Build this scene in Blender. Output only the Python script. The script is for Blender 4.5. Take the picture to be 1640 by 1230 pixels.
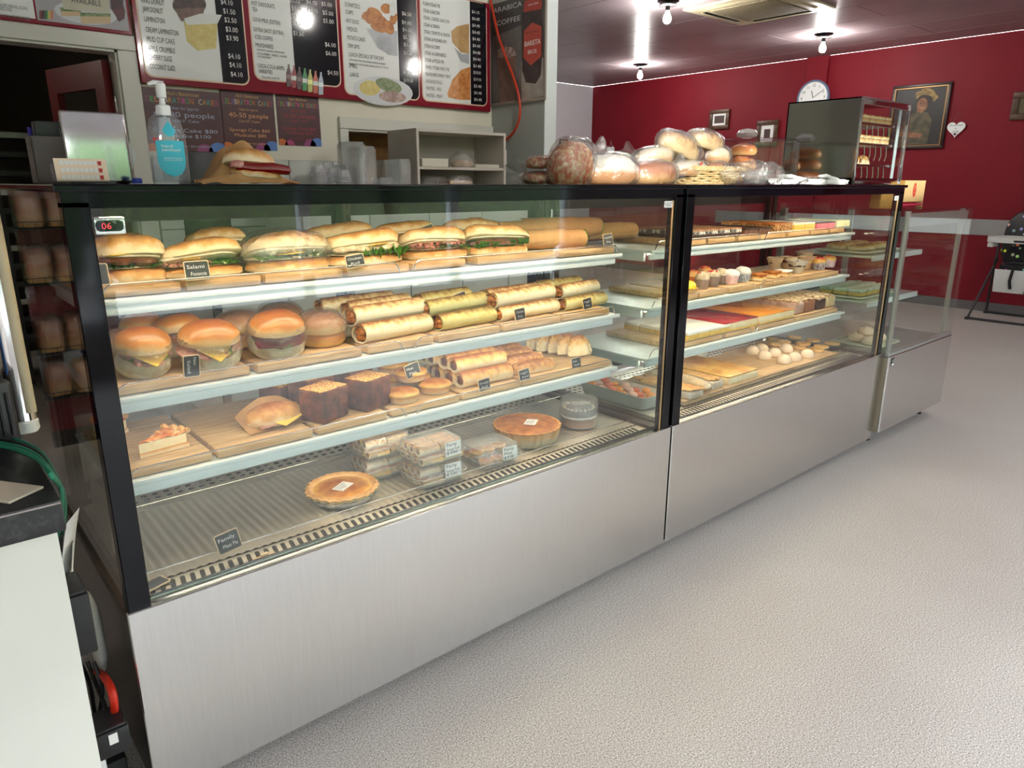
import bpy, bmesh, math, random
from mathutils import Vector, Matrix, noise
PI = math.pi
R = math.radians
for o in list(bpy.data.objects): bpy.data.objects.remove(o)
scene = bpy.context.scene
COL = scene.collection

# ---------------------------------------------------------------- camera, world, sun, exposure
CP = (1137.8858, 0.859068784, 0.274816473, 0.00208217591, -0.233347741, -1.48053041, 1.36)
def cam_basis():
    f, yaw, pit, rol, cx, cy, cz = CP
    fw = Vector((math.cos(pit)*math.cos(yaw), math.cos(pit)*math.sin(yaw), -math.sin(pit)))
    r = Vector((math.sin(yaw), -math.cos(yaw), 0)); u = r.cross(fw)
    return f, fw, r*math.cos(rol)+u*math.sin(rol), -r*math.sin(rol)+u*math.cos(rol), Vector((cx, cy, cz))
CF, CFW, CR, CU, CC = cam_basis()
cd = bpy.data.cameras.new('camera'); cam = bpy.data.objects.new('camera', cd); COL.objects.link(cam)
M = Matrix((CR, CU, -CFW)).transposed().to_4x4(); M.translation = CC
cam.matrix_world = M
cd.sensor_width = 36; cd.lens = CF/1640*36; cd.clip_start = 0.02; cd.clip_end = 200
scene.camera = cam
scene.view_settings.view_transform = 'Standard'; scene.view_settings.look = 'None'
scene.view_settings.gamma = 1; scene.view_settings.use_curve_mapping = False
scene.view_settings.exposure = 0.3
cy = scene.cycles
cy.transparent_max_bounces = 40; cy.max_bounces = 9; cy.transmission_bounces = 8; cy.glossy_bounces = 5; cy.diffuse_bounces = 4
cy.use_denoising = True; cy.sample_clamp_indirect = 6; cy.caustics_reflective = False; cy.caustics_refractive = False
w = bpy.data.worlds.new('sky'); scene.world = w; w.use_nodes = True
nt = w.node_tree; nt.nodes.clear()
wo = nt.nodes.new('ShaderNodeOutputWorld'); bg = nt.nodes.new('ShaderNodeBackground')
tc = nt.nodes.new('ShaderNodeTexCoord'); sp = nt.nodes.new('ShaderNodeSeparateXYZ'); rp = nt.nodes.new('ShaderNodeValToRGB')
nt.links.new(tc.outputs['Generated'], sp.inputs[0]); nt.links.new(sp.outputs['Z'], rp.inputs[0]); nt.links.new(rp.outputs[0], bg.inputs[0])
rp.color_ramp.elements[0].position = 0.0; rp.color_ramp.elements[0].color = (1, .985, .95, 1)
rp.color_ramp.elements[1].position = 0.6; rp.color_ramp.elements[1].color = (.80, .87, 1, 1)
bg.inputs[1].default_value = 17.0
nt.links.new(bg.outputs[0], wo.inputs[0])
sl = bpy.data.lights.new('sun', 'SUN'); sun = bpy.data.objects.new('sun', sl); COL.objects.link(sun)
sl.energy = 5.5; sl.angle = R(0.6); sl.color = (1, .95, .87)
sun.rotation_euler = Vector((0.82, 1.0, -0.20)).to_track_quat('-Z', 'Y').to_euler()

# ---------------------------------------------------------------- pixel -> world helpers (points on real planes)
def hit(u, v, ax, val):
    d = CFW*CF + CR*(u-820) - CU*(v-615)
    t = (val-CC[ax])/d[ax]
    return CC + d*t
def XU(u, Y, z):
    """x of the point at depth Y, height z, seen in column u"""
    x = 1.0
    for _ in range(6):
        def pu(x):
            d = Vector((x, Y, z))-CC
            return 820+CF*d.dot(CR)/d.dot(CFW)
        a = pu(x); b = pu(x+.001)
        x += (u-a)/((b-a)/.001)
    return x

# ---------------------------------------------------------------- objects
def put(o, parent=None, loc=(0, 0, 0), rot=(0, 0, 0), scale=(1, 1, 1)):
    COL.objects.link(o)
    if parent is not None: o.parent = parent
    o.location = loc; o.rotation_euler = rot; o.scale = scale
    return o
def tag(o, label, cat, group=None, kind=None):
    if label: o['label'] = label
    if cat: o['category'] = cat
    if group: o['group'] = group
    if kind: o['kind'] = kind
    return o
def thing(name, label, cat, loc=(0, 0, 0), rotz=0.0, group=None, rot=None):
    o = bpy.data.objects.new(name, None); o.empty_display_size = .05
    put(o, None, loc, rot if rot else (0, 0, rotz))
    return tag(o, label, cat, group)
def mesh_of(name, geo, smooth=True):
    me = bpy.data.meshes.new(name); me.from_pydata(geo[0], [], geo[1]); me.update()
    if smooth: me.polygons.foreach_set('use_smooth', [True]*len(me.polygons))
    return me
def part(name, geo, m, parent=None, loc=(0, 0, 0), rot=(0, 0, 0), smooth=True, scale=(1, 1, 1), label=None):
    me = geo if isinstance(geo, bpy.types.Mesh) else mesh_of(name, geo, smooth)
    if not me.materials: me.materials.append(m)
    if smooth == 'auto' or smooth is True:
        try: me.set_sharp_from_angle(angle=R(38))
        except Exception: pass
    o = bpy.data.objects.new(name, me)
    if label: o['label'] = label
    return put(o, parent, loc, rot, scale)
def solo(name, geo, m, label, cat, loc=(0, 0, 0), rot=(0, 0, 0), group=None, smooth=True):
    return tag(part(name, geo, m, None, loc, rot, smooth), label, cat, group)
def struct(name, geo, m, parent=None, loc=(0, 0, 0), rot=(0, 0, 0), smooth=False):
    o = part(name, geo, m, parent, loc, rot, smooth)
    if parent is None: o['kind'] = 'structure'
    return o
def dup(src, loc, rot=None, label=None, group=None, scale=None):
    r = src.copy(); COL.objects.link(r); r.location = loc
    if rot is not None: r.rotation_euler = rot
    if scale is not None: r.scale = scale
    if label: r['label'] = label
    if group: r['group'] = group
    for ch in list(src.children):
        c = ch.copy(); COL.objects.link(c); c.parent = r
        for g in list(ch.children):
            d = g.copy(); COL.objects.link(d); d.parent = c
    return r

# ---------------------------------------------------------------- geometry: (verts, faces)
def cat_(*gs):
    V = []; F = []
    for v, f in gs:
        n = len(V); V += v; F += [tuple(i+n for i in q) for q in f]
    return V, F
def tr(g, loc=(0, 0, 0), rot=(0, 0, 0), sc=(1, 1, 1)):
    from mathutils import Euler
    m = Euler(rot).to_matrix(); l = Vector(loc)
    if not hasattr(sc, '__len__'): sc = (sc,)*3
    return [tuple(m @ Vector((v[0]*sc[0], v[1]*sc[1], v[2]*sc[2])) + l) for v in g[0]], g[1]
def box(x0, x1, y0, y1, z0, z1):
    V = [(x, y, z) for z in (z0, z1) for y in (y0, y1) for x in (x0, x1)]
    return V, [(0, 2, 3, 1), (4, 5, 7, 6), (0, 1, 5, 4), (2, 6, 7, 3), (0, 4, 6, 2), (1, 3, 7, 5)]
def cbox(sx, sy, sz, z0=0):
    return box(-sx/2, sx/2, -sy/2, sy/2, z0, z0+sz)
def bev(g, w, seg=2):
    bm = bmesh.new()
    vs = [bm.verts.new(v) for v in g[0]]
    for f in g[1]: bm.faces.new([vs[i] for i in f])
    bmesh.ops.bevel(bm, geom=bm.edges[:], offset=w, segments=seg, affect='EDGES', profile=.5)
    bm.verts.index_update()
    out = [tuple(v.co) for v in bm.verts], [tuple(v.index for v in f.verts) for f in bm.faces]
    bm.free(); return out
def bbox(x0, x1, y0, y1, z0, z1, w=.004, seg=2):
    return bev(box(x0, x1, y0, y1, z0, z1), w, seg)
def prism(pts, z0, z1):
    n = len(pts)
    V = [(x, y, z0) for x, y in pts]+[(x, y, z1) for x, y in pts]
    F = [tuple(range(n-1, -1, -1)), tuple(range(n, 2*n))]+[(i, (i+1) % n, n+(i+1) % n, n+i) for i in range(n)]
    return V, F
def rrect(w, h, r, n=4):
    P = []
    for cx, cy_, a in ((w/2-r, h/2-r, 0), (-w/2+r, h/2-r, 90), (-w/2+r, -h/2+r, 180), (w/2-r, -h/2+r, 270)):
        for i in range(n+1):
            t = R(a+90*i/n); P.append((cx+r*math.cos(t), cy_+r*math.sin(t)))
    return P
def tube(P, r, n=8, closed=False, cap=True):
    P = [Vector(p) for p in P]; V = []; F = []; k = len(P)
    rs = r if hasattr(r, '__len__') else [r]*k
    up = Vector((0, 0, 1)); prev = None
    for i, p in enumerate(P):
        a = P[i-1] if (i > 0 or closed) else p; b = P[(i+1) % k] if (i < k-1 or closed) else p
        d = (b-a).normalized()
        if prev is None:
            s = d.cross(up) if abs(d.dot(up)) < .95 else d.cross(Vector((1, 0, 0)))
            s.normalize()
        else:
            s = prev-d*prev.dot(d)
            s.normalize()
        prev = s; t = s.cross(d)
        for j in range(n):
            an = 2*PI*j/n
            V.append(tuple(p+(s*math.cos(an)+t*math.sin(an))*rs[i]))
    m = k if closed else k-1
    for i in range(m):
        for j in range(n):
            a = i*n+j; b = i*n+(j+1) % n; c = ((i+1) % k)*n+(j+1) % n; d_ = ((i+1) % k)*n+j
            F.append((a, b, c, d_))
    if cap and not closed:
        F.append(tuple(range(n-1, -1, -1))); F.append(tuple((k-1)*n+j for j in range(n)))
    return V, F
def arc_pts(P, rad=.01, n=4):
    """polyline with rounded corners"""
    P = [Vector(p) for p in P]; out = [P[0]]
    for i in range(1, len(P)-1):
        a = P[i]+(P[i-1]-P[i]).normalized()*rad; b = P[i]+(P[i+1]-P[i]).normalized()*rad
        for k in range(n+1):
            t = k/n; out.append(a*(1-t)**2+P[i]*2*t*(1-t)+b*t*t)
    out.append(P[-1]); return out
def lathe(prof, n=28, mod=None):
    V = []; F = []; k = len(prof)
    for i, (r, z) in enumerate(prof):
        for j in range(n):
            a = 2*PI*j/n; rr = r*(mod(a, i) if mod else 1)
            V.append((rr*math.cos(a), rr*math.sin(a), z))
    for i in range(k-1):
        for j in range(n):
            F.append((i*n+j, i*n+(j+1) % n, (i+1)*n+(j+1) % n, (i+1)*n+j))
    return V, F
def nz(p, fr, seed=0):
    return noise.noise(Vector((p[0]*fr+seed*3.7, p[1]*fr-seed*1.3, p[2]*fr+seed*.9)))
def sg(x, e): return math.copysign(abs(x)**e, x)
def blob(rx, ry, rz, nu=20, nv=11, e1=1., e2=1., amp=0., fr=12, seed=0, flat=.6, base=True, amp2=0., fr2=40):
    V = []; F = []
    for i in range(nv+1):
        v = -PI/2+PI*i/nv
        for j in range(nu):
            u = 2*PI*j/nu
            p = (rx*sg(math.cos(v), e1)*sg(math.cos(u), e2), ry*sg(math.cos(v), e1)*sg(math.sin(u), e2), rz*sg(math.sin(v), e1))
            k = 1+amp*nz(p, fr, seed)+(amp2*nz(p, fr2, seed+5) if amp2 else 0)
            z = p[2]*k
            if z < -rz*flat: z = -rz*flat
            V.append((p[0]*k, p[1]*k, z+(rz*flat if base else 0)))
    for i in range(nv):
        for j in range(nu):
            F.append((i*nu+j, i*nu+(j+1) % nu, (i+1)*nu+(j+1) % nu, (i+1)*nu+j))
    return V, F
def sheet(fn, nu, nv):
    V = [fn(i/nu, j/nv) for j in range(nv+1) for i in range(nu+1)]
    F = [(j*(nu+1)+i, j*(nu+1)+i+1, (j+1)*(nu+1)+i+1, (j+1)*(nu+1)+i) for j in range(nv) for i in range(nu)]
    return V, F

# ---------------------------------------------------------------- materials
def newmat(name):
    m = bpy.data.materials.new(name); m.use_nodes = True
    return m, m.node_tree, m.node_tree.nodes['Principled BSDF']
def c4(c): return (c[0], c[1], c[2], 1)
def S(r, g, b):
    """sRGB 0-255 -> linear"""
    return tuple(((x/255)/12.92 if x/255 <= .04045 else ((x/255+.055)/1.055)**2.4) for x in (r, g, b))
def add_noise(nt, scale, coord='Object', detail=3, stretch=None, rough=.55):
    t = nt.nodes.new('ShaderNodeTexCoord'); n = nt.nodes.new('ShaderNodeTexNoise')
    n.inputs['Scale'].default_value = scale; n.inputs['Detail'].default_value = detail; n.inputs['Roughness'].default_value = rough
    src = t.outputs[coord]
    if stretch:
        mp = nt.nodes.new('ShaderNodeMapping'); mp.inputs['Scale'].default_value = stretch
        nt.links.new(src, mp.inputs[0]); src = mp.outputs[0]
    nt.links.new(src, n.inputs['Vector'])
    return n.outputs['Fac']
def ramp(nt, src, stops):
    r = nt.nodes.new('ShaderNodeValToRGB'); e = r.color_ramp.elements
    e[0].position, e[0].color = stops[0][0], c4(stops[0][1]); e[1].position, e[1].color = stops[-1][0], c4(stops[-1][1])
    for p, c in stops[1:-1]:
        k = e.new(p); k.color = c4(c)
    nt.links.new(src, r.inputs[0]); return r.outputs[0]
def mat(name, col, rough=.5, metal=0., col2=None, ns=8., bump=0., bs=60., spec=None, coat=0., stretch=None, lo=.35, hi=.65, emit=None, es=0., sheen=0., sss=0.):
    m, nt, p = newmat(name)
    p.inputs['Base Color'].default_value = c4(col); p.inputs['Roughness'].default_value = rough; p.inputs['Metallic'].default_value = metal
    if spec is not None: p.inputs['Specular IOR Level'].default_value = spec
    if coat: p.inputs['Coat Weight'].default_value = coat; p.inputs['Coat Roughness'].default_value = .08
    if col2 is not None:
        f = add_noise(nt, ns, stretch=stretch); nt.links.new(ramp(nt, f, [(lo, col), (hi, col2)]), p.inputs['Base Color'])
    if bump:
        b = nt.nodes.new('ShaderNodeBump'); b.inputs['Strength'].default_value = bump; b.inputs['Distance'].default_value = .004
        nt.links.new(add_noise(nt, bs, stretch=stretch), b.inputs['Height']); nt.links.new(b.outputs[0], p.inputs['Normal'])
    if emit is not None:
        p.inputs['Emission Color'].default_value = c4(emit); p.inputs['Emission Strength'].default_value = es
    return m
def crust(name, side, top, dark, z0=.2, z1=.8, ns=22, rough=.55, bump=.35, bs=90, coat=.0, amt=.35):
    """baked dough: pale sides, browned top, darker patches"""
    m, nt, p = newmat(name)
    t = nt.nodes.new('ShaderNodeTexCoord'); s = nt.nodes.new('ShaderNodeSeparateXYZ'); nt.links.new(t.outputs['Generated'], s.inputs[0])
    n = add_noise(nt, ns, detail=5)
    a = nt.nodes.new('ShaderNodeMath'); a.operation = 'MULTIPLY_ADD'; a.inputs[1].default_value = amt*2; nt.links.new(n, a.inputs[0])
    b = nt.nodes.new('ShaderNodeMath'); b.operation = 'SUBTRACT'; nt.links.new(s.outputs['Z'], b.inputs[0]); b.inputs[1].default_value = amt
    nt.links.new(b.outputs[0], a.inputs[2])
    nt.links.new(ramp(nt, a.outputs[0], [(z0, side), ((z0+z1)/2, top), (min(z1+.25, 1), dark)]), p.inputs['Base Color'])
    p.inputs['Roughness'].default_value = rough
    if coat: p.inputs['Coat Weight'].default_value = coat; p.inputs['Coat Roughness'].default_value = .15
    bu = nt.nodes.new('ShaderNodeBump'); bu.inputs['Strength'].default_value = bump; bu.inputs['Distance'].default_value = .003
    nt.links.new(add_noise(nt, bs), bu.inputs['Height']); nt.links.new(bu.outputs[0], p.inputs['Normal'])
    return m
def glassy(name, tint=(1, 1, 1), f0=.05, rough=.01, op=0., wr=0., ws=30, milk=None, boost=.9):
    """thin clear sheet: transparent plus a Fresnel-weighted mirror; optional milky diffuse share and wrinkles"""
    m = bpy.data.materials.new(name); m.use_nodes = True; nt = m.node_tree; nt.nodes.clear()
    N = nt.nodes.new; L = nt.links.new
    out = N('ShaderNodeOutputMaterial'); tr_ = N('ShaderNodeBsdfTransparent'); gl = N('ShaderNodeBsdfGlossy'); mx = N('ShaderNodeMixShader')
    tr_.inputs[0].default_value = c4(tint); gl.inputs['Roughness'].default_value = rough; gl.inputs[0].default_value = (1, 1, 1, 1)
    lw = N('ShaderNodeLayerWeight'); lw.inputs['Blend'].default_value = .5
    pw = N('ShaderNodeMath'); pw.operation = 'POWER'; pw.inputs[1].default_value = 5; L(lw.outputs['Facing'], pw.inputs[0])
    ma = N('ShaderNodeMath'); ma.operation = 'MULTIPLY_ADD'; ma.inputs[1].default_value = boost-f0; ma.inputs[2].default_value = f0; L(pw.outputs[0], ma.inputs[0])
    L(ma.outputs[0], mx.inputs[0]); L(gl.outputs[0], mx.inputs[2])
    base = tr_.outputs[0]
    if op:
        df = N('ShaderNodeBsdfDiffuse'); df.inputs[0].default_value = c4(milk or (.9, .9, .9)); m2 = N('ShaderNodeMixShader'); m2.inputs[0].default_value = op
        L(base, m2.inputs[1]); L(df.outputs[0], m2.inputs[2]); base = m2.outputs[0]
    L(base, mx.inputs[1])
    if wr:
        b = N('ShaderNodeBump'); b.inputs['Strength'].default_value = wr; b.inputs['Distance'].default_value = .025
        L(add_noise(nt, ws, detail=4, stretch=(1, 2.2, .6)), b.inputs['Height']); L(b.outputs[0], gl.inputs['Normal']); L(b.outputs[0], lw.inputs['Normal'])
    L(mx.outputs[0], out.inputs[0]); return m

GLASS = glassy('case_glass', (.965, .985, .975), .045)
WINGLASS = glassy('window_glass', (.97, .98, .98), .04)
ACRYL = glassy('clear_acrylic', (.95, .96, .96), .06, .03)
FILM = glassy('cling_film', (.97, .97, .96), .10, .13, .03, 1.0, 30, (.95, .95, .92), 1.)
BAG = glassy('clear_plastic_bag', (.96, .96, .95), .12, .13, .07, 1.0, 22, (.95, .95, .95), 1.)
PLAST = glassy('clear_plastic_tub', (.9, .92, .93), .14, .10, .13, .5, 60, (.88, .9, .92))
TUB = glassy('stacked_tub_plastic', (.90, .92, .94), .2, .12, .22, .5, 60, (.97, .98, 1))
BOTTLE = glassy('bottle_plastic', (.93, .95, .97), .08, .04, .12, 0, 30, (.8, .85, .9))

def steel(name, base=(.62, .62, .61), rough=.28, an=(1, 60, 1), dirt=.05, sc=4):
    m, nt, p = newmat(name); p.inputs['Metallic'].default_value = 1
    f = add_noise(nt, sc, stretch=an, detail=6, rough=.7)
    nt.links.new(ramp(nt, f, [(.3, tuple(x*(1-dirt) for x in base)), (.7, tuple(min(1, x*(1+dirt)) for x in base))]), p.inputs['Base Color'])
    g = add_noise(nt, 3.0, detail=4); mr = nt.nodes.new('ShaderNodeMapRange'); mr.inputs['To Min'].default_value = rough*.8; mr.inputs['To Max'].default_value = rough*1.25
    nt.links.new(g, mr.inputs[0]); nt.links.new(mr.outputs[0], p.inputs['Roughness'])
    b = nt.nodes.new('ShaderNodeBump'); b.inputs['Strength'].default_value = .06; b.inputs['Distance'].default_value = .002
    nt.links.new(f, b.inputs['Height']); nt.links.new(b.outputs[0], p.inputs['Normal'])
    return m
STEEL = steel('brushed_steel', (.72, .715, .70), .20, (60, 60, 1.5))
STEELD = steel('polished_steel', (.6, .6, .6), .16, (3, 3, 3), .03)
MIRROR = steel('mirror_steel', (.42, .42, .42), .07, (2, 2, 2), .03)
CHROME = mat('chrome', (.8, .8, .8), .12, 1)
BLACK = mat('black_gloss', S(9, 10, 16), .07, 0, spec=.28)
BLACKM = mat('black_matte', S(22, 22, 24), .55)
BLACKP = mat('black_plastic', S(30, 30, 33), .4)
BROWNF = mat('brown_frame', S(48, 36, 30), .45, 0, S(62, 46, 38), 6)
WHITEP = mat('white_enamel', S(226, 236, 238), .3)
WHITE = mat('white_plastic', S(236, 237, 236), .35)
WHITEM = mat('white_paint', S(222, 222, 214), .6, col2=S(214, 214, 206), ns=3)
PAPER = mat('paper', S(240, 240, 238), .8)
CREAM = mat('cream_wall', S(234, 230, 214), .7, col2=S(228, 224, 206), ns=2)
WOOD = mat('bamboo_board', S(218, 184, 138), .5, col2=S(188, 148, 102), ns=7, stretch=(1, 14, 14), bump=.08, bs=20)
WOODE = mat('board_edge', S(204, 176, 132), .6, col2=S(170, 138, 98), ns=9, stretch=(2, 30, 40))
WIRE = mat('steel_wire', (.7, .68, .66), .2, 1)
INK = mat('ink', S(40, 36, 40), .7)
CHALK = mat('chalk', S(215, 215, 215), .9)
SLATE = mat('blackboard', S(46, 50, 54), .75, col2=S(60, 64, 68), ns=40)
TAGW = mat('tag_wood', S(222, 196, 158), .6)
RED = mat('red_wall_paint', S(124, 13, 31), .62, col2=S(116, 11, 27), ns=1.5, spec=.3)
REDG = mat('red_print', S(126, 14, 34), .22)
REDDOOR = mat('red_door_paint', S(120, 18, 28), .4, col2=S(100, 14, 24), ns=3)
LETT = mat('lettuce', S(92, 148, 40), .45, col2=S(40, 92, 22), ns=60, bump=.3, bs=120)
TOM = mat('tomato', S(176, 40, 24), .3, col2=S(200, 70, 40), ns=50)
CHEESE = mat('cheese', S(240, 200, 90), .4)
HAM = mat('ham', S(190, 116, 110), .4, col2=S(220, 170, 155), ns=60)
MEAT = mat('brown_meat', S(120, 62, 34), .5, col2=S(74, 36, 22), ns=80, bump=.5, bs=140)
CHICK = mat('chicken', S(232, 222, 196), .5, col2=S(210, 180, 140), ns=70, bump=.4)
CRUMB = mat('bread_crumb', S(240, 232, 208), .85, col2=S(226, 212, 176), ns=60, bump=.4, bs=200)
ROLL = crust('roll_crust', S(240, 218, 176), S(220, 166, 98), S(160, 92, 42), .2, .85, 34, .6, bump=.35, bs=70, amt=.55)
BUN = crust('glazed_bun', S(236, 196, 132), S(206, 136, 66), S(146, 76, 30), .15, .8, 18, .36, .12, 60, .3)
WRAPM = crust('wrap_tortilla', S(246, 232, 198), S(236, 204, 146), S(150, 90, 42), .45, .95, 48, .6, .25, 70, amt=.5)
WRAPG = crust('green_tortilla', S(214, 206, 146), S(206, 182, 106), S(126, 88, 38), .45, .95, 48, .6, .25, 70, amt=.5)
PASTRY = crust('puff_pastry', S(248, 228, 186), S(234, 186, 112), S(160, 90, 38), .35, .95, 44, .5, .4, 80, amt=.4)
PIEC = crust('pie_crust', S(236, 200, 140), S(226, 172, 92), S(184, 116, 50), .3, .9, 26, .5, .3, 70, amt=.35)
LID = crust('pie_lid', S(240, 204, 128), S(226, 166, 84), S(166, 92, 38), .1, .85, 34, .38, .25, 60, amt=.5)
SHORT = crust('shortcrust', S(240, 214, 170), S(236, 190, 130), S(206, 146, 84), .3, .9, 24, .6, .3, 80, amt=.35)
FILL = mat('wrap_filling', S(206, 128, 60), .5, col2=S(140, 84, 34), ns=90, bump=.8, bs=110)
SAUS = mat('sausage_meat', S(150, 84, 52), .6, col2=S(110, 56, 32), ns=90, bump=.4)
BANANA = mat('banana_bread_crumb', S(230, 178, 108), .8, col2=S(150, 92, 44), ns=170, bump=.4, bs=160, lo=.4, hi=.6)
BANCR = mat('banana_bread_crust', S(126, 66, 38), .65, col2=S(70, 34, 22), ns=34, bump=.5, bs=50)
CHOC = mat('chocolate', S(66, 40, 30), .4, col2=S(44, 26, 20), ns=40, bump=.3)
KRAFT = mat('kraft_paper', S(196, 152, 100), .75, col2=S(180, 134, 84), ns=14, bump=.15, bs=40)
CARD = mat('cardboard', S(206, 170, 118), .75)
TURQ = mat('turquoise_label', S(60, 190, 210), .4)
CREAMT = mat('cream_tile', S(214, 216, 210), .18)
GREYM = mat('melamine_grey', S(196, 190, 180), .5, col2=S(188, 182, 172), ns=5)
EYEL = mat('yellow_cake', S(236, 202, 104), .7, col2=S(222, 180, 80), ns=60, bump=.3)
PINK = mat('pink_icing', S(224, 96, 116), .5, col2=S(240, 130, 140), ns=80)
ICING = mat('white_icing', S(250, 246, 236), .5)
CREAMS = mat('cream_slice', S(246, 232, 196), .6, col2=S(238, 216, 168), ns=30)
OAT = mat('oat_slice', S(196, 150, 92), .8, col2=S(120, 78, 44), ns=110, bump=.8, bs=150, lo=.42, hi=.58)
GLZR = mat('red_glaze', S(176, 4, 28), .12, coat=.6)
GLZO = mat('orange_glaze', S(232, 138, 16), .15, col2=S(246, 168, 40), ns=10, coat=.5)
SNOW = mat('pale_meringue', S(248, 226, 200), .7, col2=S(240, 210, 180), ns=12)
COCO = mat('coconut_rough', S(70, 66, 66), .8, col2=S(235, 235, 230), ns=70, bump=.6, bs=120, lo=.46, hi=.56)
LEDW = mat('warm_led', (1, .8, .5), .5, emit=(1, .78, .53), es=45.)
LAMPM = mat('bulb_glow', (1, 1, 1), .5, emit=(1, .96, .9), es=640.)

# ---------------------------------------------------------------- lettering
def text(s, size, m, parent, loc, rot, width=None, align='LEFT', name='lettering', sx=1., ls=1.):
    cu = bpy.data.curves.new('t', 'FONT'); cu.body = s; cu.size = size; cu.align_x = align; cu.resolution_u = 2; cu.space_line = ls
    ob = bpy.data.objects.new('t', cu); COL.objects.link(ob)
    dg = bpy.context.evaluated_depsgraph_get()
    me = bpy.data.meshes.new_from_object(ob.evaluated_get(dg)); bpy.data.objects.remove(ob); bpy.data.curves.remove(cu)
    if not me.vertices: return None
    if width:
        xs = [v.co.x for v in me.vertices]; sx = width/max(1e-6, max(xs)-min(xs))
    me.materials.clear(); me.materials.append(m); me.name = name
    o = bpy.data.objects.new(name, me)
    return put(o, parent, loc, rot, (sx, 1, 1))
FY = (R(90), 0, 0)          # lettering that faces -Y
FX = (R(90), 0, R(-90))     # lettering that faces -X

# ================================================================= ROOM
YB = 3.0; XR = 8.9; ZC = 2.88; PX_ = 3.42; PY_ = 2.413; YF = -4.2; XL = -2.4; YN = 7.1
# floor: speckled safety vinyl
FLOORM, nt, p = newmat('speckled_vinyl')
f = add_noise(nt, 260, detail=1); r1 = ramp(nt, f, [(.28, S(92, 84, 76)), (.42, S(186, 180, 172)), (.58, S(204, 199, 192)), (.70, S(246, 244, 240))])
g = add_noise(nt, 1.3, detail=4); r2 = ramp(nt, g, [(.3, (.90, .88, .88)), (.7, (1, 1, 1))])
mm = nt.nodes.new('ShaderNodeMix'); mm.data_type = 'RGBA'; mm.blend_type = 'MULTIPLY'; mm.inputs[0].default_value = 1
nt.links.new(r1, mm.inputs[6]); nt.links.new(r2, mm.inputs[7]); nt.links.new(mm.outputs[2], p.inputs['Base Color'])
p.inputs['Roughness'].default_value = .42
struct('floor', box(XL, XR, YF, YN, -.1, 0), FLOORM)
CEILM = mat('ceiling_panel_gloss', S(150, 138, 142), .30, col2=S(138, 126, 130), ns=2)
ceil = struct('ceiling', box(XL, XR, YF, YN, ZC+.012, ZC+.1), mat('ceiling_joint', S(50, 44, 46), .8))
pm = None; k = 0
x = XL
while x < XR-.05:
    wd = min(.6, XR-x); yy = YF-(k % 2)*1.2; k += 1
    while yy < YN:
        y0 = max(yy, YF); y1 = min(yy+2.4, YN)
        if y1-y0 > .05:
            struct('ceiling_panel', bbox(x+.003, x+wd-.003, y0+.003, y1-.003, ZC, ZC+.011, .002, 1), CEILM, ceil)
        yy += 2.4
    x += .6
# back wall with door opening and serving hatch
DX0, DX1, DZ = -.06, .855, 2.038; HX0, HX1, HZ0, HZ1 = 2.185, 3.33, .93, 1.705
wb = struct('wall_back', cat_(box(XL, DX0, YB, YB+.12, 0, ZC), box(DX0, DX1, YB, YB+.12, DZ, ZC), box(DX1, HX0, YB, YB+.12, 0, ZC),
    box(HX0, HX1, YB, YB+.12, 0, HZ0), box(HX0, HX1, YB, YB+.12, HZ1, ZC), box(HX1, PX_, YB, YB+.12, 0, ZC)), CREAM)
TRIMW = mat('trim_gloss_white', S(218, 218, 208), .3)
struct('trim_1', cat_(bbox(DX1, DX1+.095, YB-.02, YB, 0, DZ-.001, .004), bbox(DX0-.095, DX0, YB-.02, YB, 0, DZ-.001, .004), bbox(DX0-.095, DX1+.095, YB-.022, YB, DZ, DZ+.078, .004),
    box(DX1-.012, DX1, YB-.005, YB+.13, 0, DZ), box(DX0, DX0+.012, YB-.005, YB+.13, 0, DZ), box(DX0, DX1, YB-.005, YB+.13, DZ-.012, DZ)), TRIMW)
HT = .075
struct('trim_2', cat_(bbox(HX0-.06, HX0, YB-.025, YB, HZ0, HZ1-.001, .004), bbox(HX0-.06, PX_-.003, YB-.025, YB, HZ1, HZ1+HT, .005), bbox(HX1, PX_-.003, YB-.025, YB, HZ0, HZ1-.001, .004), box(HX0, HX1, YB-.01, YB+.13, HZ1-.012, HZ1)), TRIMW)
# splashback tiles
TILEM = mat('white_tile', S(216, 219, 212), .15)
tm = mesh_of('tile', bbox(-.2+.003, .2-.003, -.006, 0, .003, .2-.003, .0015, 1), False); tm.materials.append(TILEM)
struct('grout', box(.955, HX0-.062, YB-.003, YB, .9, 1.5), mat('grout_grey', S(150, 150, 145), .9), wb)
for i in range(3):
    for j in range(3):
        struct('tile', tm, TILEM, wb, (1.16+.4*i, YB-.003, .9+.2*j))
# wall that ends beside the serving area, and the far walls
PIERM = mat('grey_green_paint', S(172, 178, 172), .55, col2=S(166, 172, 166), ns=2)
pier = struct('wall_side', box(PX_, PX_+.11, PY_, YN, 0, ZC), PIERM)
struct('trim_3', box(PX_-.001, PX_+.111, PY_-.006, PY_+.0, 0, ZC), mat('corner_trim_paint', S(222, 230, 228), .4))
LILAC = mat('white_far_wall', S(190, 186, 192), .7)
struct('wall_far', box(PX_, XR, YN, YN+.1, 0, ZC), LILAC)
wr = struct('wall_right', box(XR, XR+.1, YF, YN, 0, ZC), RED)
struct('trim_4', bbox(XR-.05, XR, 3.142, 3.421, .1, ZC, .003), RED)
struct('baseboard_right', box(XR-.012, XR, YF, YN, 0, .1), mat('vinyl_skirting', S(96, 92, 92), .5))
band = tag(part('steel_wall_guard', bbox(XR-.01, XR, -3.5, 4.6, .824, .994, .002, 1), steel('guard_steel', (.5, .5, .5), .35, (1, 1, 40)), None), 'long flat stainless rail fixed along the red wall behind the high chair', 'wall guard')
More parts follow.
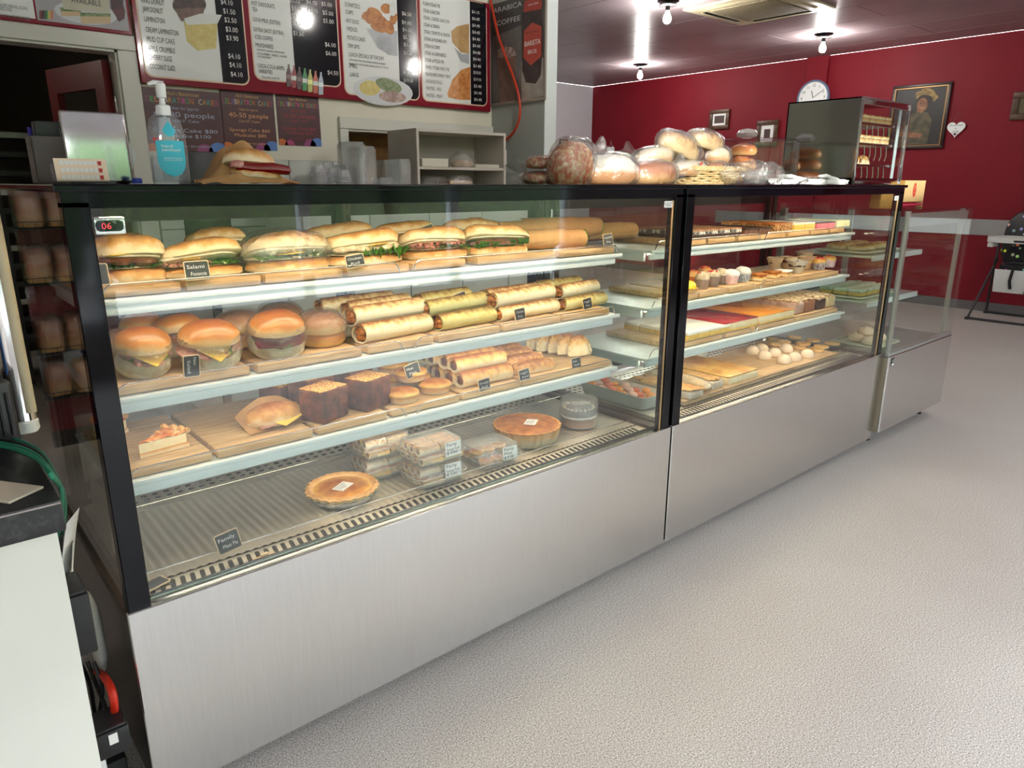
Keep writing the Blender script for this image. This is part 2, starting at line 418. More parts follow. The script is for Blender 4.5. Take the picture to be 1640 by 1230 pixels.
for y in (1.36, -.2, 2.6, 4.2):
    for z in (.86, .955): part('screw', tr(lathe([(.006, 0), (.005, .003), (0.001, .004)], 8), rot=(0, R(-90), 0)), CHROME, band, (XR-.01, y, z))
# street side behind the viewer: sill wall, header, mullions and panes; plain left wall
WALLP = mat('shop_wall_paint', S(206, 198, 190), .7)
struct('wall_left', box(XL-.1, XL, YF, YB, 0, ZC), WALLP)
WX0, WX1 = -2.2, 5.5
struct('wall_front', cat_(box(XL, XR, YF-.15, YF, 0, .35), box(XL, XR, YF-.15, YF, 2.55, ZC), box(XL, WX0, YF-.15, YF, .35, 2.55), box(WX1, XR, YF-.15, YF, .35, 2.55)), WALLP)
ALU = mat('window_frame_paint', S(200, 214, 220), .35)
n = 5
for i in range(n):
    a = WX0+(WX1-WX0)*i/n; b = WX0+(WX1-WX0)*(i+1)/n
    wn = struct('window_%d' % (i+1), cat_(box(a, a+.05, YF-.1, YF-.03, .35, 2.55), box(b-.05, b, YF-.1, YF-.03, .35, 2.55), box(a+.05, b-.05, YF-.1, YF-.03, .35, .41), box(a+.05, b-.05, YF-.1, YF-.03, 2.49, 2.55)), ALU)
    struct('pane', box(a+.05, b-.05, YF-.07, YF-.064, .41, 2.49), WINGLASS, wn)
struct('ground', box(-30, 40, -40, YF-.15, -.15, -.02), mat('outside_paving', S(168, 164, 158), .85, col2=S(150, 147, 142), ns=1.2))
HEDGE = mat('hedge_leaves', S(58, 84, 34), .6, col2=S(26, 44, 16), ns=9, bump=.8, bs=18)
for i in range(5):  # greenery mirrored in the case glass; heights shaped to block the low sun
    hx = -9+4.3*i
    tag(part('hedge', blob(2.1, .8, (1.60 if i < 2 else 2.05), 40, 20, .35, .4, .06, 2.2, i, .95, amp2=.05, fr2=9), HEDGE, None, (hx, -9.5, 0)), 'clipped green hedge outside the shop window, %s from the street corner' % ('first', 'second', 'third', 'fourth', 'fifth')[i], 'hedge', 'hedges outside the window')
# kitchen behind the door and hatch
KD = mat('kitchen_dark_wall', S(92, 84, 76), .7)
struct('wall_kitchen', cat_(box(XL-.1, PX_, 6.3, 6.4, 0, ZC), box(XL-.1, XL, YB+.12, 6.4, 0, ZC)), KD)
kl = thing('kitchen_fill_lamp', 'dim tube lamp on the kitchen ceiling beyond the doorway', 'lamp', (-.9, 4.4, ZC-.36)); part('lamp_tube', tube([(-.5, 0, -.03), (.5, 0, -.03)], .013, 10), mat('fill_lamp_glow', (1, 1, 1), .5, emit=(1, .9, .75), es=70.), kl); part('lamp_body', bbox(-.55, .55, -.03, .03, -.014, .005, .003), WHITE, kl)  # added fill lamp, out of view, lifts the dark kitchen
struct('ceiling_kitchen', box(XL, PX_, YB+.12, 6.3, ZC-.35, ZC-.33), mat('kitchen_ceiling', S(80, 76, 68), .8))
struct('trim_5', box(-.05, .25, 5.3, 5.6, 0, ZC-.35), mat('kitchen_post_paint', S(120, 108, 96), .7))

# portals for the daylight
for nm, X0, X1 in (('window_daylight', WX0, WX1),):
    L = bpy.data.lights.new(nm, 'AREA'); L.shape = 'RECTANGLE'; L.size = X1-X0; L.size_y = 2.2; L.cycles.is_portal = True
    o = bpy.data.objects.new(nm, L); put(o, None, ((X0+X1)/2, YF-.2, 1.45), (R(90), 0, 0))

# ceiling lamps
BULBG = mat('lamp_holder', S(16, 14, 15), .5)
def ceiling_lamp(x, y, label):
    t = thing('ceiling_lamp', label, 'lamp', (x, y, ZC), 0, 'bare bulb lamps on black discs')
    part('ceiling_disc', lathe([(.02, 0), (.092, 0), (.094, -.006), (.02, -.01)], 28), BULBG, t)
    part('lower_disc', lathe([(.02, -.03), (.078, -.03), (.08, -.038), (.02, -.042)], 28), BULBG, t)
    part('socket', lathe([(.012, 0), (.018, -.03), (.02, -.075), (.016, -.08)], 16), BULBG, t)
    b = part('bulb', lathe([(.014, -.08), (.016, -.095), (.03, -.12), (.034, -.142), (.03, -.162), (.017, -.176), (.002, -.181)], 20), LAMPM, t)
for x, y, l in ((5.22, 2.79, 'bare glowing bulb on a black ceiling disc nearest the white wall end'), (7.59, 2.58, 'bare glowing bulb on a black ceiling disc above the wall clock'),
                (7.69, 5.12, 'bare glowing bulb on a black ceiling disc nearest the far corner'), (2.87, 1.02, 'bare bulb over the display counter, seen as a glint in the menu board'),
                (2.29, -1.84, 'bare bulb behind the viewer near the left of the room'), (5.06, -.57, 'bare bulb in front of the counter near the chairs')):
    ceiling_lamp(x, y, l)
# cassette air conditioner
ac = thing('air_conditioner', 'square yellowed ceiling cassette air conditioner with louvre slots', 'air conditioner', (6.02, 2.4, ZC-.001))
ACM = mat('aged_cream_plastic', S(186, 176, 146), .5, col2=S(176, 164, 132), ns=3)
part('surround', bev(cat_(cbox(.95, .95, .018, -.018)), .004, 2), ACM, ac)
part('grille', bev(cbox(.6, .6, .012, -.03), .004, 2), mat('grille_dusty', S(150, 138, 110), .7, col2=S(110, 100, 76), ns=60, bump=.5, bs=200), ac)
for a in range(4):
    c_, s_ = math.cos(a*PI/2), math.sin(a*PI/2)
    part('louvre_slot', tr(cbox(.56, .045, .004, -.021), rot=(0, 0, a*PI/2)), BLACKM, ac, (c_*0-s_*.385, s_*0+c_*.385, 0))
    part('louvre', tr(bev(cbox(.58, .03, .004, 0), .001, 1), rot=(R(20), 0, 0)), ACM, ac, (-s_*.395, c_*.395, -.027), (0, 0, a*PI/2))

# ================================================================= DISPLAY CASES
ZP, ZT, ZD = .512, 1.358, .497      # front panel top, counter top, deck
DEPTH = .74
SH = (1.128, .915, .722)            # shelf surfaces
SY0, SY1 = .165, .62                # shelf front / back
RIB = {}
def rib_mesh(L, W):
    n = int(L/.0055); V = []; F = []
    for j in range(2):
        for i in range(n+1):
            x = L*i/n; V.append((x, j*W, .0016*math.sin(2*PI*x/.022)))
    for i in range(n): F.append((i, i+1, n+2+i, n+1+i))
    return V, F
RIBM = steel('ribbed_steel_tray', (.95, .88, .78), .40, (3, 3, 3), .04)
VENTM = mat('vent_slot_dark', S(24, 24, 26), .6)
slot_me = mesh_of('vent_slot', prism([(x, y) for x, y in rrect(.0105, .038, .005, 3)], 0, .0012), False); slot_me.materials.append(VENTM)
def shelf(t, X0, X1, z, y0=SY0, y1=SY1):
    s = part('shelf', cat_(box(X0, X1, y0+.008, y1, z-.012, z-.002)), WHITEP, t, smooth=False)
    part('front_lip', cat_(bbox(X0, X1, y0, y0+.01, z-.013, z, .003), bbox(X0+.0, X1-.03, y0+.006, y0+.02, z-.036, z-.014, .004)), WHITEP, s)
    for xx in (X0+.02, (X0+X1)/2, X1-.035):
        part('bracket', cat_(bbox(xx-.006, xx+.006, y0+.05, y1+.02, z-.045, z-.012, .002)), WHITEP, s)
    return s
def rail(t, X0, X1, z, y, h=.03):
    """bent wire guard standing on the shelf front"""
    part('wire_rail', tube(arc_pts([(X0, y, z-.006), (X0+.018, y-.004, z+h), (X1-.018, y-.004, z+h), (X1, y, z-.006)], .014, 4), .0019, 6), WIRE, t)
def fed_badge(t, x, z):
    b = part('badge', tr(prism(rrect(.042, .021, .003), 0, .0012), rot=(R(90), 0, 0)), WHITE, t, (x, -.0012, z), smooth=False, label='white badge with dark maker lettering')
    text('F.E.D.', .016, INK, b, (-.018, -.0016, -.0055), FY, .031)
    part('red_arrow', ([(.008, -.0018, .0045), (.0185, -.0018, .008), (.0165, -.0018, .004), (.014, -.0018, .0045)], [(0, 1, 2, 3)]), REDG, b, smooth=False)
def display_case(X0, X1, label, end_left, end_right):
    t = thing('display_case', label, 'display case', (0, 0, 0), 0)
    part('front_panel', bbox(X0, X1-.004, -.012, 0, .045, ZP, .002, 1), STEEL, t, smooth=False)
    part('base', box(X0+.004, X1-.008, .002, DEPTH, .045, ZP-.03), mat('base_side_steel', (.10, .085, .075), .22, 1), t, smooth=False)
    for xx in (X0+.1, X1-.1):
        for yy in (.1, DEPTH-.1): part('foot', lathe([(.02, 0), (.022, .01), (.012, .012), (.012, .045)], 12), BLACKM, t, (xx, yy, 0))
    part('side_rail', bbox(X0, X0+.04, 0, DEPTH, ZP-.03, ZP-.002, .003), BROWNF, t)
    part('side_rail', bbox(X1-.05, X1-.008, 0, DEPTH, ZP-.03, ZP-.002, .003), BROWNF, t)
    part('front_ledge', cat_(bbox(X0+.045, X1-.05, .0, .028, ZP-.012, ZP, .002), box(X0+.045, X1-.05, .03, .034, ZP-.012, ZP+.003)), STEELD, t)
    # air slots in the steel strip behind the front glass, ribbed tray, rear slots
    part('vent_strip', cat_(box(X0+.04, X1-.05, .034, .11, ZD-.01, ZD+.001), box(X0+.04, X1-.05, .52, .66, ZD-.01, ZD+.003)), RIBM, t, smooth=False)
    n = int((X1-X0-.14)/.0215)
    for i in range(n): put(bpy.data.objects.new('vent_slot', slot_me), t, (X0+.07+i*.0215, .080, ZD+.0008), (0, 0, R(-10)))
    part('rear_vent', cat_(*[box(X0+.06+i*.03, X0+.075+i*.03, .545+.03*j, .556+.03*j, ZD+.003, ZD+.004) for i in range(int((X1-X0-.14)/.03)) for j in range(3)]), VENTM, t, smooth=False)['kind'] = 'stuff'
    part('ribbed_tray', rib_mesh(X1-X0-.1, .40), RIBM, t, (X0+.045, .115, ZD+.002))
    for yy in (.118, .50): part('tray_wire', tube([(X0+.06, yy, ZD+.025), (X1-.07, yy, ZD+.025)], .0018, 6), WIRE, t)
    # black printed borders of the front glass and the frame
    bw = .048
    for nm, g in (('frame_post', bbox(X0+.004, X0+bw, -.006, .03, ZP-.004, ZT-.03, .002, 1)), ('frame_post', bbox(X1-.05, X1-.012, -.006, .03, ZP-.004, ZT-.03, .002, 1)),
                  ('frame_beam', bbox(X0+.004, X1-.012, -.006, .035, ZT-.042, ZT-.012, .002, 1))):
        part(nm, g, BLACK, t, smooth=False)
    part('counter_top', bbox(X0-.006, X1-.004, -.016, DEPTH+.01, ZT-.014, ZT, .003, 2), BLACK, t, smooth=False)
    part('gold_seal', bbox(X1-.056, X1-.051, .001, .006, ZP, ZT-.05, .001, 1), mat('tan_seal', S(196, 160, 116), .5), t, smooth=False)
    part('front_glass', box(X0+bw, X1-.05, .0, .006, ZP-.004, ZT-.04), GLASS, t, smooth=False)
    for xx, on in ((X0+.006, end_left), (X1-.026, end_right)):
        if on: part('side_glass', box(xx, xx+.006, .03, DEPTH-.05, ZP-.004, ZT-.014), GLASS, t, smooth=False)
    # rear sliding doors with black stiles
    xm = (X0+X1)/2
    for a, b, yy in ((X0+.03, xm+.02, DEPTH-.02), (xm-.02, X1-.03, DEPTH-.045)):
        part('rear_door_glass', box(a+.03, b-.03, yy, yy+.004, ZP+.03, ZT-.09), GLASS, t, smooth=False)
        part('rear_door_frame', cat_(box(a, a+.035, yy-.008, yy+.012, ZP, ZT-.05), box(b-.035, b, yy-.008, yy+.012, ZP, ZT-.05), box(a+.035, b-.035, yy-.008, yy+.012, ZP, ZP+.03), box(a+.035, b-.035, yy-.008, yy+.012, ZT-.1, ZT-.05)), BLACKM, t, smooth=False)
    for xx in (X0+.03, xm-.014, X1-.055): 
        pt = part('shelf_post', bbox(xx, xx+.028, DEPTH-.09, DEPTH-.07, ZD, ZT-.02, .002, 1), mat('dark_upright', S(60, 56, 54), .35, .6), t, smooth=False)
        part('slots', cat_(*[box(xx+.011, xx+.017, DEPTH-.0915, DEPTH-.0895, .6+.04*i, .622+.04*i) for i in range(18)]), VENTM, pt, smooth=False)['kind'] = 'stuff'
    part('head_box', box(X0+.03, X1-.03, .06, DEPTH-.06, ZT-.03, ZT-.015), mat('head_lining', S(60, 60, 60), .5), t, smooth=False)
    part('light_strip', box(X0+.07, X1-.075, .04, .056, ZT-.036, ZT-.030), LEDW, t, smooth=False, label='warm glowing lamp strip under the top')
    for z in SH:
        shelf(t, X0+.05, X1-.105, z)
        part('shelf_light', box(X0+.08, X1-.16, .20, .212, z-.022, z-.0125), LEDS, t, smooth=False)
        xm2 = X0+.05+(X1-.105-X0-.05)*.46
        rail(t, X0+.07, xm2-.01, z, SY0+.006); rail(t, xm2+.02, X1-.125, z, SY0+.006)
    fed_badge(t, X1-.085, ZT-.062)
    return t
LEDS = mat('shelf_led', (1, .8, .5), .5, emit=(1, .85, .64), es=11.)
case1 = display_case(0, 1.80, 'long black framed glass cake and sandwich case nearest the viewer, on a steel base', True, True)
case2 = display_case(1.806, 3.585, 'middle black framed glass case full of slices and cakes', True, True)
# thermometer read-out behind the top corner of the first case
th = part('thermometer', bev(tr(box(.052, .105, .012, .03, 1.268, 1.300), (0, 0, 0)), .004, 2), CHROME, case1, label='chrome temperature display')
part('display_window', tr(prism(rrect(.046, .02, .008, 5), 0, .001), rot=(R(90), 0, 0)), BLACK, th, (.078, .0125, 1.284), smooth=False)
text('06', .016, mat('red_digits', S(190, 20, 40), .5, emit=(.8, .03, .06), es=1.2), th, (.064, .0108, 1.2785), FY, .016, name='digits')
text('\u00b0C', .006, CHALK, th, (.084, .0108, 1.288), FY, .005)

# third, lower case
X0, X1, Y0, T3, P3 = 3.592, 4.47, -.035, 1.232, .498
t3 = thing('display_case', 'lower silver framed glass case at the far end of the counter', 'display case', (0, 0, 0))
SILV = mat('silver_frame', (.62, .66, .64), .3, .8)
part('front_panel', bbox(X0, X1, Y0-.01, Y0, .08, P3, .002, 1), STEEL, t3, smooth=False)
part('side_panel', box(X0, X0+.012, Y0+.0, .68, .08, P3-.01), mat('tan_side', S(150, 140, 122), .4, .3), t3, smooth=False)
part('base', box(X0+.014, X1-.004, Y0+.01, .68, .085, P3-.02), mat('base_case3', (.2, .2, .2), .4, .8), t3, smooth=False)
for xx in (X0+.08, X1-.08):
    for yy in (Y0+.08, .6): part('foot', lathe([(.018, 0), (.02, .01), (.01, .012), (.01, .085)], 12), BLACKM, t3, (xx, yy, 0))
ft = P3+.006
part('floor_plate', box(X0+.01, X1-.01, Y0+.0, .67, P3-.018, P3-.002), mat('case_deck', S(150, 155, 150), .3, .4), t3, smooth=False)
part('glass_seat', bbox(X0, X1, Y0-.006, Y0+.02, P3, P3+.02, .003), SILV, t3)
part('frame', cat_(box(X0+.003, X0+.03, Y0, Y0+.02, ft, T3), box(X0+.008, X0+.035, .62, .65, ft, T3), box(X1-.06, X1-.035, Y0+.02, Y0+.04, ft, T3), box(X0+.03, X1-.03, Y0+.005, Y0+.03, T3-.075, T3-.012), box(X1-.035, X1-.01, .62, .65, ft, T3)), SILV, t3, smooth=False)
part('front_glass', box(X0+.002, X1-.002, Y0-.008, Y0-.002, ft+.014, T3), GLASS, t3, smooth=False)
for xx in (X0-.0, X1-.008): part('side_glass', box(xx, xx+.006, Y0, .66, ft, T3), GLASS, t3, smooth=False)
part('top_glass', box(X0-.001, X1+.001, Y0-.008, .68, T3+.001, T3+.009), glassy('green_edge_glass', (.86, .94, .9), .06), t3, smooth=False)
part('rear_glass', box(X0+.04, X1-.04, .63, .634, ft, T3-.02), GLASS, t3, smooth=False)
for z, ye in ((1.0, .13), (.76, .12)):
    s = part('shelf', bbox(X0+.03, X1-.2, ye, .55, z-.012, z, .002, 1), mat('glass_green_shelf', S(190, 208, 204), .2), t3, smooth=False)
    part('front_lip', bbox(X0+.03, X1-.2, ye-.012, ye, z-.028, z+.002, .005), WHITEP, s)
ag = part('badge', box(X0+.03, X0+.062, Y0-.012, Y0-.0105, .445, .487), BLACKM, t3, smooth=False, label='small black and white maker badge')
text('AG', .026, WHITE, ag, (X0+.033, Y0-.0128, .464), FY, .026)
part('white_strip', box(X0+.032, X0+.06, Y0-.0126, Y0-.012, .448, .457), WHITE, ag, smooth=False)

# ================================================================= BOARDS
rnd = random.Random(7)
BT = .022
ORD = ['first', 'second', 'third', 'fourth', 'fifth', 'sixth', 'seventh', 'eighth', 'ninth', 'tenth', 'eleventh', 'twelfth', 'thirteenth']
def board(x0, x1, y0, y1, z, label, group):
    o = part('serving_board', bbox(x0, x1, y0, y1, z+.0008, z+BT, .0035, 2), WOOD)
    return tag(o, label, 'board', group)
def boards(case, shelf_nm, z, spans, y0=.183, y1=.56, thick=None):
    for i, (a, b) in enumerate(spans):
        xa, xb = XU(a, y0, z+BT/2), XU(b, y0, z+BT/2)
        if case == 1: xa = max(xa, .055)
        board(xa+.002, xb-.002, y0+rnd.uniform(0, .006), y1, z, 'bamboo serving board, %s from the near end of the %s of the %s' % (ORD[i], shelf_nm, ('', 'nearest case', 'middle case')[case]), 'bamboo boards, %s, %s' % (shelf_nm, ('', 'nearest case', 'middle case')[case]))
boards(1, 'top shelf', SH[0], [(140, 292), (297, 420), (424, 552), (556, 657), (660, 748), (765, 893), (896, 985)])
boards(1, 'middle shelf', SH[1], [(160, 403), (412, 581), (590, 697), (703, 802), (806, 899), (903, 978)])
boards(1, 'lower shelf', SH[2], [(190, 343), (348, 503), (508, 622), (628, 738), (742, 835), (838, 981)])
boards(2, 'top shelf', SH[0], [(1096, 1132), (1136, 1180), (1183, 1217), (1221, 1260), (1263, 1297), (1299, 1328), (1330, 1353)], .186)
boards(2, 'middle shelf', SH[1]+.0, [(1089, 1119), (1122, 1165), (1170, 1208), (1211, 1239), (1242, 1278), (1280, 1344)], .186)
boards(2, 'lower shelf', SH[2]+.0, [(1082, 1159), (1163, 1211), (1216, 1272), (1275, 1342)], .186)
for i, (xa, xb, yb) in enumerate(((2.06, 2.34, .50), (2.345, 2.66, .50), (2.665, 2.92, .5), (2.925, 3.38, .52))):
    board(xa, xb, .125, yb, ZD+.005, 'bamboo board standing on the floor of the middle case, %s from its near end' % ORD[i], 'bamboo boards on the floor of the middle case')

# ================================================================= FOOD BUILDERS
def sub_roll(L, W, H, fill, label, cat, group=None, seed=0, open_=20, bread=None, film=False, name='filled_roll'):
    bread = bread or ROLL
    t = thing(name, label, cat, group=group)
    hb = H*.34
    part('bottom_half', blob(L/2, W/2, hb*.62, 30, 9, .6, .75, .16, 12, seed, .6, True, .07, 50), bread, t)
    part('cut_face', blob(L/2*.95, W/2*.93, .004, 22, 4, .6, .8, .06, 30, seed+1, .6), CRUMB, t, (0, 0, hb*.95))
    zt = hb*1.05
    def ruffle(mt, x0, x1, yf, amp, sd, nm='lettuce', zz=0):
        part(nm, sheet(lambda a, b: (x0+(x1-x0)*a+.004*nz((a*9, b*5, 0), 1, sd), yf+(W*.8)*b, zz+amp*(1-b*.6)*(nz((a*14, b*4, .3), 1, sd)*1.7)+amp*.4*math.sin(a*60+sd)), 46, 6), mt, t, (0, 0, zt+.004))
    if fill == 'schnitzel':
        ruffle(LETT, -L*.36, L*.42, -W*.52, .009, seed)
        part('schnitzel', blob(L*.44, W*.5, .010, 28, 8, .6, .7, .25, 30, seed, .7, True, .2, 90), MEAT, t, (0, -.006, zt+.004), (0, R(4), 0))
        part('cheese_slice', bev(cbox(.06, .05, .003), .001, 1), CHEESE, t, (-.02, -W*.2, zt+.022), (R(-12), 0, R(20)))
    elif fill == 'salami':
        ruffle(HAM, -L*.44, L*.1, -W*.5, .006, seed, 'salami')
        ruffle(LETT, L*.05, L*.40, -W*.5, .006, seed+3)
        part('cheese_slice', prism([(-.04, .03), (.0, -.055), (.045, .03)], 0, .003), CHEESE, t, (-L*.12, -W*.12, zt+.012), (R(-6), 0, R(6)))
    elif fill == 'chicken':
        ruffle(LETT, -L*.12, L*.5, -W*.56, .016, seed)
        for k in range(6): part('chicken_piece', blob(.022, .02, .011, 10, 6, 1, 1, .4, 40, seed+k, .5), CHICK, t, (-L*.36+k*L*.14, -W*.25, zt+.006+.004*(k % 2)))
        part('cheese_slice', bev(cbox(.055, .05, .003), .001, 1), CHEESE, t, (L*.1, -W*.25, zt+.02), (R(-10), 0, R(30)))
    elif fill == 'ham':
        for k in range(3): ruffle(HAM, -L*.42, L*.42, -W*(.5-.04*k), .007, seed+k*2, 'ham', .004*k)
        ruffle(LETT, -L*.05, L*.44, -W*.5, .008, seed+9)
    elif fill == 'beef':
        part('beef', blob(L*.43, W*.46, .010, 28, 7, .6, .7, .3, 30, seed, .6, True, .3, 90), MEAT, t, (0, -.004, zt))
        for k in range(4): ruffle(LETT, -L*.42+k*L*.21, -L*.27+k*L*.21, -W*.54, .010, seed+k*5)
    elif fill == 'plain':
        ruffle(LETT, -L*.4, L*.4, -W*.48, .006, seed)
        part('cheese_slice', bev(cbox(.055, .05, .003), .001, 1), CHEESE, t, (0, -W*.2, zt+.008), (R(-6), 0, R(20)))
    ht = H-hb-.012
    part('top_half', blob(L/2*1.01, W/2*1.03, ht*.92, 34, 14, .62, .72, .22, 11, seed+4, .08, True, .08, 45), bread, t, (0, W*.06, zt+.012), (R(-open_), R(nz((seed, 1, 1), .37)*9), R(nz((seed, 3, 1), .37)*8)))
    part('top_cut_face', blob(L/2*.96, W/2*.96, .007, 26, 5, .6, .75, .1, 30, seed+2, .9), CRUMB, t, (0, W*.06, zt+.004), (R(-open_), R(nz((seed, 1, 1), .37)*9), R(nz((seed, 3, 1), .37)*8)))
    if film:
        part('cling_wrap', blob(L/2*1.06, W/2*1.14, H*.64, 30, 16, .8, .8, .10, 16, seed+8, .85, True, .04, 70), FILM, t, (0, 0, .0))
    return t
def bun(D, H, fill, label, group, seed=0, tilt=0.):
    t = thing('wrapped_bun', label, 'bun', group=group)
    part('bottom_half', blob(D/2, D/2*.96, H*.34, 22, 9, .8, 1, .05, 10, seed, .55), CRUMB if fill else BUN, t)
    z = H*.50
    if fill:
        part('filling', blob(D*.47, D*.46, .008, 26, 6, .7, 1, .25, 40, seed, .6, True, .2, 90), HAM if fill != 'beet' else mat('beetroot', S(110, 20, 50), .4), t, (0, -.004, z-.006))
        part('lettuce', sheet(lambda a, b: (D*.46*math.cos(PI+a*PI)*(1-.3*b), D*.48*math.sin(PI+a*PI)*(1-.3*b), .006*nz((a*12, b*3, 0), 1, seed)+.002), 34, 3), LETT, t, (0, 0, z))
        if fill == 'cheese': part('cheese_slice', bev(cbox(D*.62, D*.62, .0025), .001, 1), CHEESE, t, (0, -D*.18, z+.010), (R(14), 0, R(45)))
    part('top_half', blob(D/2*1.03, D/2*1.0, H*.52, 26, 12, .85, 1, .06, 9, seed+3, .12), BUN, t, (0, .004, z+(.006 if fill else -.008)), (R(-16 if fill else 0), 0, 0))
    part('cling_wrap', blob(D/2*1.10, D/2*1.08, H*.60, 28, 16, .9, 1, .07, 14, seed+7, .8, True, .04, 50), FILM, t)
    return t
def wrap_roll(L, r, m, label, group, seed=0):
    t = thing('tortilla_wrap', label, 'wrap', group=group)
    P = [(-L/2+L*i/14, .004*nz((i*.5, 0, 0), 1, seed), r*.92) for i in range(15)]
    V, F = tube(P, [r*(1+.06*nz((i*.7, 1, 0), 1, seed)) for i in range(15)], 18, cap=False)
    V = [(x, y*1.12, max(0, z*.95)+.0015*nz((x, y, z), 70, seed)) for x, y, z in V]
    # thickness and a loose outer flap
    V2 = [(x*.985, y*.86, r*.9+(z-r*.9)*.86) for x, y, z in V]; n = len(V); k = 18
    F = F+[(a+n, d+n, c+n, b+n) for a, b, c, d in F]+[(j, (j+1) % k, n+(j+1) % k, n+j) for j in range(k)]+[(n-k+j, 2*n-k+j, 2*n-k+(j+1) % k, n-k+(j+1) % k) for j in range(k)]
    part('tortilla', (V+V2, F), m, t)
    part('flap', sheet(lambda a, b: (-L/2*.98+L*.97*a, -r*1.16*math.cos(b*1.7-.25), r*.93+r*1.08*math.sin(b*1.7-.25)+.001*nz((a*9, b*4, 0), 1, seed)), 20, 7), m, t)
    g = cat_(*[tr(blob(r*.34, r*.42, r*.3, 8, 5, 1, 1, .4, 50, seed+i, 1, False), (sx*(L/2-.004-.003*(i % 2)), math.cos(i*1.3)*r*.42*(i > 0), r*.9+math.sin(i*1.3)*r*.40*(i > 0))) for i in range(6) for sx in (-1, 1)])
    part('filling', g, FILL, t)
    return t
def sausage_roll(L, r, label, group, seed=0, name='sausage_roll', p_=None):
    t = thing(name, label, 'sausage roll', group=group)
    k = 16; V, F = tube([(-L/2+L*i/10, 0, r*.85) for i in range(11)], [r*(1+.05*nz((i*.8, 2, 0), 1, seed)) for i in range(11)], k, cap=False)
    V = [(x, y*1.12+.001*nz((x, y, z), 60, seed), max(0, z)) for x, y, z in V]
    V2 = [(x*.97, y*.68, r*.8+(z-r*.8)*.62) for x, y, z in V]; n = len(V)
    F = F+[(j, (j+1) % k, n+(j+1) % k, n+j) for j in range(k)]+[(n-k+j, 2*n-k+j, 2*n-k+(j+1) % k, n-k+(j+1) % k) for j in range(k)]
    part('pastry', (V+V2, F), p_ or PASTRY, t)
    part('sausage_filling', tr(bev(cbox(L*.965, r*1.25, r*1.05, 0), r*.25, 2), (0, 0, r*.32)), SAUS, t)
    return t
def pie(D, H, label, group=None, seed=0, cat='pie', name='meat_pie'):
    t = thing(name, label, cat, group=group)
    r = D/2
    part('pastry_case', lathe([(r*.80, 0), (r*.84, .002), (r*.93, H*.45), (r*.97, H*.52), (r*.99, H*.56), (r*.5, H*.57)], 32, lambda a, i: 1+.012*math.sin(a*3+seed)), SHORT, t)
    part('lid', lathe([(r*.9, H*.55), (r*1.0, H*.58), (r*1.01, H*.70), (r*.95, H*.80), (r*.85, H*.84), (r*.7, H*.93), (r*.45, H), (r*.2, H*1.01), (.001, H*1.0)], 32, lambda a, i: 1+.014*math.sin(a*5+seed*2+i)), LID, t)
    return t
def pasty(W, H, T, label, group, seed=0, m=None, name='pasty'):
    """half-moon pasty standing on its straight edge, crimped round the arc"""
    t = thing(name, label, 'pasty', group=group)
    nu, nv = 26, 8; V = []; F = []
    for s in (-1, 1):
        b = len(V)
        for i in range(nu+1):
            a = PI*i/nu
            for j in range(nv+1):
                q = j/nv
                V.append((W/2*math.cos(a)*q, s*(T/2)*(1-q**3.2)*(1+.1*nz((a*3, q*3, s), 1, seed))+0*s, H*math.sin(a)*q))
        for i in range(nu):
            for j in range(nv):
                q = (b+i*(nv+1)+j, b+i*(nv+1)+j+1, b+(i+1)*(nv+1)+j+1, b+(i+1)*(nv+1)+j)
                F.append(q if s > 0 else q[::-1])
    part('pastry_body', (V, F), m or PASTRY, t)
    P = [(W/2*1.0*math.cos(PI*i/40), .0035*math.sin(i*1.9), max(.004, H*1.0*math.sin(PI*i/40))) for i in range(41)]
    part('crimped_edge', tube(P, .0055, 7), m or PASTRY, t)
    return t
def slice_geo(w, d, h, seed=0, b=.003, amp=.0):
    g = bev(cbox(w, d, h), b, 2)
    if amp: g = ([(x+amp*nz((x, y, z), 60, seed), y+amp*nz((y, z, x), 60, seed+1), z+(amp*nz((x, z, y), 60, seed+2) if z > h*.3 else 0)) for x, y, z in g[0]], g[1])
    return g
def layered(name, label, cat, w, d, layers, group=None, b=.0025, amp=.0006, seed=0):
    """layers: (part name, height, material)"""
    t = thing(name, label, cat, group=group); z = 0
    for nm, h, m in layers:
        part(nm, slice_geo(w, d, h, seed+int(z*1e4), min(b, h*.3), amp), m, t, (0, 0, z)); z += h*.985
    return t
def muffin(r, h, label, group, cup, top, seed=0, parchment=False, bits=None):
    t = thing('muffin', label, 'muffin', group=group)
    if parchment:
        part('parchment_cup', lathe([(r*.75, 0), (r*.80, .002), (r*.95, h*.62), (r*1.25, h*1.25)], 28, lambda a, i: 1+(.16*math.sin(a*4+seed) if i == 3 else .03*math.sin(a*8)*(i > 0))), cup, t)
    else:
        part('paper_cup', lathe([(r*.78, 0), (r*.8, .001), (r, h*.72), (r*.96, h*.74)], 36, lambda a, i: 1+.02*math.cos(a*18)), cup, t)
    part('cake_top', blob(r*1.02, r*1.02, h*.42, 20, 9, .9, 1, .2, 26, seed, .15, True, .08, 80), top, t, (0, 0, h*.66))
    if bits: part('topping', cat_(*[tr(blob(.007, .007, .006, 8, 5, 1, 1, .3, 90, seed+i, .5), (r*.5*math.cos(i*2.4)*(i % 3 > 0), r*.5*math.sin(i*2.4)*(i % 3 > 0), h*1.0+.003*(i % 3 == 0))) for i in range(7)]), bits, t)
    return t
def moveto(t, x, y, z, rx=0, ry=0, rz=0):
    t.location = (x, y, z); t.rotation_euler = (rx, ry, rz); return t
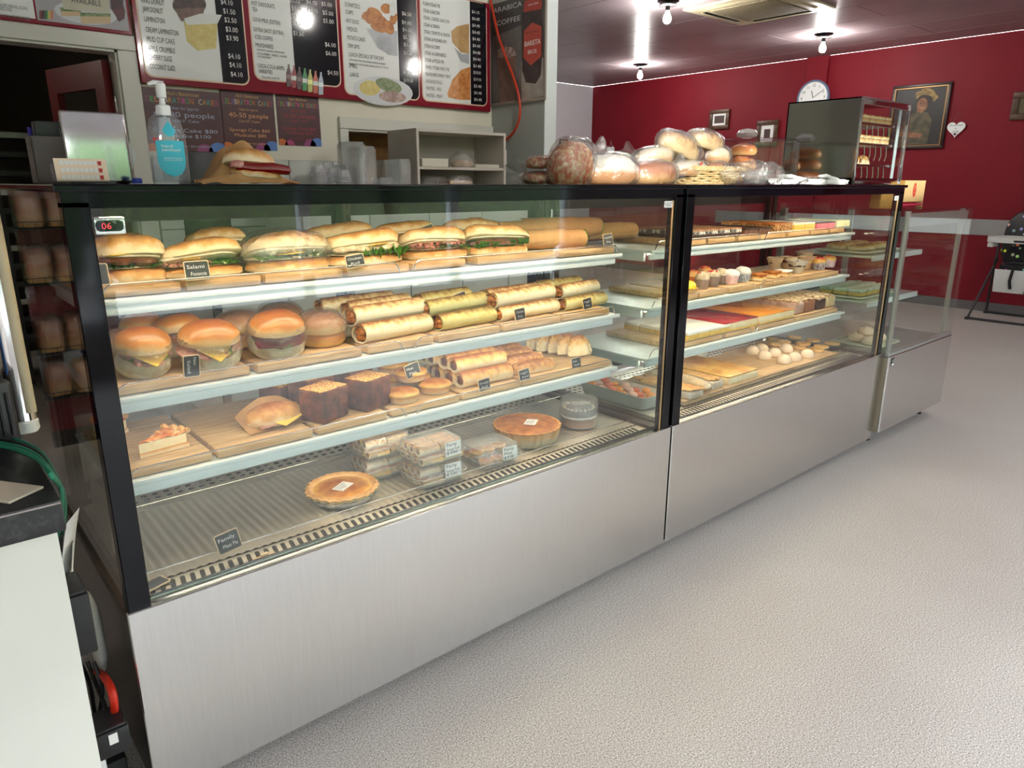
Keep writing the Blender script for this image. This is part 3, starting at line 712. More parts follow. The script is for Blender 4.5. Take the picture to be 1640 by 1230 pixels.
def chalk_tag(u, v, Y, lines, label, w=.046, h=.036, roll=0, face=None, lean=-8, col=None):
    p = hit(u, v, 1, Y)
    t = thing('price_tag', label, 'tag', p, 0, 'chalk price tags', rot=(R(lean), R(-roll), 0))
    part('tag_frame', tr(prism(rrect(w, h, .004, 3), 0, .003), rot=(R(90), 0, 0)), TAGW, t, smooth=False)
    part('chalkboard', tr(prism(rrect(w-.004, h-.004, .003, 3), .003, .0034), rot=(R(90), 0, 0)), SLATE, t, smooth=False)
    n = len(lines)
    for i, s in enumerate(lines):
        if s: text(s, h*.27, CHALK, t, (-w*.40+(w*.12 if i else 0), -.0042, h*.10-i*h*.36), FY, min(w*(.62 if i else .74), w*.115*len(s)))
    return t

# ================================================================= CASE 1: FOOD
ZA, ZB_, ZC3 = SH[0]+BT+.001, SH[1]+BT+.001, SH[2]+BT+.001
G1 = 'filled rolls on the top shelf'
WSH = set()
def place_span(t_fn, u0, u1, Y, z, rz=0, dz=0):
    x0, x1 = XU(u0, Y, z+.03), XU(u1, Y, z+.03)
    t = t_fn((x1-x0)*(.94 if dz is not None and u0 in WSH else 1)); return moveto(t, (x0+x1)/2, Y, z+dz, 0, 0, rz)
rolls = [
 (146, 262, .265, .095, 'schnitzel', 'schnitzel roll with torn crust and lettuce behind the near black post', 'schnitzel', {}),
 (243, 385, .27, .075, 'salami', 'long crusty roll with salami and a cheese corner showing, behind the first chalk tag', 's', {}),
 (388, 524, .262, .085, 'plain', 'long filled roll in shiny cling wrap, lettuce at its cut side', 'p', dict(film=True)),
 (521, 640, .262, .078, 'chicken', 'chicken roll with big frilly lettuce leaves beside a chalk tag', 'c', {}),
 (643, 741, .262, .082, 'ham', 'ham roll with folded pink ham under the tilted chalk tag', 'h', {}),
 (744, 842, .262, .082, 'beef', 'dark beef roll with tufts of lettuce, right of the ham roll', 'b', {})]
for i, (a, b, Y, H, f, lb, _, kw) in enumerate(rolls):
    place_span(lambda L: sub_roll(L, .10, H, f, lb, 'roll', G1, seed=i*3+1, **kw), a, b, Y, ZA, R((-2, 1, 2, 0, 1, -1)[i]))
back = [(152, 240, 'plain'), (298, 395, 'plain'), (492, 592, 'beef'), (600, 694, 'ham'), (706, 802, 'plain')]
for i, (a, b, f) in enumerate(back):
    place_span(lambda L: sub_roll(L, .095, .075, f, 'golden filled roll in the back row of the top shelf, %s from the near end' % ORD[i], 'roll', G1, seed=40+i*3), a, b, .43, ZA, R(-4+2*i), .018 if i else .012)
# paper wrapped wraps at the far end of the top shelf
def paper_wrap(L, r, label, fill=True, seed=0):
    t = thing('paper_wrapped_roll', label, 'wrap', group='paper wrapped rolls on the top shelf')
    V, F = tube([(-L/2+L*i/10, 0, r) for i in range(11)], [r*(.82+.2*min(1, i/6)) for i in range(11)], 14, cap=False)
    V = [(x, y*1.1+.003*nz((x, y, z), 25, seed), max(0, z+.003*nz((x, z, y), 30, seed))) for x, y, z in V]
    part('kraft_sleeve', (V, F+[tuple(range(13, -1, -1))]), KRAFT, t)
    part('sleeve_fold', sheet(lambda a, b: (-L*.3+L*.55*a, -r*1.14*math.cos(b*1.9+a*.5-.2), r+r*1.13*math.sin(b*1.9+a*.5-.2)), 8, 8), KRAFT, t)
    part('lettuce', sheet(lambda a, b: (L/2-.012+.018*b+.004*nz((a*8, b*4, 0), 1, seed), r*.95*math.cos(a*2*PI)*(.55+.5*b), r+r*.9*math.sin(a*2*PI)*(.55+.5*b)+.003*nz((a*20, b*9, 0), 1, seed)), 40, 5), LETT, t)
    part('filling', tr(blob(.012, r*.62, r*.62, 12, 8, 1, 1, .3, 60, seed, 1, False), (L/2-.008, 0, r)), FILL, t)
    return t
place_span(lambda L: paper_wrap(L, .031, 'brown paper wrap with curly lettuce at its open end, beside the beef roll'), 826, 922, .25, ZA, R(-14))
place_span(lambda L: paper_wrap(L, .034, 'larger paper wrapped roll stacked behind the lettuce wrap', seed=4), 800, 950, .40, ZA, R(-4), .022)
place_span(lambda L: paper_wrap(L, .030, 'paper wrapped roll lying by the far end of the top shelf', seed=9), 935, 1015, .42, ZA, R(4))
# middle shelf: wrapped buns
GB = 'cling wrapped buns on the middle shelf'
buns = [(180, 272, .265, .085, 'cheese', 'wrapped bun with a hanging cheese corner beside the near post'),
        (284, 382, .258, .085, 'cheese', 'wrapped bun with cheese corner above the leaning chalk tag'),
        (396, 484, .262, .088, 'beet', 'wrapped bun showing red beetroot and ham, third in the front row'),
        (474, 550, .30, .085, '', 'plain glazed wrapped bun at the end of the front row beside the wraps'),
        (168, 222, .40, .08, '', 'glazed wrapped bun half hidden by the near post, back row'),
        (192, 266, .50, .085, 'ham', 'dark wrapped bun at the back corner of the middle shelf'),
        (246, 328, .41, .088, 'ham', 'glazed wrapped bun in the back row above the cheese buns'),
        (342, 426, .41, .09, '', 'tall glazed wrapped bun in the middle of the back row'),
        (414, 484, .49, .088, '', 'dark topped wrapped bun highest at the back near the wraps')]
for i, (a, b, Y, H, f, lb) in enumerate(buns):
    x0, x1 = XU(a, Y, ZB_+.04), XU(b, Y, ZB_+.04)
    D = (x1-x0)/1.06
    tl = 30 if i < 3 else (8 if i < 6 else 4)
    if i == 7: tl = 0
    t = bun(D*1.02, H, f, lb, GB, i*5+2); moveto(t, (x0+x1)/2, Y, ZB_+.004+(.01 if tl > 10 else .002), R(tl)*.7, 0, R(rnd.uniform(-20, 20)))
# middle shelf: tortilla wraps in four piles
GW = 'toasted tortilla wraps on the middle shelf'
wr_ = [(566, 692, .245, 0, .027, WRAPM, 'pale tortilla wrap at the bottom front of the near pile, filling showing at its end'),
       (553, 683, .285, .042, .028, WRAPM, 'pale toasted wrap on the top front of the near pile'),
       (545, 660, .365, .048, .026, WRAPM, 'toasted wrap second from front on the near pile'),
       (505, 632, .44, .050, .026, WRAPM, 'browned wrap at the back of the near pile beside the buns'),
       (520, 650, .33, 0, .026, WRAPM, 'lower wrap hidden under the near pile'),
       (692, 792, .245, 0, .0255, WRAPG, 'green herb wrap at the bottom front beside the double wire end'),
       (668, 783, .29, .038, .026, WRAPG, 'green herb wrap resting on the front one'),
       (664, 752, .375, .044, .027, WRAPG, 'green herb wrap at the back under the tilted chalk tag'),
       (680, 775, .33, 0, .0255, WRAPG, 'lower green herb wrap behind the front one'),
       (788, 895, .245, 0, .023, WRAPM, 'slim pale wrap at the front behind the square chalk tag'),
       (774, 890, .285, .036, .028, WRAPM, 'fat charred wrap on top of the third pile'),
       (768, 868, .365, .036, .026, WRAPM, 'charred wrap behind on the third pile'),
       (780, 880, .33, 0, .024, WRAPM, 'lower wrap within the third pile'),
       (893, 970, .25, 0, .023, WRAPG, 'speckled wrap at the front of the far pile beside its chalk tag'),
       (884, 958, .29, .036, .026, WRAPM, 'speckled toasted wrap on top of the far pile'),
       (850, 930, .38, .040, .026, WRAPG, 'browned wrap at the back of the far pile'),
       (876, 950, .34, 0, .024, WRAPM, 'lower wrap within the far pile')]
WSH = {q[0] for q in wr_}
for i, (a, b, Y, dz, r, m, lb) in enumerate(wr_):
    place_span(lambda L: wrap_roll(L, r, m, lb, GW, i), a, b, Y+(.006 if dz == 0 else 0), ZB_, R((7, 5, 8, 4)[i % 4]), dz)
# lower shelf
def quiche_slice(label, seed=0):
    t = thing('quiche_slice', label, 'quiche', group='quiche slices')
    def wedge(L, a): return [(0, 0), (L*math.cos(-a), L*math.sin(-a)), (L*1.03, 0), (L*math.cos(a), L*math.sin(a))]
    part('pastry_base', prism(wedge(.115, .36), 0, .012), SHORT, t, smooth=False)
    part('egg_filling', tr(prism(wedge(.110, .35), 0, .022), (0, 0, .012)), CREAMS, t, smooth=False)
    part('browned_top', sheet(lambda a, b: (.112*(.03+.97*a)*math.cos((b-.5)*.72), .112*(.03+.97*a)*math.sin((b-.5)*.72), .036+.007*nz((a*6, b*5, 0), 1, seed)), 16, 12), mat('quiche_top', S(236, 168, 96), .5, col2=S(206, 96, 50), ns=60, bump=.5), t)
    V, F = tube([(.115*math.cos(a), .115*math.sin(a), .030+.012*abs(math.sin(a*14))) for a in [(-.38+.76*i/14) for i in range(15)]], .006, 8)
    part('crust_rim', (V, F), SHORT, t)
    return t
p = hit(225, 735, 2, ZC3); moveto(quiche_slice('quiche slice with browned cheesy top and fluted rim, cut side to the front'), p.x, p.y, ZC3, 0, 0, R(28))
p = hit(190, 722, 2, ZC3); moveto(quiche_slice('quiche slice partly hidden by the near black post', 3), p.x-.02, p.y+.05, ZC3, 0, 0, R(70))
# bacon and egg roll in paper
t = thing('paper_wrapped_roll', 'egg and bacon roll folded in brown paper, alone on the lower shelf', 'roll')
xc = XU(438, .28, ZC3+.03); moveto(t, xc, .285, ZC3, 0, 0, R(6))
part('toasted_roll', blob(.072, .048, .034, 26, 12, .8, .9, .12, 18, 3, .5, True, .05, 60), ROLL, t, (0.004, 0, .006))
part('cheese_slice', bev(cbox(.09, .07, .003), .001, 1), CHEESE, t, (.02, -.02, .020), (R(10), R(-4), R(28)))
part('bacon', sheet(lambda a, b: (-.055+.07*a, -.05+.03*b, .012+.005*nz((a*8, b*3, 0), 1, 2)), 20, 4), HAM, t)
part('kraft_paper_sheet', sheet(lambda a, b: (-.082+.165*a+.01*(b-.5), -.045+.105*b, .002+(.075*max(0, b-.25)**.8 if b > .25 else 0)*(1-.9*abs(a-.55)**2*2.5)+.003*nz((a*6, b*6, 0), 1, 5)), 22, 14), KRAFT, t)
# banana bread
GBB = 'thick slabs of banana bread'
def banana(label, w=.105, d=.085, h=.085, seed=0):
    t = thing('banana_bread_slab', label, 'cake', group=GBB)
    part('dark_crust', slice_geo(w, d, h, seed, .008, .003), BANCR, t)
    part('cut_top', tr(slice_geo(w*.93, d*.93, .003, seed+1, .001, .0008), (0, 0, h-.0012)), BANANA, t)
    return t
for u, Y, lb, rz in ((520, .245, 'banana bread slab at the front with a pale speckled top, near one of the pair', 20), (590, .262, 'banana bread slab at the front beside the meat pies', 20), (500, .375, 'banana bread slab in the second row, near one', 20),
                     (564, .40, 'banana bread slab in the second row, far one, partly hidden', 20), (452, .46, 'low dark banana bread slab at the back left of the group', 24)):
    t = banana(lb, h=.088 if u != 452 else .06, seed=u); moveto(t, XU(u, Y, ZC3+.03), Y, ZC3, 0, 0, R(rz))
# meat pies
GP = 'meat pies on the lower shelf'
pz = {}
for u, Y, dz, lb in ((644, .245, 0, 'meat pie at the bottom front beside the banana bread'), (696, .262, 0, 'meat pie at the bottom front on the far side of its stack'), (657, .31, .038, 'meat pie on top of the stack, chalk tag standing on it'),
                     (624, .42, 0, 'browned meat pie at the back of the stack'), (664, .37, 0, 'meat pie hidden in the middle under the top one'), (628, .43, .038, 'brown topped meat pie stacked at the back')):
    moveto(pie(.102, .038, lb, GP, int(u)), XU(u, Y, ZC3+.02+dz), Y, ZC3+dz)
# sausage rolls
GS = 'sausage rolls on the lower shelf'
srs = [(736, 812, .245, 0, 'front bottom sausage roll behind its chalk tag'), (716, 790, .30, 0, 'second bottom sausage roll, meat end showing'), (700, 772, .355, 0, 'third bottom sausage roll'), (690, 758, .41, 0, 'fourth bottom sausage roll at the back'),
       (726, 802, .275, .042, 'golden sausage roll topmost at the front of the pile'), (709, 786, .335, .044, 'browned sausage roll second on top of the pile'), (690, 768, .39, .045, 'browned sausage roll third on top of the pile'), (676, 750, .45, .040, 'dark sausage roll at the back of the pile top')]
for i, (a, b, Y, dz, lb) in enumerate(srs):
    place_span(lambda L: sausage_roll(L, .026, lb, GS, i), a, b, Y, ZC3, R((-3, 2, -5, 0)[i % 4]), dz)
# veggie pasties (long) and meat pasties (half-moons on edge)
VEGP = crust('seeded_pastry', S(236, 206, 156), S(222, 160, 92), S(150, 90, 44), .2, .9, 60, .55, .4, 90, amt=.6)
for i, (a, b, Y, dz) in enumerate(((822, 886, .25, 0), (802, 868, .305, .012), (788, 852, .365, .02), (772, 832, .43, .022))):
    def vp(L, i=i):
        t = thing('veggie_pasty', 'long seeded vegetable pasty, %s from the front of its slanting row' % ORD[i], 'pasty', group='vegetable pasties')
        part('pastry_body', blob(L/2, .030, .026, 26, 10, .7, .8, .08, 20, i, .5, True, .03, 80), VEGP, t)
        part('crimped_seam', tube([(-L/2*.9+L*.9*k/24, .003*math.sin(k*2), .0385-.00006*(k-12)**2) for k in range(25)], .0035, 6), VEGP, t)
        return t
    place_span(vp, a, b, Y, ZC3, R(-4), dz)
for i, (u, Y) in enumerate(((929, .30), (912, .345), (897, .39), (878, .435), (862, .48))):
    t = pasty(.098, .072, .042, 'half-moon meat pasty standing on edge, %s from the front of five' % ORD[i], 'meat pasties standing on edge', i)
    moveto(t, XU(u, Y, ZC3+.03), Y, ZC3+.002, R(-10), 0, R(-12))
# floor of the case
DK = ZD+.006
def family_pie(label, D=.2, H=.036):
    t = thing('family_pie', label, 'pie'); r = D/2
    FOIL = mat('foil_tray', (.75, .75, .75), .3, 1, bump=.5, bs=80)
    part('foil_tray', lathe([(r*.78, 0), (r*.8, .001), (r*.93, H*.6), (r*1.0, H*.66), (r*.99, H*.62)], 40), FOIL, t)
    part('crust_rim', lathe([(r*.86, H*.55), (r*.98, H*.68), (r*1.01, H*.95), (r*.93, H*1.12), (r*.84, H*1.0), (r*.80, H*.84)], 96, lambda a, i: 1+(.030*math.sin(a*24)+.012*math.sin(a*7)) * (i in (1, 2, 3))), SHORT, t)
    part('lid', lathe([(r*.88, H*.84), (r*.7, H*.93), (r*.4, H*.97), (.001, H*.98)], 40), LID, t)
    l = part('paper_label', cbox(.058, .036, .0006), PAPER, t, (.0, -.005, H*.985), (0, 0, R(20)), smooth=False)
    text('Homemade\nFamily Pie\n$ 19.00', .0085, INK, l, (-.024, .008, .0009), (0, 0, 0), .044)
    return t
moveto(family_pie('family size pie with a handwritten paper label on the steel floor of the case'), *(lambda p: (p.x, p.y, DK))(hit(548, 784, 2, ZD+.03)), 0, 0, R(10))
# clear boxes of party sausage rolls
def party_box(label, group, items, W=.165, D_=.14, H=.062, lines=('Party', 'Sausage Rolls', '$ 5.00')):
    t = thing('party_food_box', label, 'food box', group=group)
    def shell(w, d, z0, z1, k):
        P = rrect(w, d, .02, 4); n = len(P); Q = [(x*k, y*k) for x, y in P]
        V = [(x, y, z0) for x, y in P]+[(x, y, z1) for x, y in Q]
        return V, [(i, (i+1) % n, n+(i+1) % n, n+i) for i in range(n)]+[tuple(range(n, 2*n))]
    part('clear_tub', tr(shell(W, D_, 0, H*.5, .9), rot=(PI, 0, 0), loc=(0, 0, H*.5)), PLAST, t, smooth=False)
    part('clear_lid', shell(W, D_, H*.5+.001, H, .88), PLAST, t, smooth=False)
    part('rim', tube([(x, y, H*.5) for x, y in rrect(W*1.05, D_*1.05, .02, 4)], .0022, 6, True), PLAST, t)
    return t
def party_label(t, W, D_, H, lines, lx=.03):
    l = part('paper_label', tr(cbox(.056, .0006, .042), (0, 0, 0)), PAPER, t, (lx, -D_/2-.004, H*.32), (R(-6), 0, 0), smooth=False)
    y = .030
    for s, h, wd in lines: text(s, h, INK, l, (-.024, -.0009, y), FY, wd); y -= h*1.02
GPB = 'clear boxes of party food'
ptop = [('Party', .013, .036), ('Sausage Rolls', .011, .046), ('$ 5.00', .013, .036)]
xb = (XU(625, .2, ZD+.05)+XU(737, .2, ZD+.05))/2
XBX = xb+.012
for k in range(2):
    for s, (dx, dy) in enumerate(((0, 0), (-.09, .15))):
        z = DK+k*.066
        t = party_box('clear box of party sausage rolls, %s, %s' % (('lower box of the stack', 'upper box of the stack')[k], ('front', 'behind')[s]), GPB, None)
        moveto(t, XBX+dx, .19+dy, z, 0, 0, R(-3+2*k))
        if s == 0: party_label(t, .165, .14, .062, ptop)
        elif k: 
            l = part('paper_label', cbox(.05, .03, .0006), PAPER, t, (0.02, 0, .0632), smooth=False); text('Party', .014, INK, l, (-.02, -.004, .0009), (0, 0, 0), .036)
        first = None
        for j in range(7):
            for q in range(2):
                lb = 'party sausage roll in the %s box of the %s stack, %s column, %s of seven' % (('lower', 'upper')[k], ('front', 'rear')[s], ('near', 'far')[q], ORD[j])
                if first is None: first = sausage_roll(.068, .0145, lb, 'party sausage rolls in clear boxes, %s stack' % ('front', 'rear')[s], j, 'party_sausage_roll'); o = first
                else: o = dup(first, (0, 0, 0), label=lb)
                moveto(o, XBX+dx-.036+.072*q, .19+dy+(-.050+.033*j if j < 4 else -.034+.033*(j-4)), z+.003+(.026 if j > 3 else 0), 0, 0, R(-5+5*((j*3+q) % 3)))
t = party_box('clear box of party pies with a handwritten label, beside the sausage roll boxes', GPB, None)
xp = XU(775, .2, ZD+.04)
moveto(t, xp+.01, .185, DK, 0, 0, R(-4)); party_label(t, .165, .14, .062, [('Party', .013, .038), ('Pies', .013, .030), ('$ 5.00', .013, .036)])
first = None
for j in range(3):
    for q in range(3):
        lb = 'little party pie in the clear box, %s column, %s row' % (ORD[j], ('front', 'middle', 'back')[q])
        if first is None: first = pie(.046, .024, lb, 'party pies in the clear box', 3, name='party_pie'); o = first
        else: o = dup(first, (0, 0, 0), label=lb)
        moveto(o, xp-.036+.046*j, .147+.045*q, DK+.003+.02*(q == 1), R(8 if q == 0 else 0), 0, j)
# big fluted quiche, cake in clear dome
t = thing('fluted_quiche', 'large deep fluted quiche with brown top and paper label', 'quiche')
r = .118
part('fluted_crust', lathe([(r*.86, 0), (r*.88, .002), (r*.99, .052), (r*1.0, .056), (r*.9, .055)], 96, lambda a, i: 1+.022*math.cos(a*28)), SHORT, t)
part('baked_top', lathe([(r*.96, .050), (r*.93, .056), (r*.6, .060), (.001, .061)], 40), mat('quiche_brown_top', S(196, 128, 66), .5, col2=S(150, 84, 40), ns=30, bump=.3), t)
l = part('paper_label', cbox(.058, .04, .0006), PAPER, t, (.01, -.01, .0612), (0, 0, R(35)), smooth=False)
text('Family\nQuiche\n$ 20.00', .009, INK, l, (-.02, .008, .0009), (0, 0, 0), .036)
p = hit(850, 690, 2, ZD+.04); moveto(t, p.x, p.y+.02, DK, 0, 0, 0)
t = thing('cake_in_tub', 'small brown layered cake in a clear round tub near the fluted quiche', 'cake')
r = .070
part('cake_bottom', lathe([(r*.9, .003), (r*.92, .03), (r*.9, .034), (.001, .034)], 36), crust('cake_side', S(190, 120, 70), S(170, 104, 60), S(120, 70, 40), .1, .9, 60, .8), t)
part('cream_layer', lathe([(r*.91, .034), (r*.94, .038), (r*.9, .042), (.001, .042)], 36, lambda a, i: 1+.03*math.sin(a*11)), ICING, t)
part('cake_top', lathe([(r*.9, .042), (r*.91, .058), (r*.86, .066), (.001, .067)], 36), CHOC, t)
part('nut_ring', cat_(*[tr(blob(.005, .005, .004, 7, 4, 1, 1, .4, 90, i, .5), (r*.78*math.cos(i*.31), r*.78*math.sin(i*.31), .066)) for i in range(20)]), CHICK, t)
part('clear_tub', lathe([(r*.96, 0), (r*1.0, .002), (r*1.02, .04), (r*1.05, .045), (r*1.02, .05), (r*1.0, .095), (r*.93, .101), (.001, .102)], 48, lambda a, i: 1+.008*math.cos(a*40)*(i in (2, 5))), PLAST, t)
p = hit(930, 668, 2, ZD+.04); moveto(t, p.x+.01, p.y+.02, DK, 0, 0, 0)
# chalk tags
chalk_tag(152, 440, .165, ('', ''), 'chalk tag half hidden behind the near black post on the top shelf', .05, .044)
chalk_tag(315, 433, .172, ('Salami', 'Focaccia'), 'blackboard tag standing in front of the salami roll', .054, .042, 0)
chalk_tag(568, 418, .172, ('Chicken', 'Roll'), 'blackboard tag standing in front of the chicken roll', .053, .033, 6)
chalk_tag(684, 372, .30, ('Ham', 'Focaccia'), 'tilted blackboard tag perched on the ham roll', .050, .040, 16)
chalk_tag(973, 384, .175, ('Falafel', 'Wrap'), 'blackboard tag by the far end of the top shelf', .048, .040, 5)
chalk_tag(306, 586, .150, ('Ham', 'Salad'), 'blackboard tag leaning sideways over the wire below the wrapped buns', .050, .038, -94)
chalk_tag(737, 478, .29, ('Bacon', 'Egg & Cheese'), 'blackboard tag standing on the green herb wraps', .046, .038, 12)
chalk_tag(832, 503, .20, ('Chicken', 'Wrap'), 'blackboard tag in front of the slim pale wrap', .044, .038, 4)
chalk_tag(940, 486, .20, ('Veggie', 'Wrap'), 'blackboard tag in front of the far pile of wraps', .044, .038, 6)
chalk_tag(660, 593, .27, ('Meat', 'Pies'), 'blackboard tag reading meat pies, standing on the top pie', .052, .042, 12)
chalk_tag(775, 616, .185, ('Sausage', 'Roll'), 'blackboard tag in front of the sausage rolls', .046, .038, 4)
chalk_tag(839, 600, .19, ('Veggie', 'Pastie'), 'blackboard tag in front of the vegetable pasties', .046, .038, 6)
chalk_tag(922, 581, .20, ('Meat', 'Pastie'), 'blackboard tag in front of the half-moon pasties', .046, .038, 4)
chalk_tag(365, 867, .10, ('Family', 'Meat Pie'), 'blackboard tag reading family meat pie, on the steel floor of the case', .056, .048, 8, lean=-14)
p = hit(240, 940, 2, ZD+.01); t = thing('price_tag', 'blackboard tag fallen flat at the near front corner of the case floor', 'tag', (p.x+.012, p.y+.012, DK), R(20), 'chalk price tags')
part('tag_frame', prism(rrect(.056, .04, .004, 3), 0, .003), TAGW, t, smooth=False); part('chalkboard', prism(rrect(.05, .034, .003, 3), .003, .0034), SLATE, t, smooth=False)
p = hit(424, 890, 2, ZD+.01)
t = thing('tag_holder', 'small pale wooden tag holder fallen on the front air slots', 'tag holder', (p.x, p.y, ZD+.003), R(8))
part('wood_base', bbox(-.028, .028, -.011, .011, 0, .006, .003), TAGW, t); part('slotted_block', bbox(-.010, .010, -.004, .005, .006, .014, .002), TAGW, t)

# ================================================================= CASE 2: FOOD
ROWN = ('front', 'second', 'third', 'back')
def grid(u0, u1, nx, ys, z, d, layers, name, cat, desc, group, amp=.0006):
    xa, xb = XU(u0, ys[0], z+.02), XU(u1, ys[0], z+.02); w_ = (xb-xa)/nx
    first = None
    for j, Y in enumerate(ys):
        for i in range(nx):
            lb = '%s, %s row, %s from the near end' % (desc, ROWN[min(j, 3)], ORD[i]) if nx > 1 else '%s, %s row' % (desc, ROWN[min(j, 3)])
            if first is None: o = first = layered(name, lb, cat, w_-.003, d, layers, group, amp=amp, seed=int(u0))
            else: o = dup(first, (0, 0, 0), label=lb)
            moveto(o, xa+w_*(i+.5), Y, z, 0, 0, R(rnd.uniform(-2, 2)))
YS = (.225, .295, .365, .435)
grid(1099, 1178, 4, YS, ZA, .062, [('dark_base', .016, CHOC), ('coconut_side', .014, COCO), ('caramel_top', .006, mat('caramel', S(150, 104, 70), .4, col2=S(196, 150, 110), ns=30))], 'chocolate_slice', 'cake slice', 'dark chocolate and coconut slice', 'chocolate coconut slices')
grid(1183, 1226, 2, YS, ZA, .062, [('brown_base', .022, mat('hedgehog', S(120, 84, 62), .6, col2=S(84, 54, 40), ns=60, bump=.4)), ('choc_top', .007, CHOC)], 'wrapped_brown_slice', 'cake slice', 'brown slice in cling wrap with chocolate top', 'brown wrapped slices')
grid(1229, 1260, 1, YS, ZA, .062, [('oat_base', .036, OAT), ('golden_top', .006, FILL)], 'oat_slice', 'cake slice', 'nutty oat slice with golden top', 'oat slices')
grid(1263, 1296, 2, YS, ZA, .062, [('yellow_sponge', .030, EYEL), ('pale_icing', .007, ICING)], 'yellow_slice', 'cake slice', 'yellow sponge slice with pale icing', 'yellow sponge slices')
grid(1299, 1328, 2, YS, ZA, .062, [('pink_sponge', .028, PINK), ('chocolate_top', .006, CHOC)], 'pink_slice', 'cake slice', 'bright pink slice with a thin chocolate top', 'pink slices')
grid(1331, 1352, 1, YS, ZA, .062, [('pale_sponge', .036, mat('lemon_pale', S(232, 234, 190), .7, col2=S(222, 222, 160), ns=50, bump=.4))], 'lemon_slice', 'cake slice', 'pale lemon coconut slice at the far end of the top shelf', 'pale lemon slices', .0016)
# middle shelf
t = thing('lemon_tart', 'bright yellow topped tart beside the black post of the middle case', 'tart'); 
part('tart_shell', lathe([(.03, 0), (.04, .015), (.042, .018), (.03, .017)], 28, lambda a, i: 1+.03*math.sin(a*14)*(i > 0)), SHORT, t); part('lemon_topping', blob(.036, .036, .028, 18, 9, .9, 1, .25, 30, 2, .2, True, .1, 80), mat('lemon_yellow', S(250, 214, 40), .3), t, (0, 0, .014))
moveto(t, XU(1101, .235, ZB_), .235, ZB_)
CUPS = {'orange': mat('orange_cup', S(214, 120, 60), .6), 'grey': mat('grey_cup', S(168, 150, 142), .6, col2=S(150, 132, 126), ns=60), 'pink': mat('pink_cup', S(240, 190, 200), .5, col2=S(250, 236, 236), ns=90), 'blue': mat('blue_speckled_cup', S(220, 228, 236), .5, col2=S(120, 140, 170), ns=160, lo=.45, hi=.6), 'parch': mat('parchment', S(214, 186, 156), .7), 'greyw': mat('pale_parchment', S(206, 200, 186), .7), 'sprk': mat('sprinkle_cup', S(200, 204, 216), .5, col2=S(110, 100, 130), ns=160, lo=.45, hi=.6)}
STRAW = mat('strawberry', S(214, 54, 44), .35)
GM = 'muffins and cupcakes on the middle shelf'
for u, Y, r, h, c, tp, bits, pch, lb in (
   (1108, .32, .030, .062, 'orange', LID, STRAW, 0, 'tall cupcake in an orange cup with strawberry, nearest the black post'),
   (1124, .255, .031, .062, 'grey', CHICK, STRAW, 0, 'cupcake in a grey cup with strawberry pieces, front row near end'),
   (1141, .27, .031, .060, 'grey', CHICK, STRAW, 0, 'cupcake in a grey cup with strawberry pieces, front row far one'),
   (1128, .37, .031, .062, 'grey', LID, STRAW, 0, 'strawberry cupcake in the back row behind two grey cups'),
   (1156, .29, .032, .060, 'grey', CHICK, None, 0, 'brown topped cupcake wedged beside the pink wrapped one'),
   (1170, .26, .036, .058, 'pink', ICING, None, 0, 'pink and white cling wrapped cupcake'),
   (1190, .275, .036, .056, 'blue', ICING, None, 0, 'cling wrapped cupcake with blue sprinkles'),
   (1241, .42, .034, .05, 'parch', CHOC, None, 1, 'muffin in folded brown parchment at the back'),
   (1262, .40, .034, .05, 'parch', CHOC, None, 1, 'dark muffin in tall parchment behind the chocolate one'),
   (1276, .275, .038, .050, 'greyw', CHOC, CHOC, 1, 'large chocolate muffin in pale parchment at the front'),
   (1292, .34, .036, .050, 'parch', LID, STRAW, 1, 'golden muffin with jam spots in brown parchment'),
   (1288, .44, .034, .056, 'parch', LID, STRAW, 1, 'golden jam muffin highest at the back'),
   (1312, .275, .034, .052, 'sprk', LID, STRAW, 0, 'golden muffin in a sprinkle patterned cup'),
   (1328, .30, .034, .054, 'pink', LID, STRAW, 0, 'golden muffin in a pink cup at the far end')):
    moveto(muffin(r, h, lb, GM, CUPS[c], tp, int(u), bool(pch), bits), XU(u, Y, ZB_+.03), Y, ZB_)
for u, Y, w_, lb in ((1213, .25, .062, 'glazed orange brown pastry square'), (1236, .26, .065, 'iced pastry square with chocolate drizzle, near one'), (1254, .25, .060, 'iced pastry square with pale nutty top')):
    t = layered('pastry_square', lb, 'pastry', w_, .07, [('pastry_base', .022, PASTRY), ('iced_top', .010, ICING if 'pale' in lb else FILL)], 'iced pastry squares', .005, .003, int(u)); moveto(t, XU(u, Y, ZB_+.02), Y, ZB_, 0, 0, R(8))
# lower shelf slabs
grid(1088, 1157, 4, (.235, .320, .405, .490), ZC3, .082, [('cake_base', .022, EYEL), ('white_icing', .012, ICING)], 'vanilla_slab', 'cake slice', 'white iced square of the big slab cake', 'white iced slab squares')
for a, b, mt, lb in ((1159, 1213, GLZR, 'long cheesecake slab with shiny deep red jelly top'), (1216, 1271, GLZO, 'long cheesecake slab with golden orange glaze')):
    x0, x1 = XU(a, .2, ZC3+.02), XU(b, .2, ZC3+.02)
    t = layered('cheesecake_slab', lb, 'cake', x1-x0-.004, .36, [('biscuit_base', .008, EYEL), ('cream_filling', .028, CREAMS), ('glaze_top', .004, mt)], 'glazed cheesecake slabs', .002, .0004); moveto(t, (x0+x1)/2, .375, ZC3)
LFM = {'w': mat('wrapped_pink_loaf', S(206, 180, 170), .4, col2=S(170, 130, 110), ns=30), 'b': mat('brown_loaf', S(166, 112, 80), .7, col2=S(140, 88, 60), ns=60), 'd': mat('dark_loaf', S(84, 60, 54), .7, col2=S(64, 44, 40), ns=60), 'c': mat('cream_loaf', S(226, 204, 160), .7, col2=S(210, 184, 136), ns=60)}
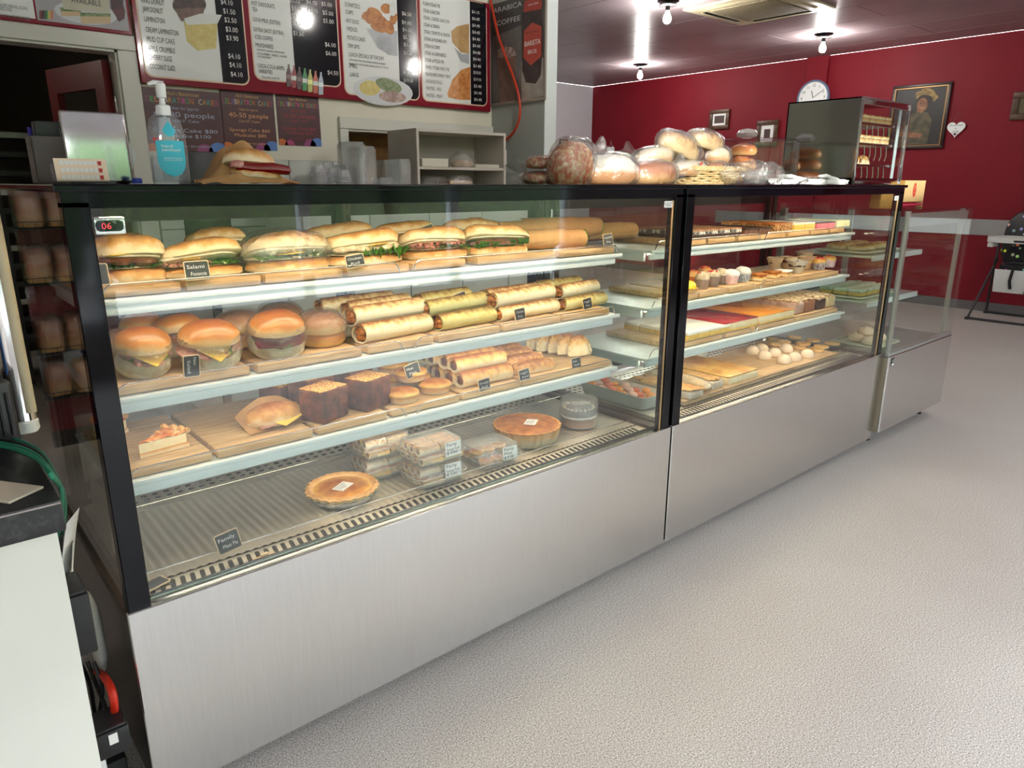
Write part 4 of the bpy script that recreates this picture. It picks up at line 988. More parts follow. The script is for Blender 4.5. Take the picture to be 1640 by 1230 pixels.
for i, (a, b, c, lb) in enumerate(((1270, 1284, 'w', 'iced loaf cake in crinkled wrap next to the orange slab'), (1285, 1302, 'b', 'brown loaf cake with nutty icing'), (1304, 1319, 'd', 'dark chocolate loaf cake with icing'), (1320, 1334, 'c', 'cream coloured loaf cake with chocolate streaked top at the far end'))):
    Y = .23; x0, x1 = XU(a, Y, ZC3+.02), XU(b, Y, ZC3+.02)
    t = thing('loaf_cake', lb, 'cake', group='loaf cakes in a row'); w_ = x1-x0-.004
    part('loaf', bev(cbox(w_, .30, .058), .012, 3), LFM[c], t); part('icing', tr(blob(w_*.5, .15, .012, 24, 8, .5, .4, .2, 40, i, .3, True, .2, 90), (0, 0, .052)), mat('nut_icing', S(240, 220, 180), .6, col2=S(120, 74, 46), ns=60, bump=.5), t)
    moveto(t, (x0+x1)/2, .235+.13, ZC3)
# floor of case 2
ZF = ZD+.005+BT+.001
APPLE = mat('almond_custard_top', S(232, 196, 130), .5, col2=S(200, 140, 80), ns=26, bump=.4)
def at_(u, v, z): 
    p = hit(u, v, 2, z); return p.x, p.y
def long_slice(label, x, y, w_, d, h, tp, side):
    t = thing('long_slice', label, 'cake', group='long slices on the floor of the middle case')
    part('slice_base', bev(cbox(w_, d, h), .006, 2), side, t); part('nut_top', tr(blob(w_*.5, d*.5, .010, 22, 7, .5, .4, .3, 40, int(x*99), .3, True, .2, 90), (0, 0, h-.004)), tp, t)
    part('cling_wrap', tr(blob(w_*.54, d*.52, h*.62, 22, 12, .4, .4, .05, 20, 3, .9, True), (0, 0, 0)), FILM, t); return moveto(t, x, y, ZF)
WRS = mat('wrapped_white_side', S(226, 218, 204), .5, col2=S(206, 190, 166), ns=26)
x, y = at_(1122, 612, ZF); long_slice('cling wrapped long slice with almond top nearest the black post', 2.135, .27, .10, .30, .028, APPLE, WRS)
t = thing('sponge_roll', 'long cream sponge roll in cling wrap, round end to the front', 'cake', group='long slices on the floor of the middle case')
part('sponge', blob(.036, .16, .030, 20, 12, .9, .35, .03, 20, 1, .75, True), mat('golden_sponge', S(226, 186, 120), .7, col2=S(246, 232, 206), ns=12), t); part('cling_wrap', blob(.040, .165, .034, 20, 12, .9, .35, .06, 20, 2, .75, True), FILM, t); moveto(t, 2.232, .29, ZF)
long_slice('long wrapped custard slice with powdered golden top beside the sponge roll', 2.318, .30, .085, .32, .032, APPLE, WRS)
FLK = mat('vanilla_slice_top', S(238, 198, 110), .35, col2=S(206, 140, 60), ns=18, bump=.4, coat=.4)
t = thing('snack_slab', 'wide flaky slab cake with golden cracked top and cream sides', 'cake'); part('cream_base', slice_geo(.235, .34, .030, 3, .004, .003), CREAMS, t); part('golden_top', tr(slice_geo(.232, .335, .008, 8, .003, .003), (0, 0, .029)), FLK, t); moveto(t, 2.51, .31, ZF)
t = thing('wrapped_roll', 'white wrapped roll lying behind the flaky slab', 'roll'); part('roll_body', blob(.11, .028, .024, 22, 10, .6, 1, .08, 20, 3, .7, True), ICING, t); part('cling_wrap', blob(.12, .031, .027, 22, 10, .6, 1, .15, 20, 5, .7, True), FILM, t); moveto(t, 2.76, .565, ZD+.006, 0, 0, R(4))
first = None
for i, (u, v) in enumerate(((1205, 562), (1220, 559), (1240, 566), (1259, 559), (1224, 570), (1256, 577), (1272, 573), (1293, 568))):
    x, y = at_(u, v, ZF+.012); lb = 'pale domed meringue bun, %s from the near end of the cluster' % ORD[i]
    if first is None:
        o = first = thing('meringue_bun', lb, 'bun', group='pale domed buns'); part('dome', blob(.036, .036, .036, 24, 12, .95, 1, .03, 14, 2, .12, True), SNOW, o); part('biscuit_base', lathe([(.030, 0), (.034, .004), (.03, .006), (.001, .006)], 24), LID, o)
    else: o = dup(first, (0, 0, 0), label=lb)
    moveto(o, max(x, 2.66), min(y, .47), ZF)
first = None
for i, (u, v) in enumerate(((1240, 538), (1272, 540), (1222, 545), (1255, 547), (1302, 545), (1286, 550), (1243, 551), (1333, 550), (1315, 555), (1279, 556), (1307, 560))):
    x, y = at_(u, v, ZF+.008); lb = 'flat round golden biscuit, %s from the back of the cluster' % ORD[i]
    if first is None:
        o = first = thing('round_biscuit', lb, 'biscuit', group='flat round biscuits'); part('biscuit', lathe([(.034, 0), (.039, .004), (.040, .008), (.037, .012)], 30), SHORT, o); part('golden_top', lathe([(.037, .0115), (.035, .0135), (.02, .0145), (.001, .0148)], 30), FLK, o)
    else: o = dup(first, (0, 0, 0), label=lb)
    moveto(o, x, min(y, .60), ZF+(0 if y < .5 else -.02), 0, 0, i)
# white dish of fruit pieces at the near end of case 2
t = thing('serving_dish', 'white angled dish at the near end of the middle case floor', 'dish')
P = rrect(.15, .36, .02, 4); n = len(P)
V = [(x*.8, y*.9, 0) for x, y in P]+[(x, y, .055) for x, y in P]+[(x*.97, y*.985, .055) for x, y in P]+[(x*.77, y*.88, .004) for x, y in P]
part('dish_body', (V, [(k*n+i, k*n+(i+1) % n, (k+1)*n+(i+1) % n, (k+1)*n+i) for k in range(3) for i in range(n)]+[tuple(range(3*n, 4*n)), tuple(range(n-1, -1, -1))]), WHITE, t); moveto(t, 1.95, .36, ZD+.006)
FRU = [mat('salmon_jelly', S(236, 120, 90), .35), mat('orange_piece', S(236, 150, 60), .4), mat('pale_pink_piece', S(236, 190, 180), .4)]
firsts = {}
for i in range(6):
    for j in range(3):
        c = (i*2+j) % 3; lb = '%s fruit sweet in the white dish, %s row, %s along' % (('salmon red', 'orange', 'pale pink')[c], ORD[i], ORD[j])
        if c not in firsts: o = firsts[c] = solo('fruit_sweet', blob(.020, .020, .014, 14, 8, .9, 1, .2, 40, c, .5), FRU[c], lb, 'sweet', group='%s sweets in the white dish' % ('salmon red', 'orange', 'pale pink')[c])
        else: o = dup(firsts[c], (0, 0, 0), label=lb)
        moveto(o, 1.91+.042*j, .21+.056*i, ZD+.034+.010*((i+j) % 2), 0, 0, i)

# ================================================================= CASE 3: FOOD
PLATE = mat('green_white_plate', S(222, 226, 200), .3)
def tray3(x, y, z, w_, d, label):
    t = thing('tray', label, 'tray', (x, y, z+.001)); part('tray_body', cat_(bev(cbox(w_*.9, d*.9, .008), .003, 1), tube([(a, b, .010) for a, b in rrect(w_, d, .02, 3)], .005, 6, True)), PLATE, t); return t
MINT = mat('mint_icing', S(176, 216, 190), .5, col2=S(236, 240, 226), ns=40, bump=.5)
FR3 = P3-.002
tray3(3.86, .20, FR3, .30, .26, 'pale square plate of round cookies on the floor of the far case')
first = None
for i, (dx, dy, k) in enumerate(((-.09, -.06, 0), (0, -.055, 0), (.07, -.04, 0), (-.05, .03, 0), (.04, .045, .0), (.0, -.0, .034))):
    lb = 'pale domed biscuit with dark chocolate spots, %s on the plate of the far case' % ORD[i]
    if first is None:
        o = first = thing('spotted_biscuit', lb, 'biscuit', group='spotted biscuits on the far plate'); part('biscuit', blob(.042, .042, .028, 22, 10, .9, 1, .04, 20, 3, .5, True), SNOW, o)
        part('chocolate_spots', cat_(*[tr(blob(.006, .004, .004, 7, 4), (.018*math.cos(q*2.1), .018*math.sin(q*2.1)-.01, .036)) for q in range(3)]), CHOC, o)
    else: o = dup(first, (0, 0, 0), label=lb)
    moveto(o, 3.86+dx, .2+dy, FR3+.016+k, 0, 0, i*.7)
tray3(3.87, .30, .761, .44, .28, 'pale tray of mint iced cakes on the lower shelf of the far case')
first = None
for i in range(5):
    for j in range(3):
        lb = 'mint iced cake on the tray, %s along, %s row' % (ORD[i], ROWN[j])
        if first is None: o = first = layered('mint_cake', lb, 'cake', .07, .07, [('sponge_base', .02, EYEL), ('mint_icing_top', .018, MINT)], 'mint iced cakes', .006, .003)
        else: o = dup(first, (0, 0, 0), label=lb)
        moveto(o, 3.71+.08*i, .215+.082*j, .776, 0, 0, R(i*3))
tray3(3.87, .31, 1.001, .44, .28, 'pale tray of brown pastries on the upper shelf of the far case')
first = None
for i in range(4):
    for j in range(2):
        lb = 'brown pastry roll on the upper tray of the far case, %s along, %s row' % (ORD[i], ROWN[j])
        if first is None:
            o = first = thing('pastry_roll', lb, 'pastry', group='brown pastries of the far case'); part('pastry', blob(.045, .05, .024, 18, 9, .8, 1, .15, 24, 6, .4, True, .1, 70), PASTRY, o)
        else: o = dup(first, (0, 0, 0), label=lb)
        moveto(o, 3.73+.098*i, .25+.12*j, 1.018, 0, 0, i)

# ================================================================= ON THE COUNTER TOP
ZTT = ZT+.001
def bag_loaf(u0, u1, Y, H, D_, crustm, label, z=ZTT, seed=0, e=.8, rot=(0, 0, 0), twist=1, amp=.08, zoff=0):
    x0, x1 = XU(u0, Y, z+H/2), XU(u1, Y, z+H/2); L = x1-x0
    t = thing('bagged_loaf', label, 'bread', group='bagged loaves on the counter')
    part('loaf', blob(L/2*.90, D_/2*.92, H/2, 30, 16, e, .85, amp, 16, seed, .7, True, .04, 70), crustm, t)
    part('plastic_bag', blob(L/2, D_/2*1.08, H/2*1.12, 34, 20, .8, .8, .12, 14, seed+5, .7, True, .05, 50), BAG, t)
    if twist:
        s = 1 if twist > 0 else -1
        part('bag_neck', sheet(lambda a, b: (s*(L/2*.9+.05*a), (.01+.035*a)*math.cos(b*2*PI)*(1+.25*math.sin(b*30)), H*.45+.02*a+(.01+.03*a)*math.sin(b*2*PI)*(1+.25*math.cos(b*26))), 6, 30), BAG, t)
    return moveto(t, (x0+x1)/2, Y, z+zoff, *rot)
CHZ = mat('cheese_topped', S(218, 104, 40), .5, col2=S(250, 212, 152), ns=70, bump=1., bs=60, lo=.44, hi=.64)
FLOUR = crust('floury_loaf', S(206, 140, 76), S(232, 222, 208), S(244, 240, 234), .35, .65, 12, .8, .3, 50, amt=.12)
LOAF = crust('loaf_crust', S(222, 170, 106), S(190, 112, 54), S(150, 80, 36), .2, .8, 14, .4, .3, 50)
PALE = crust('pale_loaf', S(206, 150, 90), S(226, 200, 160), S(236, 224, 206), .3, .7, 14, .6, .3, 50, amt=.2)
FRUITL = crust('fruit_loaf', S(226, 196, 140), S(206, 160, 96), S(110, 66, 40), .2, .95, 44, .5, .3, 60, amt=.6)
bag_loaf(840, 900, .24, .045, .12, CHZ, 'flat seeded roll at the bottom of the bagged pair by the shelf unit', seed=1, twist=-1)
bag_loaf(846, 902, .24, .045, .11, CHZ, 'flat seeded roll lying on top of the bagged pair', seed=2, twist=0, zoff=.047)
bag_loaf(878, 944, .16, .150, .11, CHZ, 'rough orange cheese topped loaf standing in a clear bag', seed=3, rot=(R(12), R(-6), 0), twist=1, amp=.05)
bag_loaf(938, 1013, .20, .112, .15, FLOUR, 'white floury round loaf in a clear bag', seed=4, twist=-1)
bag_loaf(1008, 1078, .17, .092, .13, LOAF, 'glossy brown loaf in a clear bag in front of the basket', seed=5, twist=1)
# basket with loaves
CANE = mat('basket_cane', S(222, 196, 146), .5, col2=S(196, 162, 108), ns=40)
xb0, xb1 = XU(1076, .32, ZTT+.03), XU(1172, .32, ZTT+.03); bx = (xb0+xb1)/2; br = (xb1-xb0)/2
bk = thing('wicker_basket', 'oval pale cane basket holding bagged loaves', 'basket', (bx, .32, ZTT))
part('basket_floor', lathe([(br*.72, 0), (br*.74, .006), (.001, .007)], 32), CANE, bk, scale=(1, .7, 1))
for k in range(6):
    rr = br*(.74+.035*k); part('cane_hoop', tube([(rr*math.cos(a)*(1), rr*.7*math.sin(a), .008+.0085*k+.002*math.sin(a*15+k*PI)) for a in [2*PI*i/90 for i in range(90)]], .0042, 6, True), CANE, bk)
for k in range(28):
    a = 2*PI*k/28; part('cane_stake', tube([(br*.74*math.cos(a), br*.52*math.sin(a), .004), (br*.93*math.cos(a), br*.65*math.sin(a), .058)], .003, 5), CANE, bk)
for ph in (0, 2.1, 4.2): part('rim_braid', tube([(br*(.96+.02*math.cos(a*22+ph))*math.cos(a), br*(.67+.02*math.cos(a*22+ph))*math.sin(a), .060+.006*math.sin(a*22+ph)) for a in [2*PI*i/180 for i in range(180)]], .0050, 6, True), CANE, bk)
ZBK = ZTT+.012
bag_loaf(1018, 1072, .34, .075, .11, PALE, 'pale bagged roll resting on the near rim of the basket', ZBK, 7, twist=-1, zoff=.060, rot=(0, R(-8), 0))
bag_loaf(1078, 1128, .29, .070, .10, PALE, 'small floury bagged roll low in the basket', ZBK, 8, twist=0, zoff=.018)
bag_loaf(1126, 1160, .28, .070, .09, LOAF, 'brown bagged roll at the far side of the basket', ZBK, 9, twist=0, zoff=.016)
bag_loaf(1050, 1112, .34, .100, .12, FRUITL, 'large bagged fruit loaf with cut face on the basket pile', ZBK, 10, twist=0, zoff=.092, rot=(0, R(16), 0))
bag_loaf(1100, 1148, .37, .085, .11, FRUITL, 'topmost round bagged loaf of the basket pile', ZBK, 11, twist=0, zoff=.130, rot=(R(8), R(8), 0))
bag_loaf(1132, 1162, .34, .080, .09, PALE, 'pale bagged roll between the basket pile and the clear dome', ZBK, 12, twist=0, zoff=.070)
t = solo('bag_clip', bbox(-.006, .006, -.002, .002, -.004, .004, .001, 1), STRAW, 'small red bag clip on the floury roll in the basket', 'clip', (XU(1124, .23, 1.44), .232, 1.437))
# clear cake dome with pastries
dx0, dx1 = XU(1143, .47, 1.42), XU(1236, .47, 1.42); dx = (dx0+dx1)/2; dr = (dx1-dx0)/2
dm = thing('cake_dome', 'tall clear acrylic cake dome with a round knob, full of croissants', 'cake dome', (dx, .47, ZTT))
DH = .205
part('dome_base', lathe([(dr*.98, 0), (dr*1.0, .004), (dr*.98, .008), (.001, .008)], 40), ACRYL, dm)
part('clear_cylinder', lathe([(dr*.95, .009), (dr*.955, DH*.9), (dr*.9, DH*.97), (dr*.5, DH*1.0), (dr*.3, DH*1.01)], 48), ACRYL, dm)
part('knob', lathe([(.02, DH*1.01), (.045, DH*1.05), (.05, DH*1.12), (.035, DH*1.2), (.001, DH*1.23)], 28), glassy('milky_knob', (.9, .9, .9), .08, .1, .45), dm)
for i, (ox, oy, oz, sz, lb) in enumerate(((-.04, -.03, .012, .075, 'bottom left croissant in the dome'), (.055, -.02, .012, .07, 'bottom right croissant in the dome'), (-.035, 0, .075, .075, 'middle croissant in the dome'), (-.02, .0, .130, .075, 'top croissant in the dome'), (.06, .04, .07, .06, 'small croissant at the dome back'))):
    t = thing('croissant', lb+' on the counter', 'croissant', (dx+ox, .47+oy, ZTT+oz), R(i*25), 'croissants in the clear dome')
    part('croissant_body', blob(sz, .042, .034, 30, 12, .9, .9, .08, 16, i, .6, True, .03, 70), LOAF, t)
    part('pastry_ridges', cat_(*[tube([(sz*.7*q, .040*math.cos(a)*(1-.5*abs(q)), .021+.036*math.sin(a)*(1-.45*abs(q))) for a in [PI*s/8 for s in range(9)]], .003, 5) for q in (-.75, -.45, -.15, .15, .45, .75)]), LOAF, t)
# crumpled clear bag, paper towels
x0, x1 = XU(1170, .16, 1.4), XU(1246, .16, 1.4)
t = thing('plastic_bag', 'crumpled clear plastic bag over a bowl in front of the dome', 'bag', ((x0+x1)/2, .16, ZTT))
part('bag_skin', blob((x1-x0)/2, .07, .05, 36, 20, .8, .9, .30, 16, 3, .8, True, .12, 50), BAG, t); part('clear_bowl', lathe([(.035, .002), (.04, .004), (.062, .05), (.066, .052), (.063, .053), (.038, .008)], 30), PLAST, t)
for i, (a, b, Y, lb) in enumerate(((1238, 1290, .14, 'sunlit white paper napkins folded beside the crumpled bag'), (1292, 1352, .045, 'crinkled paper wrapped bundle in front of the glass warmer'))):
    x0, x1 = XU(a, Y, 1.37), XU(b, Y, 1.37)
    t = thing('paper_bundle', lb, 'paper', ((x0+x1)/2, Y, ZTT))
    part('paper_bundle_body', blob((x1-x0)*.5, .045 if i == 0 else .028, .013, 34, 12, .5, .5, .35, 26, i+3, .8, True, .25, 90), PAPER, t)
    part('loose_fold', blob((x1-x0)*.33, .034 if i == 0 else .020, .008, 26, 8, .5, .5, .4, 30, i+7, .8, True, .25, 90), PAPER, t, ((x1-x0)*.08, 0, .020), (0, R(5), R(9)))
# glass pie warmer
wx0, wx1, wy0, wy1 = 3.06, 3.575, .075, .43; wt = 1.758
wx0 = hit(1365, 290, 1, wy0).x
wx1 = hit(1450, 290, 1, wy0).x-.0
wx1 = min(wx1, 3.70); wt = hit(1370, 152, 1, wy0).z
W = thing('pie_warmer', 'mirror steel pie warmer cabinet with three shelves and a glass front', 'food warmer', (0, 0, 0))
part('cabinet_body', cat_(box(wx0, wx0+.006, wy0, wy1, ZTT, wt), box(wx0, wx1, wy0, wy1, wt-.006, wt), box(wx0, wx1, wy1-.006, wy1, ZTT, wt), box(wx0, wx1, wy0, wy1, ZTT, ZTT+.03)), MIRROR, W, smooth=False)
for x in (wx0+.004, wx1-.004): part('corner_trim', bbox(x-.006, x+.006, wy0-.008, wy0+.004, ZTT, wt, .003), CHROME, W)
part('top_trim', bbox(wx0, wx1, wy0-.006, wy0+.004, wt-.03, wt, .003), CHROME, W); part('bottom_trim', bbox(wx0, wx1, wy0-.006, wy0+.004, ZTT, ZTT+.018, .003), CHROME, W)
part('glass_front', box(wx0+.01, wx1-.01, wy0-.002, wy0+.002, ZTT+.018, wt-.03), GLASS, W, smooth=False)
part('glass_side', box(wx1-.006, wx1-.002, wy0+.01, wy1-.01, ZTT+.018, wt-.01), GLASS, W, smooth=False)
part('door_stile', bbox(wx1-.10, wx1-.075, wy0+.004, wy0+.01, ZTT+.02, wt-.03, .002), ALU, W)
shz = [hit(1375, v, 1, wy0+.05).z for v in (197, 230, 264)]
for k, z in enumerate(shz):
    s = part('shelf', cat_(*[tube([(wx0+.01, y, z), (wx1-.01, y, z)], .002, 5) for y in [wy0+.02+.03*q for q in range(10)]], box(wx0+.01, wx1-.01, wy0+.015, wy0+.02, z-.008, z+.002)), CHROME, W)
    for q in range(6): part('hook', tube([(wx0+.06+.06*q, wy0+.02, z-.01), (wx0+.064+.06*q, wy0+.017, z-.05), (wx0+.058+.06*q, wy0+.02, z-.075)], .0018, 5), CHROME, s)
wn_ = ('top', 'middle', 'lower')
for k, z in enumerate(shz):
    first = None
    if k < 2:
        for i in range(5):
            for j in range(2):
                lb = 'golden square pie in the warmer, %s shelf, %s along, %s row' % (wn_[k], ORD[i], ROWN[j])
                if first is None: o = first = layered('square_pie', lb, 'pie', .075, .08, [('pie_case', .022, SHORT), ('puffed_lid', .016, PASTRY)], 'pies in the warmer', .008, .003, k)
                else: o = dup(first, (0, 0, 0), label=lb)
                moveto(o, wx0+.055+.082*i, wy0+.075+.09*j, z+.003, 0, 0, R(rnd.uniform(-6, 6)))
    else:
        for i in range(4):
            lb = 'short sausage roll end on, lower shelf of the warmer, %s along' % ORD[i]
            if first is None: o = first = sausage_roll(.10, .018, lb, 'sausage rolls in the warmer', 2)
            else: o = dup(first, (0, 0, 0), label=lb)
            moveto(o, wx0+.035+.038*i, wy0+.09, z+.003, 0, 0, R(90))
        moveto(pasty(.13, .04, .05, 'flat curved pasty on the lower shelf of the warmer', None), wx0+.30, wy0+.1, z+.004)
# carton on the far case
KB = mat('carton_side', S(176, 134, 66), .7)
bx_ = thing('carton', 'tan cardboard carton with a round red logo standing on the far case', 'box')
Yc = .05; zc0 = T3+.010
ca = hit(1450, 337, 2, zc0)
xa, xb = hit(1450, 290, 1, Yc).x, hit(1483, 290, 1, Yc).x; zt_ = hit(1460, 289, 1, Yc).z; zm = hit(1460, 323, 1, Yc).z
part('carton_body', box(xa, xb, Yc, Yc+.16, zm, zt_), CARD, bx_, smooth=False)
part('carton_flank', box(xa-.002, xa, Yc, Yc+.16, zc0, zt_), KB, bx_, smooth=False)
part('carton_lower', box(xa, xb, Yc+.03, Yc+.16, zc0, zm), mat('carton_red', S(190, 30, 60), .6), bx_, smooth=False)
part('red_tray_edge', box(xa+.004, xb-.004, Yc+.002, Yc+.03, zc0+.012, zm-.010), mat('carton_red2', S(206, 50, 84), .6), bx_, smooth=False)
part('lower_slot', box((xa+xb)/2-.008, (xa+xb)/2+.006, Yc+.0005, Yc+.003, zc0+.016, zm-.016), BLACKM, bx_, smooth=False)
part('carton_foot', cat_(box(xa, xa+.006, Yc, Yc+.03, zc0, zm), box(xb-.006, xb, Yc, Yc+.03, zc0, zm)), CARD, bx_, smooth=False)
lg = part('round_logo', tr(prism([(.021*math.cos(a), .036*math.sin(a)) for a in [2*PI*i/28 for i in range(28)]], 0, .0006), rot=(R(90), 0, 0)), mat('logo_red', S(190, 54, 44), .6), bx_, ((xa+xb)/2, Yc-.0002, (zm+zt_)/2+.006), smooth=False)
text('100%', .013, CARD, lg, (-.015, -.001, .012), FY, .03); text('ARABICA', .008, CARD, lg, (-.017, -.001, .002), FY, .034); text('CO', .012, CARD, lg, (-.008, -.001, -.018), FY, .016)

# left end of the counter: napkin holder, calendar card, boxes, sanitiser, hot dog
Y = .17
x0, x1 = hit(112, 285, 1, Y).x, hit(213, 285, 1, Y).x; z1 = hit(160, 178, 1, Y).z
nh = thing('napkin_dispenser', 'upright polished steel napkin dispenser leaning slightly back', 'napkin dispenser', ((x0+x1)/2, Y, ZTT), 0, rot=(R(-4), 0, R(-4)))
hw = (x1-x0)/2
part('steel_face', bbox(-hw, hw, 0, .012, .002, z1-ZTT, .004, 3), STEELD, nh); part('steel_body', bbox(-hw+.004, hw-.002, .012, .075, .0, z1-ZTT-.006, .006, 2), STEEL, nh)
part('napkins', cat_(*[sheet(lambda a, b, k=k: (hw-.004+.018*math.sin(b*PI)*(.6+.4*a), .02+.012*k, .02+(z1-ZTT-.06)*b), 3, 8) for k in range(4)]), PAPER, nh)
Y = .08
x0, x1 = hit(92, 290, 1, Y).x, hit(176, 290, 1, Y).x; zt_ = hit(130, 253, 1, Y).z
cal = thing('card_stand', 'clear acrylic stand with a cream loyalty card of printed cups', 'card stand', ((x0+x1)/2, Y, ZTT), 0, rot=(R(-12), 0, 0)); hw = (x1-x0)/2; hh = zt_-ZTT
part('acrylic_back', bbox(-hw-.006, hw+.012, .004, .008, .0, hh*.8, .001, 1), ACRYL, cal, smooth=False); part('acrylic_foot', bbox(-hw-.008, hw+.016, -.012, .03, 0, .004, .0015, 1), ACRYL, cal, smooth=False)
cdm = part('cream_card', box(-hw, hw, .0, .002, .004, hh), mat('cream_card', S(246, 222, 200), .7), cal, smooth=False)
for r_ in range(3):
    for c_ in range(9):
        last = c_ == 8
        part('printed_cup', tr(prism([(.0028, .003), (-.0028, .003), (-.0022, -.003), (.0022, -.003)], 0, .0003), rot=(R(90), 0, 0)), mat('cup_red', S(196, 60, 60), .6) if last and r_ == 0 else (bpy.data.materials['cup_red'] if last else PAPER), cdm, (-hw+.012+(2*hw-.024)*c_/8, -.0002, hh*.82-hh*.29*r_), smooth=False, scale=(1.25, 1, 1.25))
Y = .24
x0, x1 = hit(62, 285, 1, Y).x, hit(120, 285, 1, Y).x; z1 = hit(80, 218, 1, Y).z
t = thing('document_box', 'open topped grey box behind the napkin dispenser', 'box', ((x0+x1)/2, Y+.05, ZTT), R(-3)); hw = (x1-x0)/2; hh = z1-ZTT
GREYB = mat('grey_box', S(110, 98, 96), .5); part('box_walls', cat_(bbox(-hw, hw, -.05, -.046, 0, hh, .001, 1), bbox(-hw, hw, .046, .05, 0, hh+.01, .001, 1), bbox(-hw, -hw+.004, -.05, .05, 0, hh, .001, 1), bbox(hw-.004, hw, -.05, .05, 0, hh, .001, 1), box(-hw, hw, -.05, .05, 0, .004)), GREYB, t, smooth=False)
part('black_folder', bbox(-hw+.012, hw-.006, -.02, .02, .006, hh+.03, .002, 1), BLACKP, t)
part('blue_pen', tube([(-hw+.006, 0, .01), (-hw+.006, 0, hh+.018)], .004, 8), mat('blue_pen', S(60, 50, 160), .4), t)
solo('blue_pot', lathe([(.009, 0), (.010, .004), (.009, .010), (.001, .011)], 16), mat('blue_cap', S(40, 60, 170), .4), 'small blue bottle cap at the foot of the napkin dispenser', 'cap', (XU(220, .13, 1.36), .13, ZTT))
# sanitiser bottle
Y = .11; x0, x1 = hit(243, 280, 1, Y).x, hit(304, 280, 1, Y).x
sb = thing('sanitiser_bottle', 'clear pump bottle of hand sanitiser with a turquoise label', 'bottle', ((x0+x1)/2, Y, ZTT)); r = (x1-x0)/2
zs = hit(270, 184, 1, Y).z-ZTT; zt_ = hit(268, 132, 1, Y).z-ZTT
part('bottle_body', lathe([(r*.90, 0), (r*.98, .004), (r*1.0, zs*.5), (r*.97, zs*.72), (r*.8, zs*.92), (r*.5, zs), (r*.36, zs+.002)], 36), BOTTLE, sb, scale=(1, .62, 1))
part('gel', lathe([(r*.86, .003), (r*.93, .006), (r*.94, zs*.42), (.001, zs*.42)], 36), glassy('clear_gel', (.90, .93, .96), .03, .02, .06), sb, scale=(1, .6, 1))
part('pump_collar', lathe([(r*.36, zs-.002), (r*.38, zs), (r*.37, zs+.016), (r*.3, zs+.018)], 30, lambda a, i: 1+.02*math.cos(a*24)), WHITE, sb)
part('pump_stem', lathe([(.006, zs+.016), (.005, zs+.030), (.009, zs+.032), (.0095, zt_-.004), (.004, zt_)], 20), WHITE, sb)
part('spout', tube([(.006, 0, zt_-.003), (-.012, 0, zt_-.002), (-.023, 0, zt_-.006)], [.005, .0045, .003], 10), WHITE, sb)
part('dip_tube', tube([(0, 0, .01), (0, 0, zs)], .0035, 8), WHITE, sb)
part('sleeve', lathe([(r*.42, .006), (r*.5, zs*.4), (r*.3, zs*.96)], 20), glassy('milk_sleeve', (.9, .92, .95), .02, .3, .35), sb, scale=(1, .4, 1))
def curved(poly, rr, ry, off):
    V = []
    for x, z in poly: V.append((x, -ry*math.sqrt(max(0, 1-(x/rr)**2))-off, z))
    return V, [tuple(range(len(V)))]
def grid_label(w_, zlo, zhi, shape, off=.0012):
    V = []; F = []; nx, ny = 14, 14
    for j in range(ny+1):
        for i in range(nx+1):
            b = j/ny; a = i/nx*2-1; hw_ = w_*shape(b); x = a*hw_
            zq = zlo+(zhi-zlo)*b; rq = r*(1 if zq < zs*.5 else (1-.03*(zq/zs-.5)/.22 if zq < zs*.72 else .97-.17*(zq/zs-.72)/.2))
            V.append((x, -rq*.62*math.sqrt(max(0, 1-(x/rq)**2))-off, zq))
    F = [(j*(nx+1)+i, j*(nx+1)+i+1, (j+1)*(nx+1)+i+1, (j+1)*(nx+1)+i) for j in range(ny) for i in range(nx)]
    return V, F
lb_ = part('turquoise_label', grid_label(r*.72, zs*.10, zs*.62, lambda b: min(1, math.sqrt(max(0, 1-(1-min(1, b/.5))**2))+.02)), TURQ, sb)
part('drop_emblem', grid_label(r*.32, zs*.68, zs*.90, lambda b: max(.02, math.sqrt(max(0, 1-(1-b/.45)**2)) if b < .45 else (1-b)/.55)), TURQ, sb)
part('red_flag', grid_label(r*.26, zs*.60, zs*.66, lambda b: 1, .0018), mat('label_red', S(200, 50, 60), .4), sb, (-r*.55, .008, 0))
yy = -r*.62-.0030
text('hand\nsanitiser', .0085, WHITE, lb_, (-r*.52, yy, zs*.52), FY, r*1.0, ls=.8)
text('kills 99.99% of germs\nmoisturising formula', .0036, WHITE, lb_, (-r*.45, yy, zs*.36), FY, r*.95)
# hot dog in paper
Y = .13; x0, x1 = hit(312, 290, 1, Y).x, hit(468, 290, 1, Y).x; cx = (x0+x1)/2; L = x1-x0
hd = thing('hot_dog', 'bread roll with a shiny red sausage wrapped in brown paper', 'hot dog', (cx, Y, ZTT), R(-4))
part('paper_bag', sheet(lambda a, b: (-L*.5+L*1.0*a, -.040+.05*b**1.5+.05*max(0, b-.45), .003+.088*math.exp(-((a-.55)/.26)**2)*max(0, b-.3)/.7+.03*math.exp(-((a-.28)/.12)**2)*min(1, b*2)+.006*nz((a*7, b*6, 0), 1, 3)), 34, 18), KRAFT, hd)
part('paper_front', sheet(lambda a, b: (-L*.5+L*.92*a, -.066+.01*b, .001+.022*b*math.exp(-((a-.45)/.35)**2)+.004*nz((a*9, b*6, 2), 1, 3)), 30, 6), KRAFT, hd)
part('bun_bottom', blob(L*.25, .032, .014, 22, 8, .8, 1, .06, 14, 2, .7), ROLL, hd, (L*.06, -.034, .010), (0, R(4), 0))
part('bun_top', blob(L*.26, .036, .030, 26, 12, .8, 1, .06, 14, 3, .2), ROLL, hd, (L*.02, -.022, .036), (R(-16), R(5), 0))
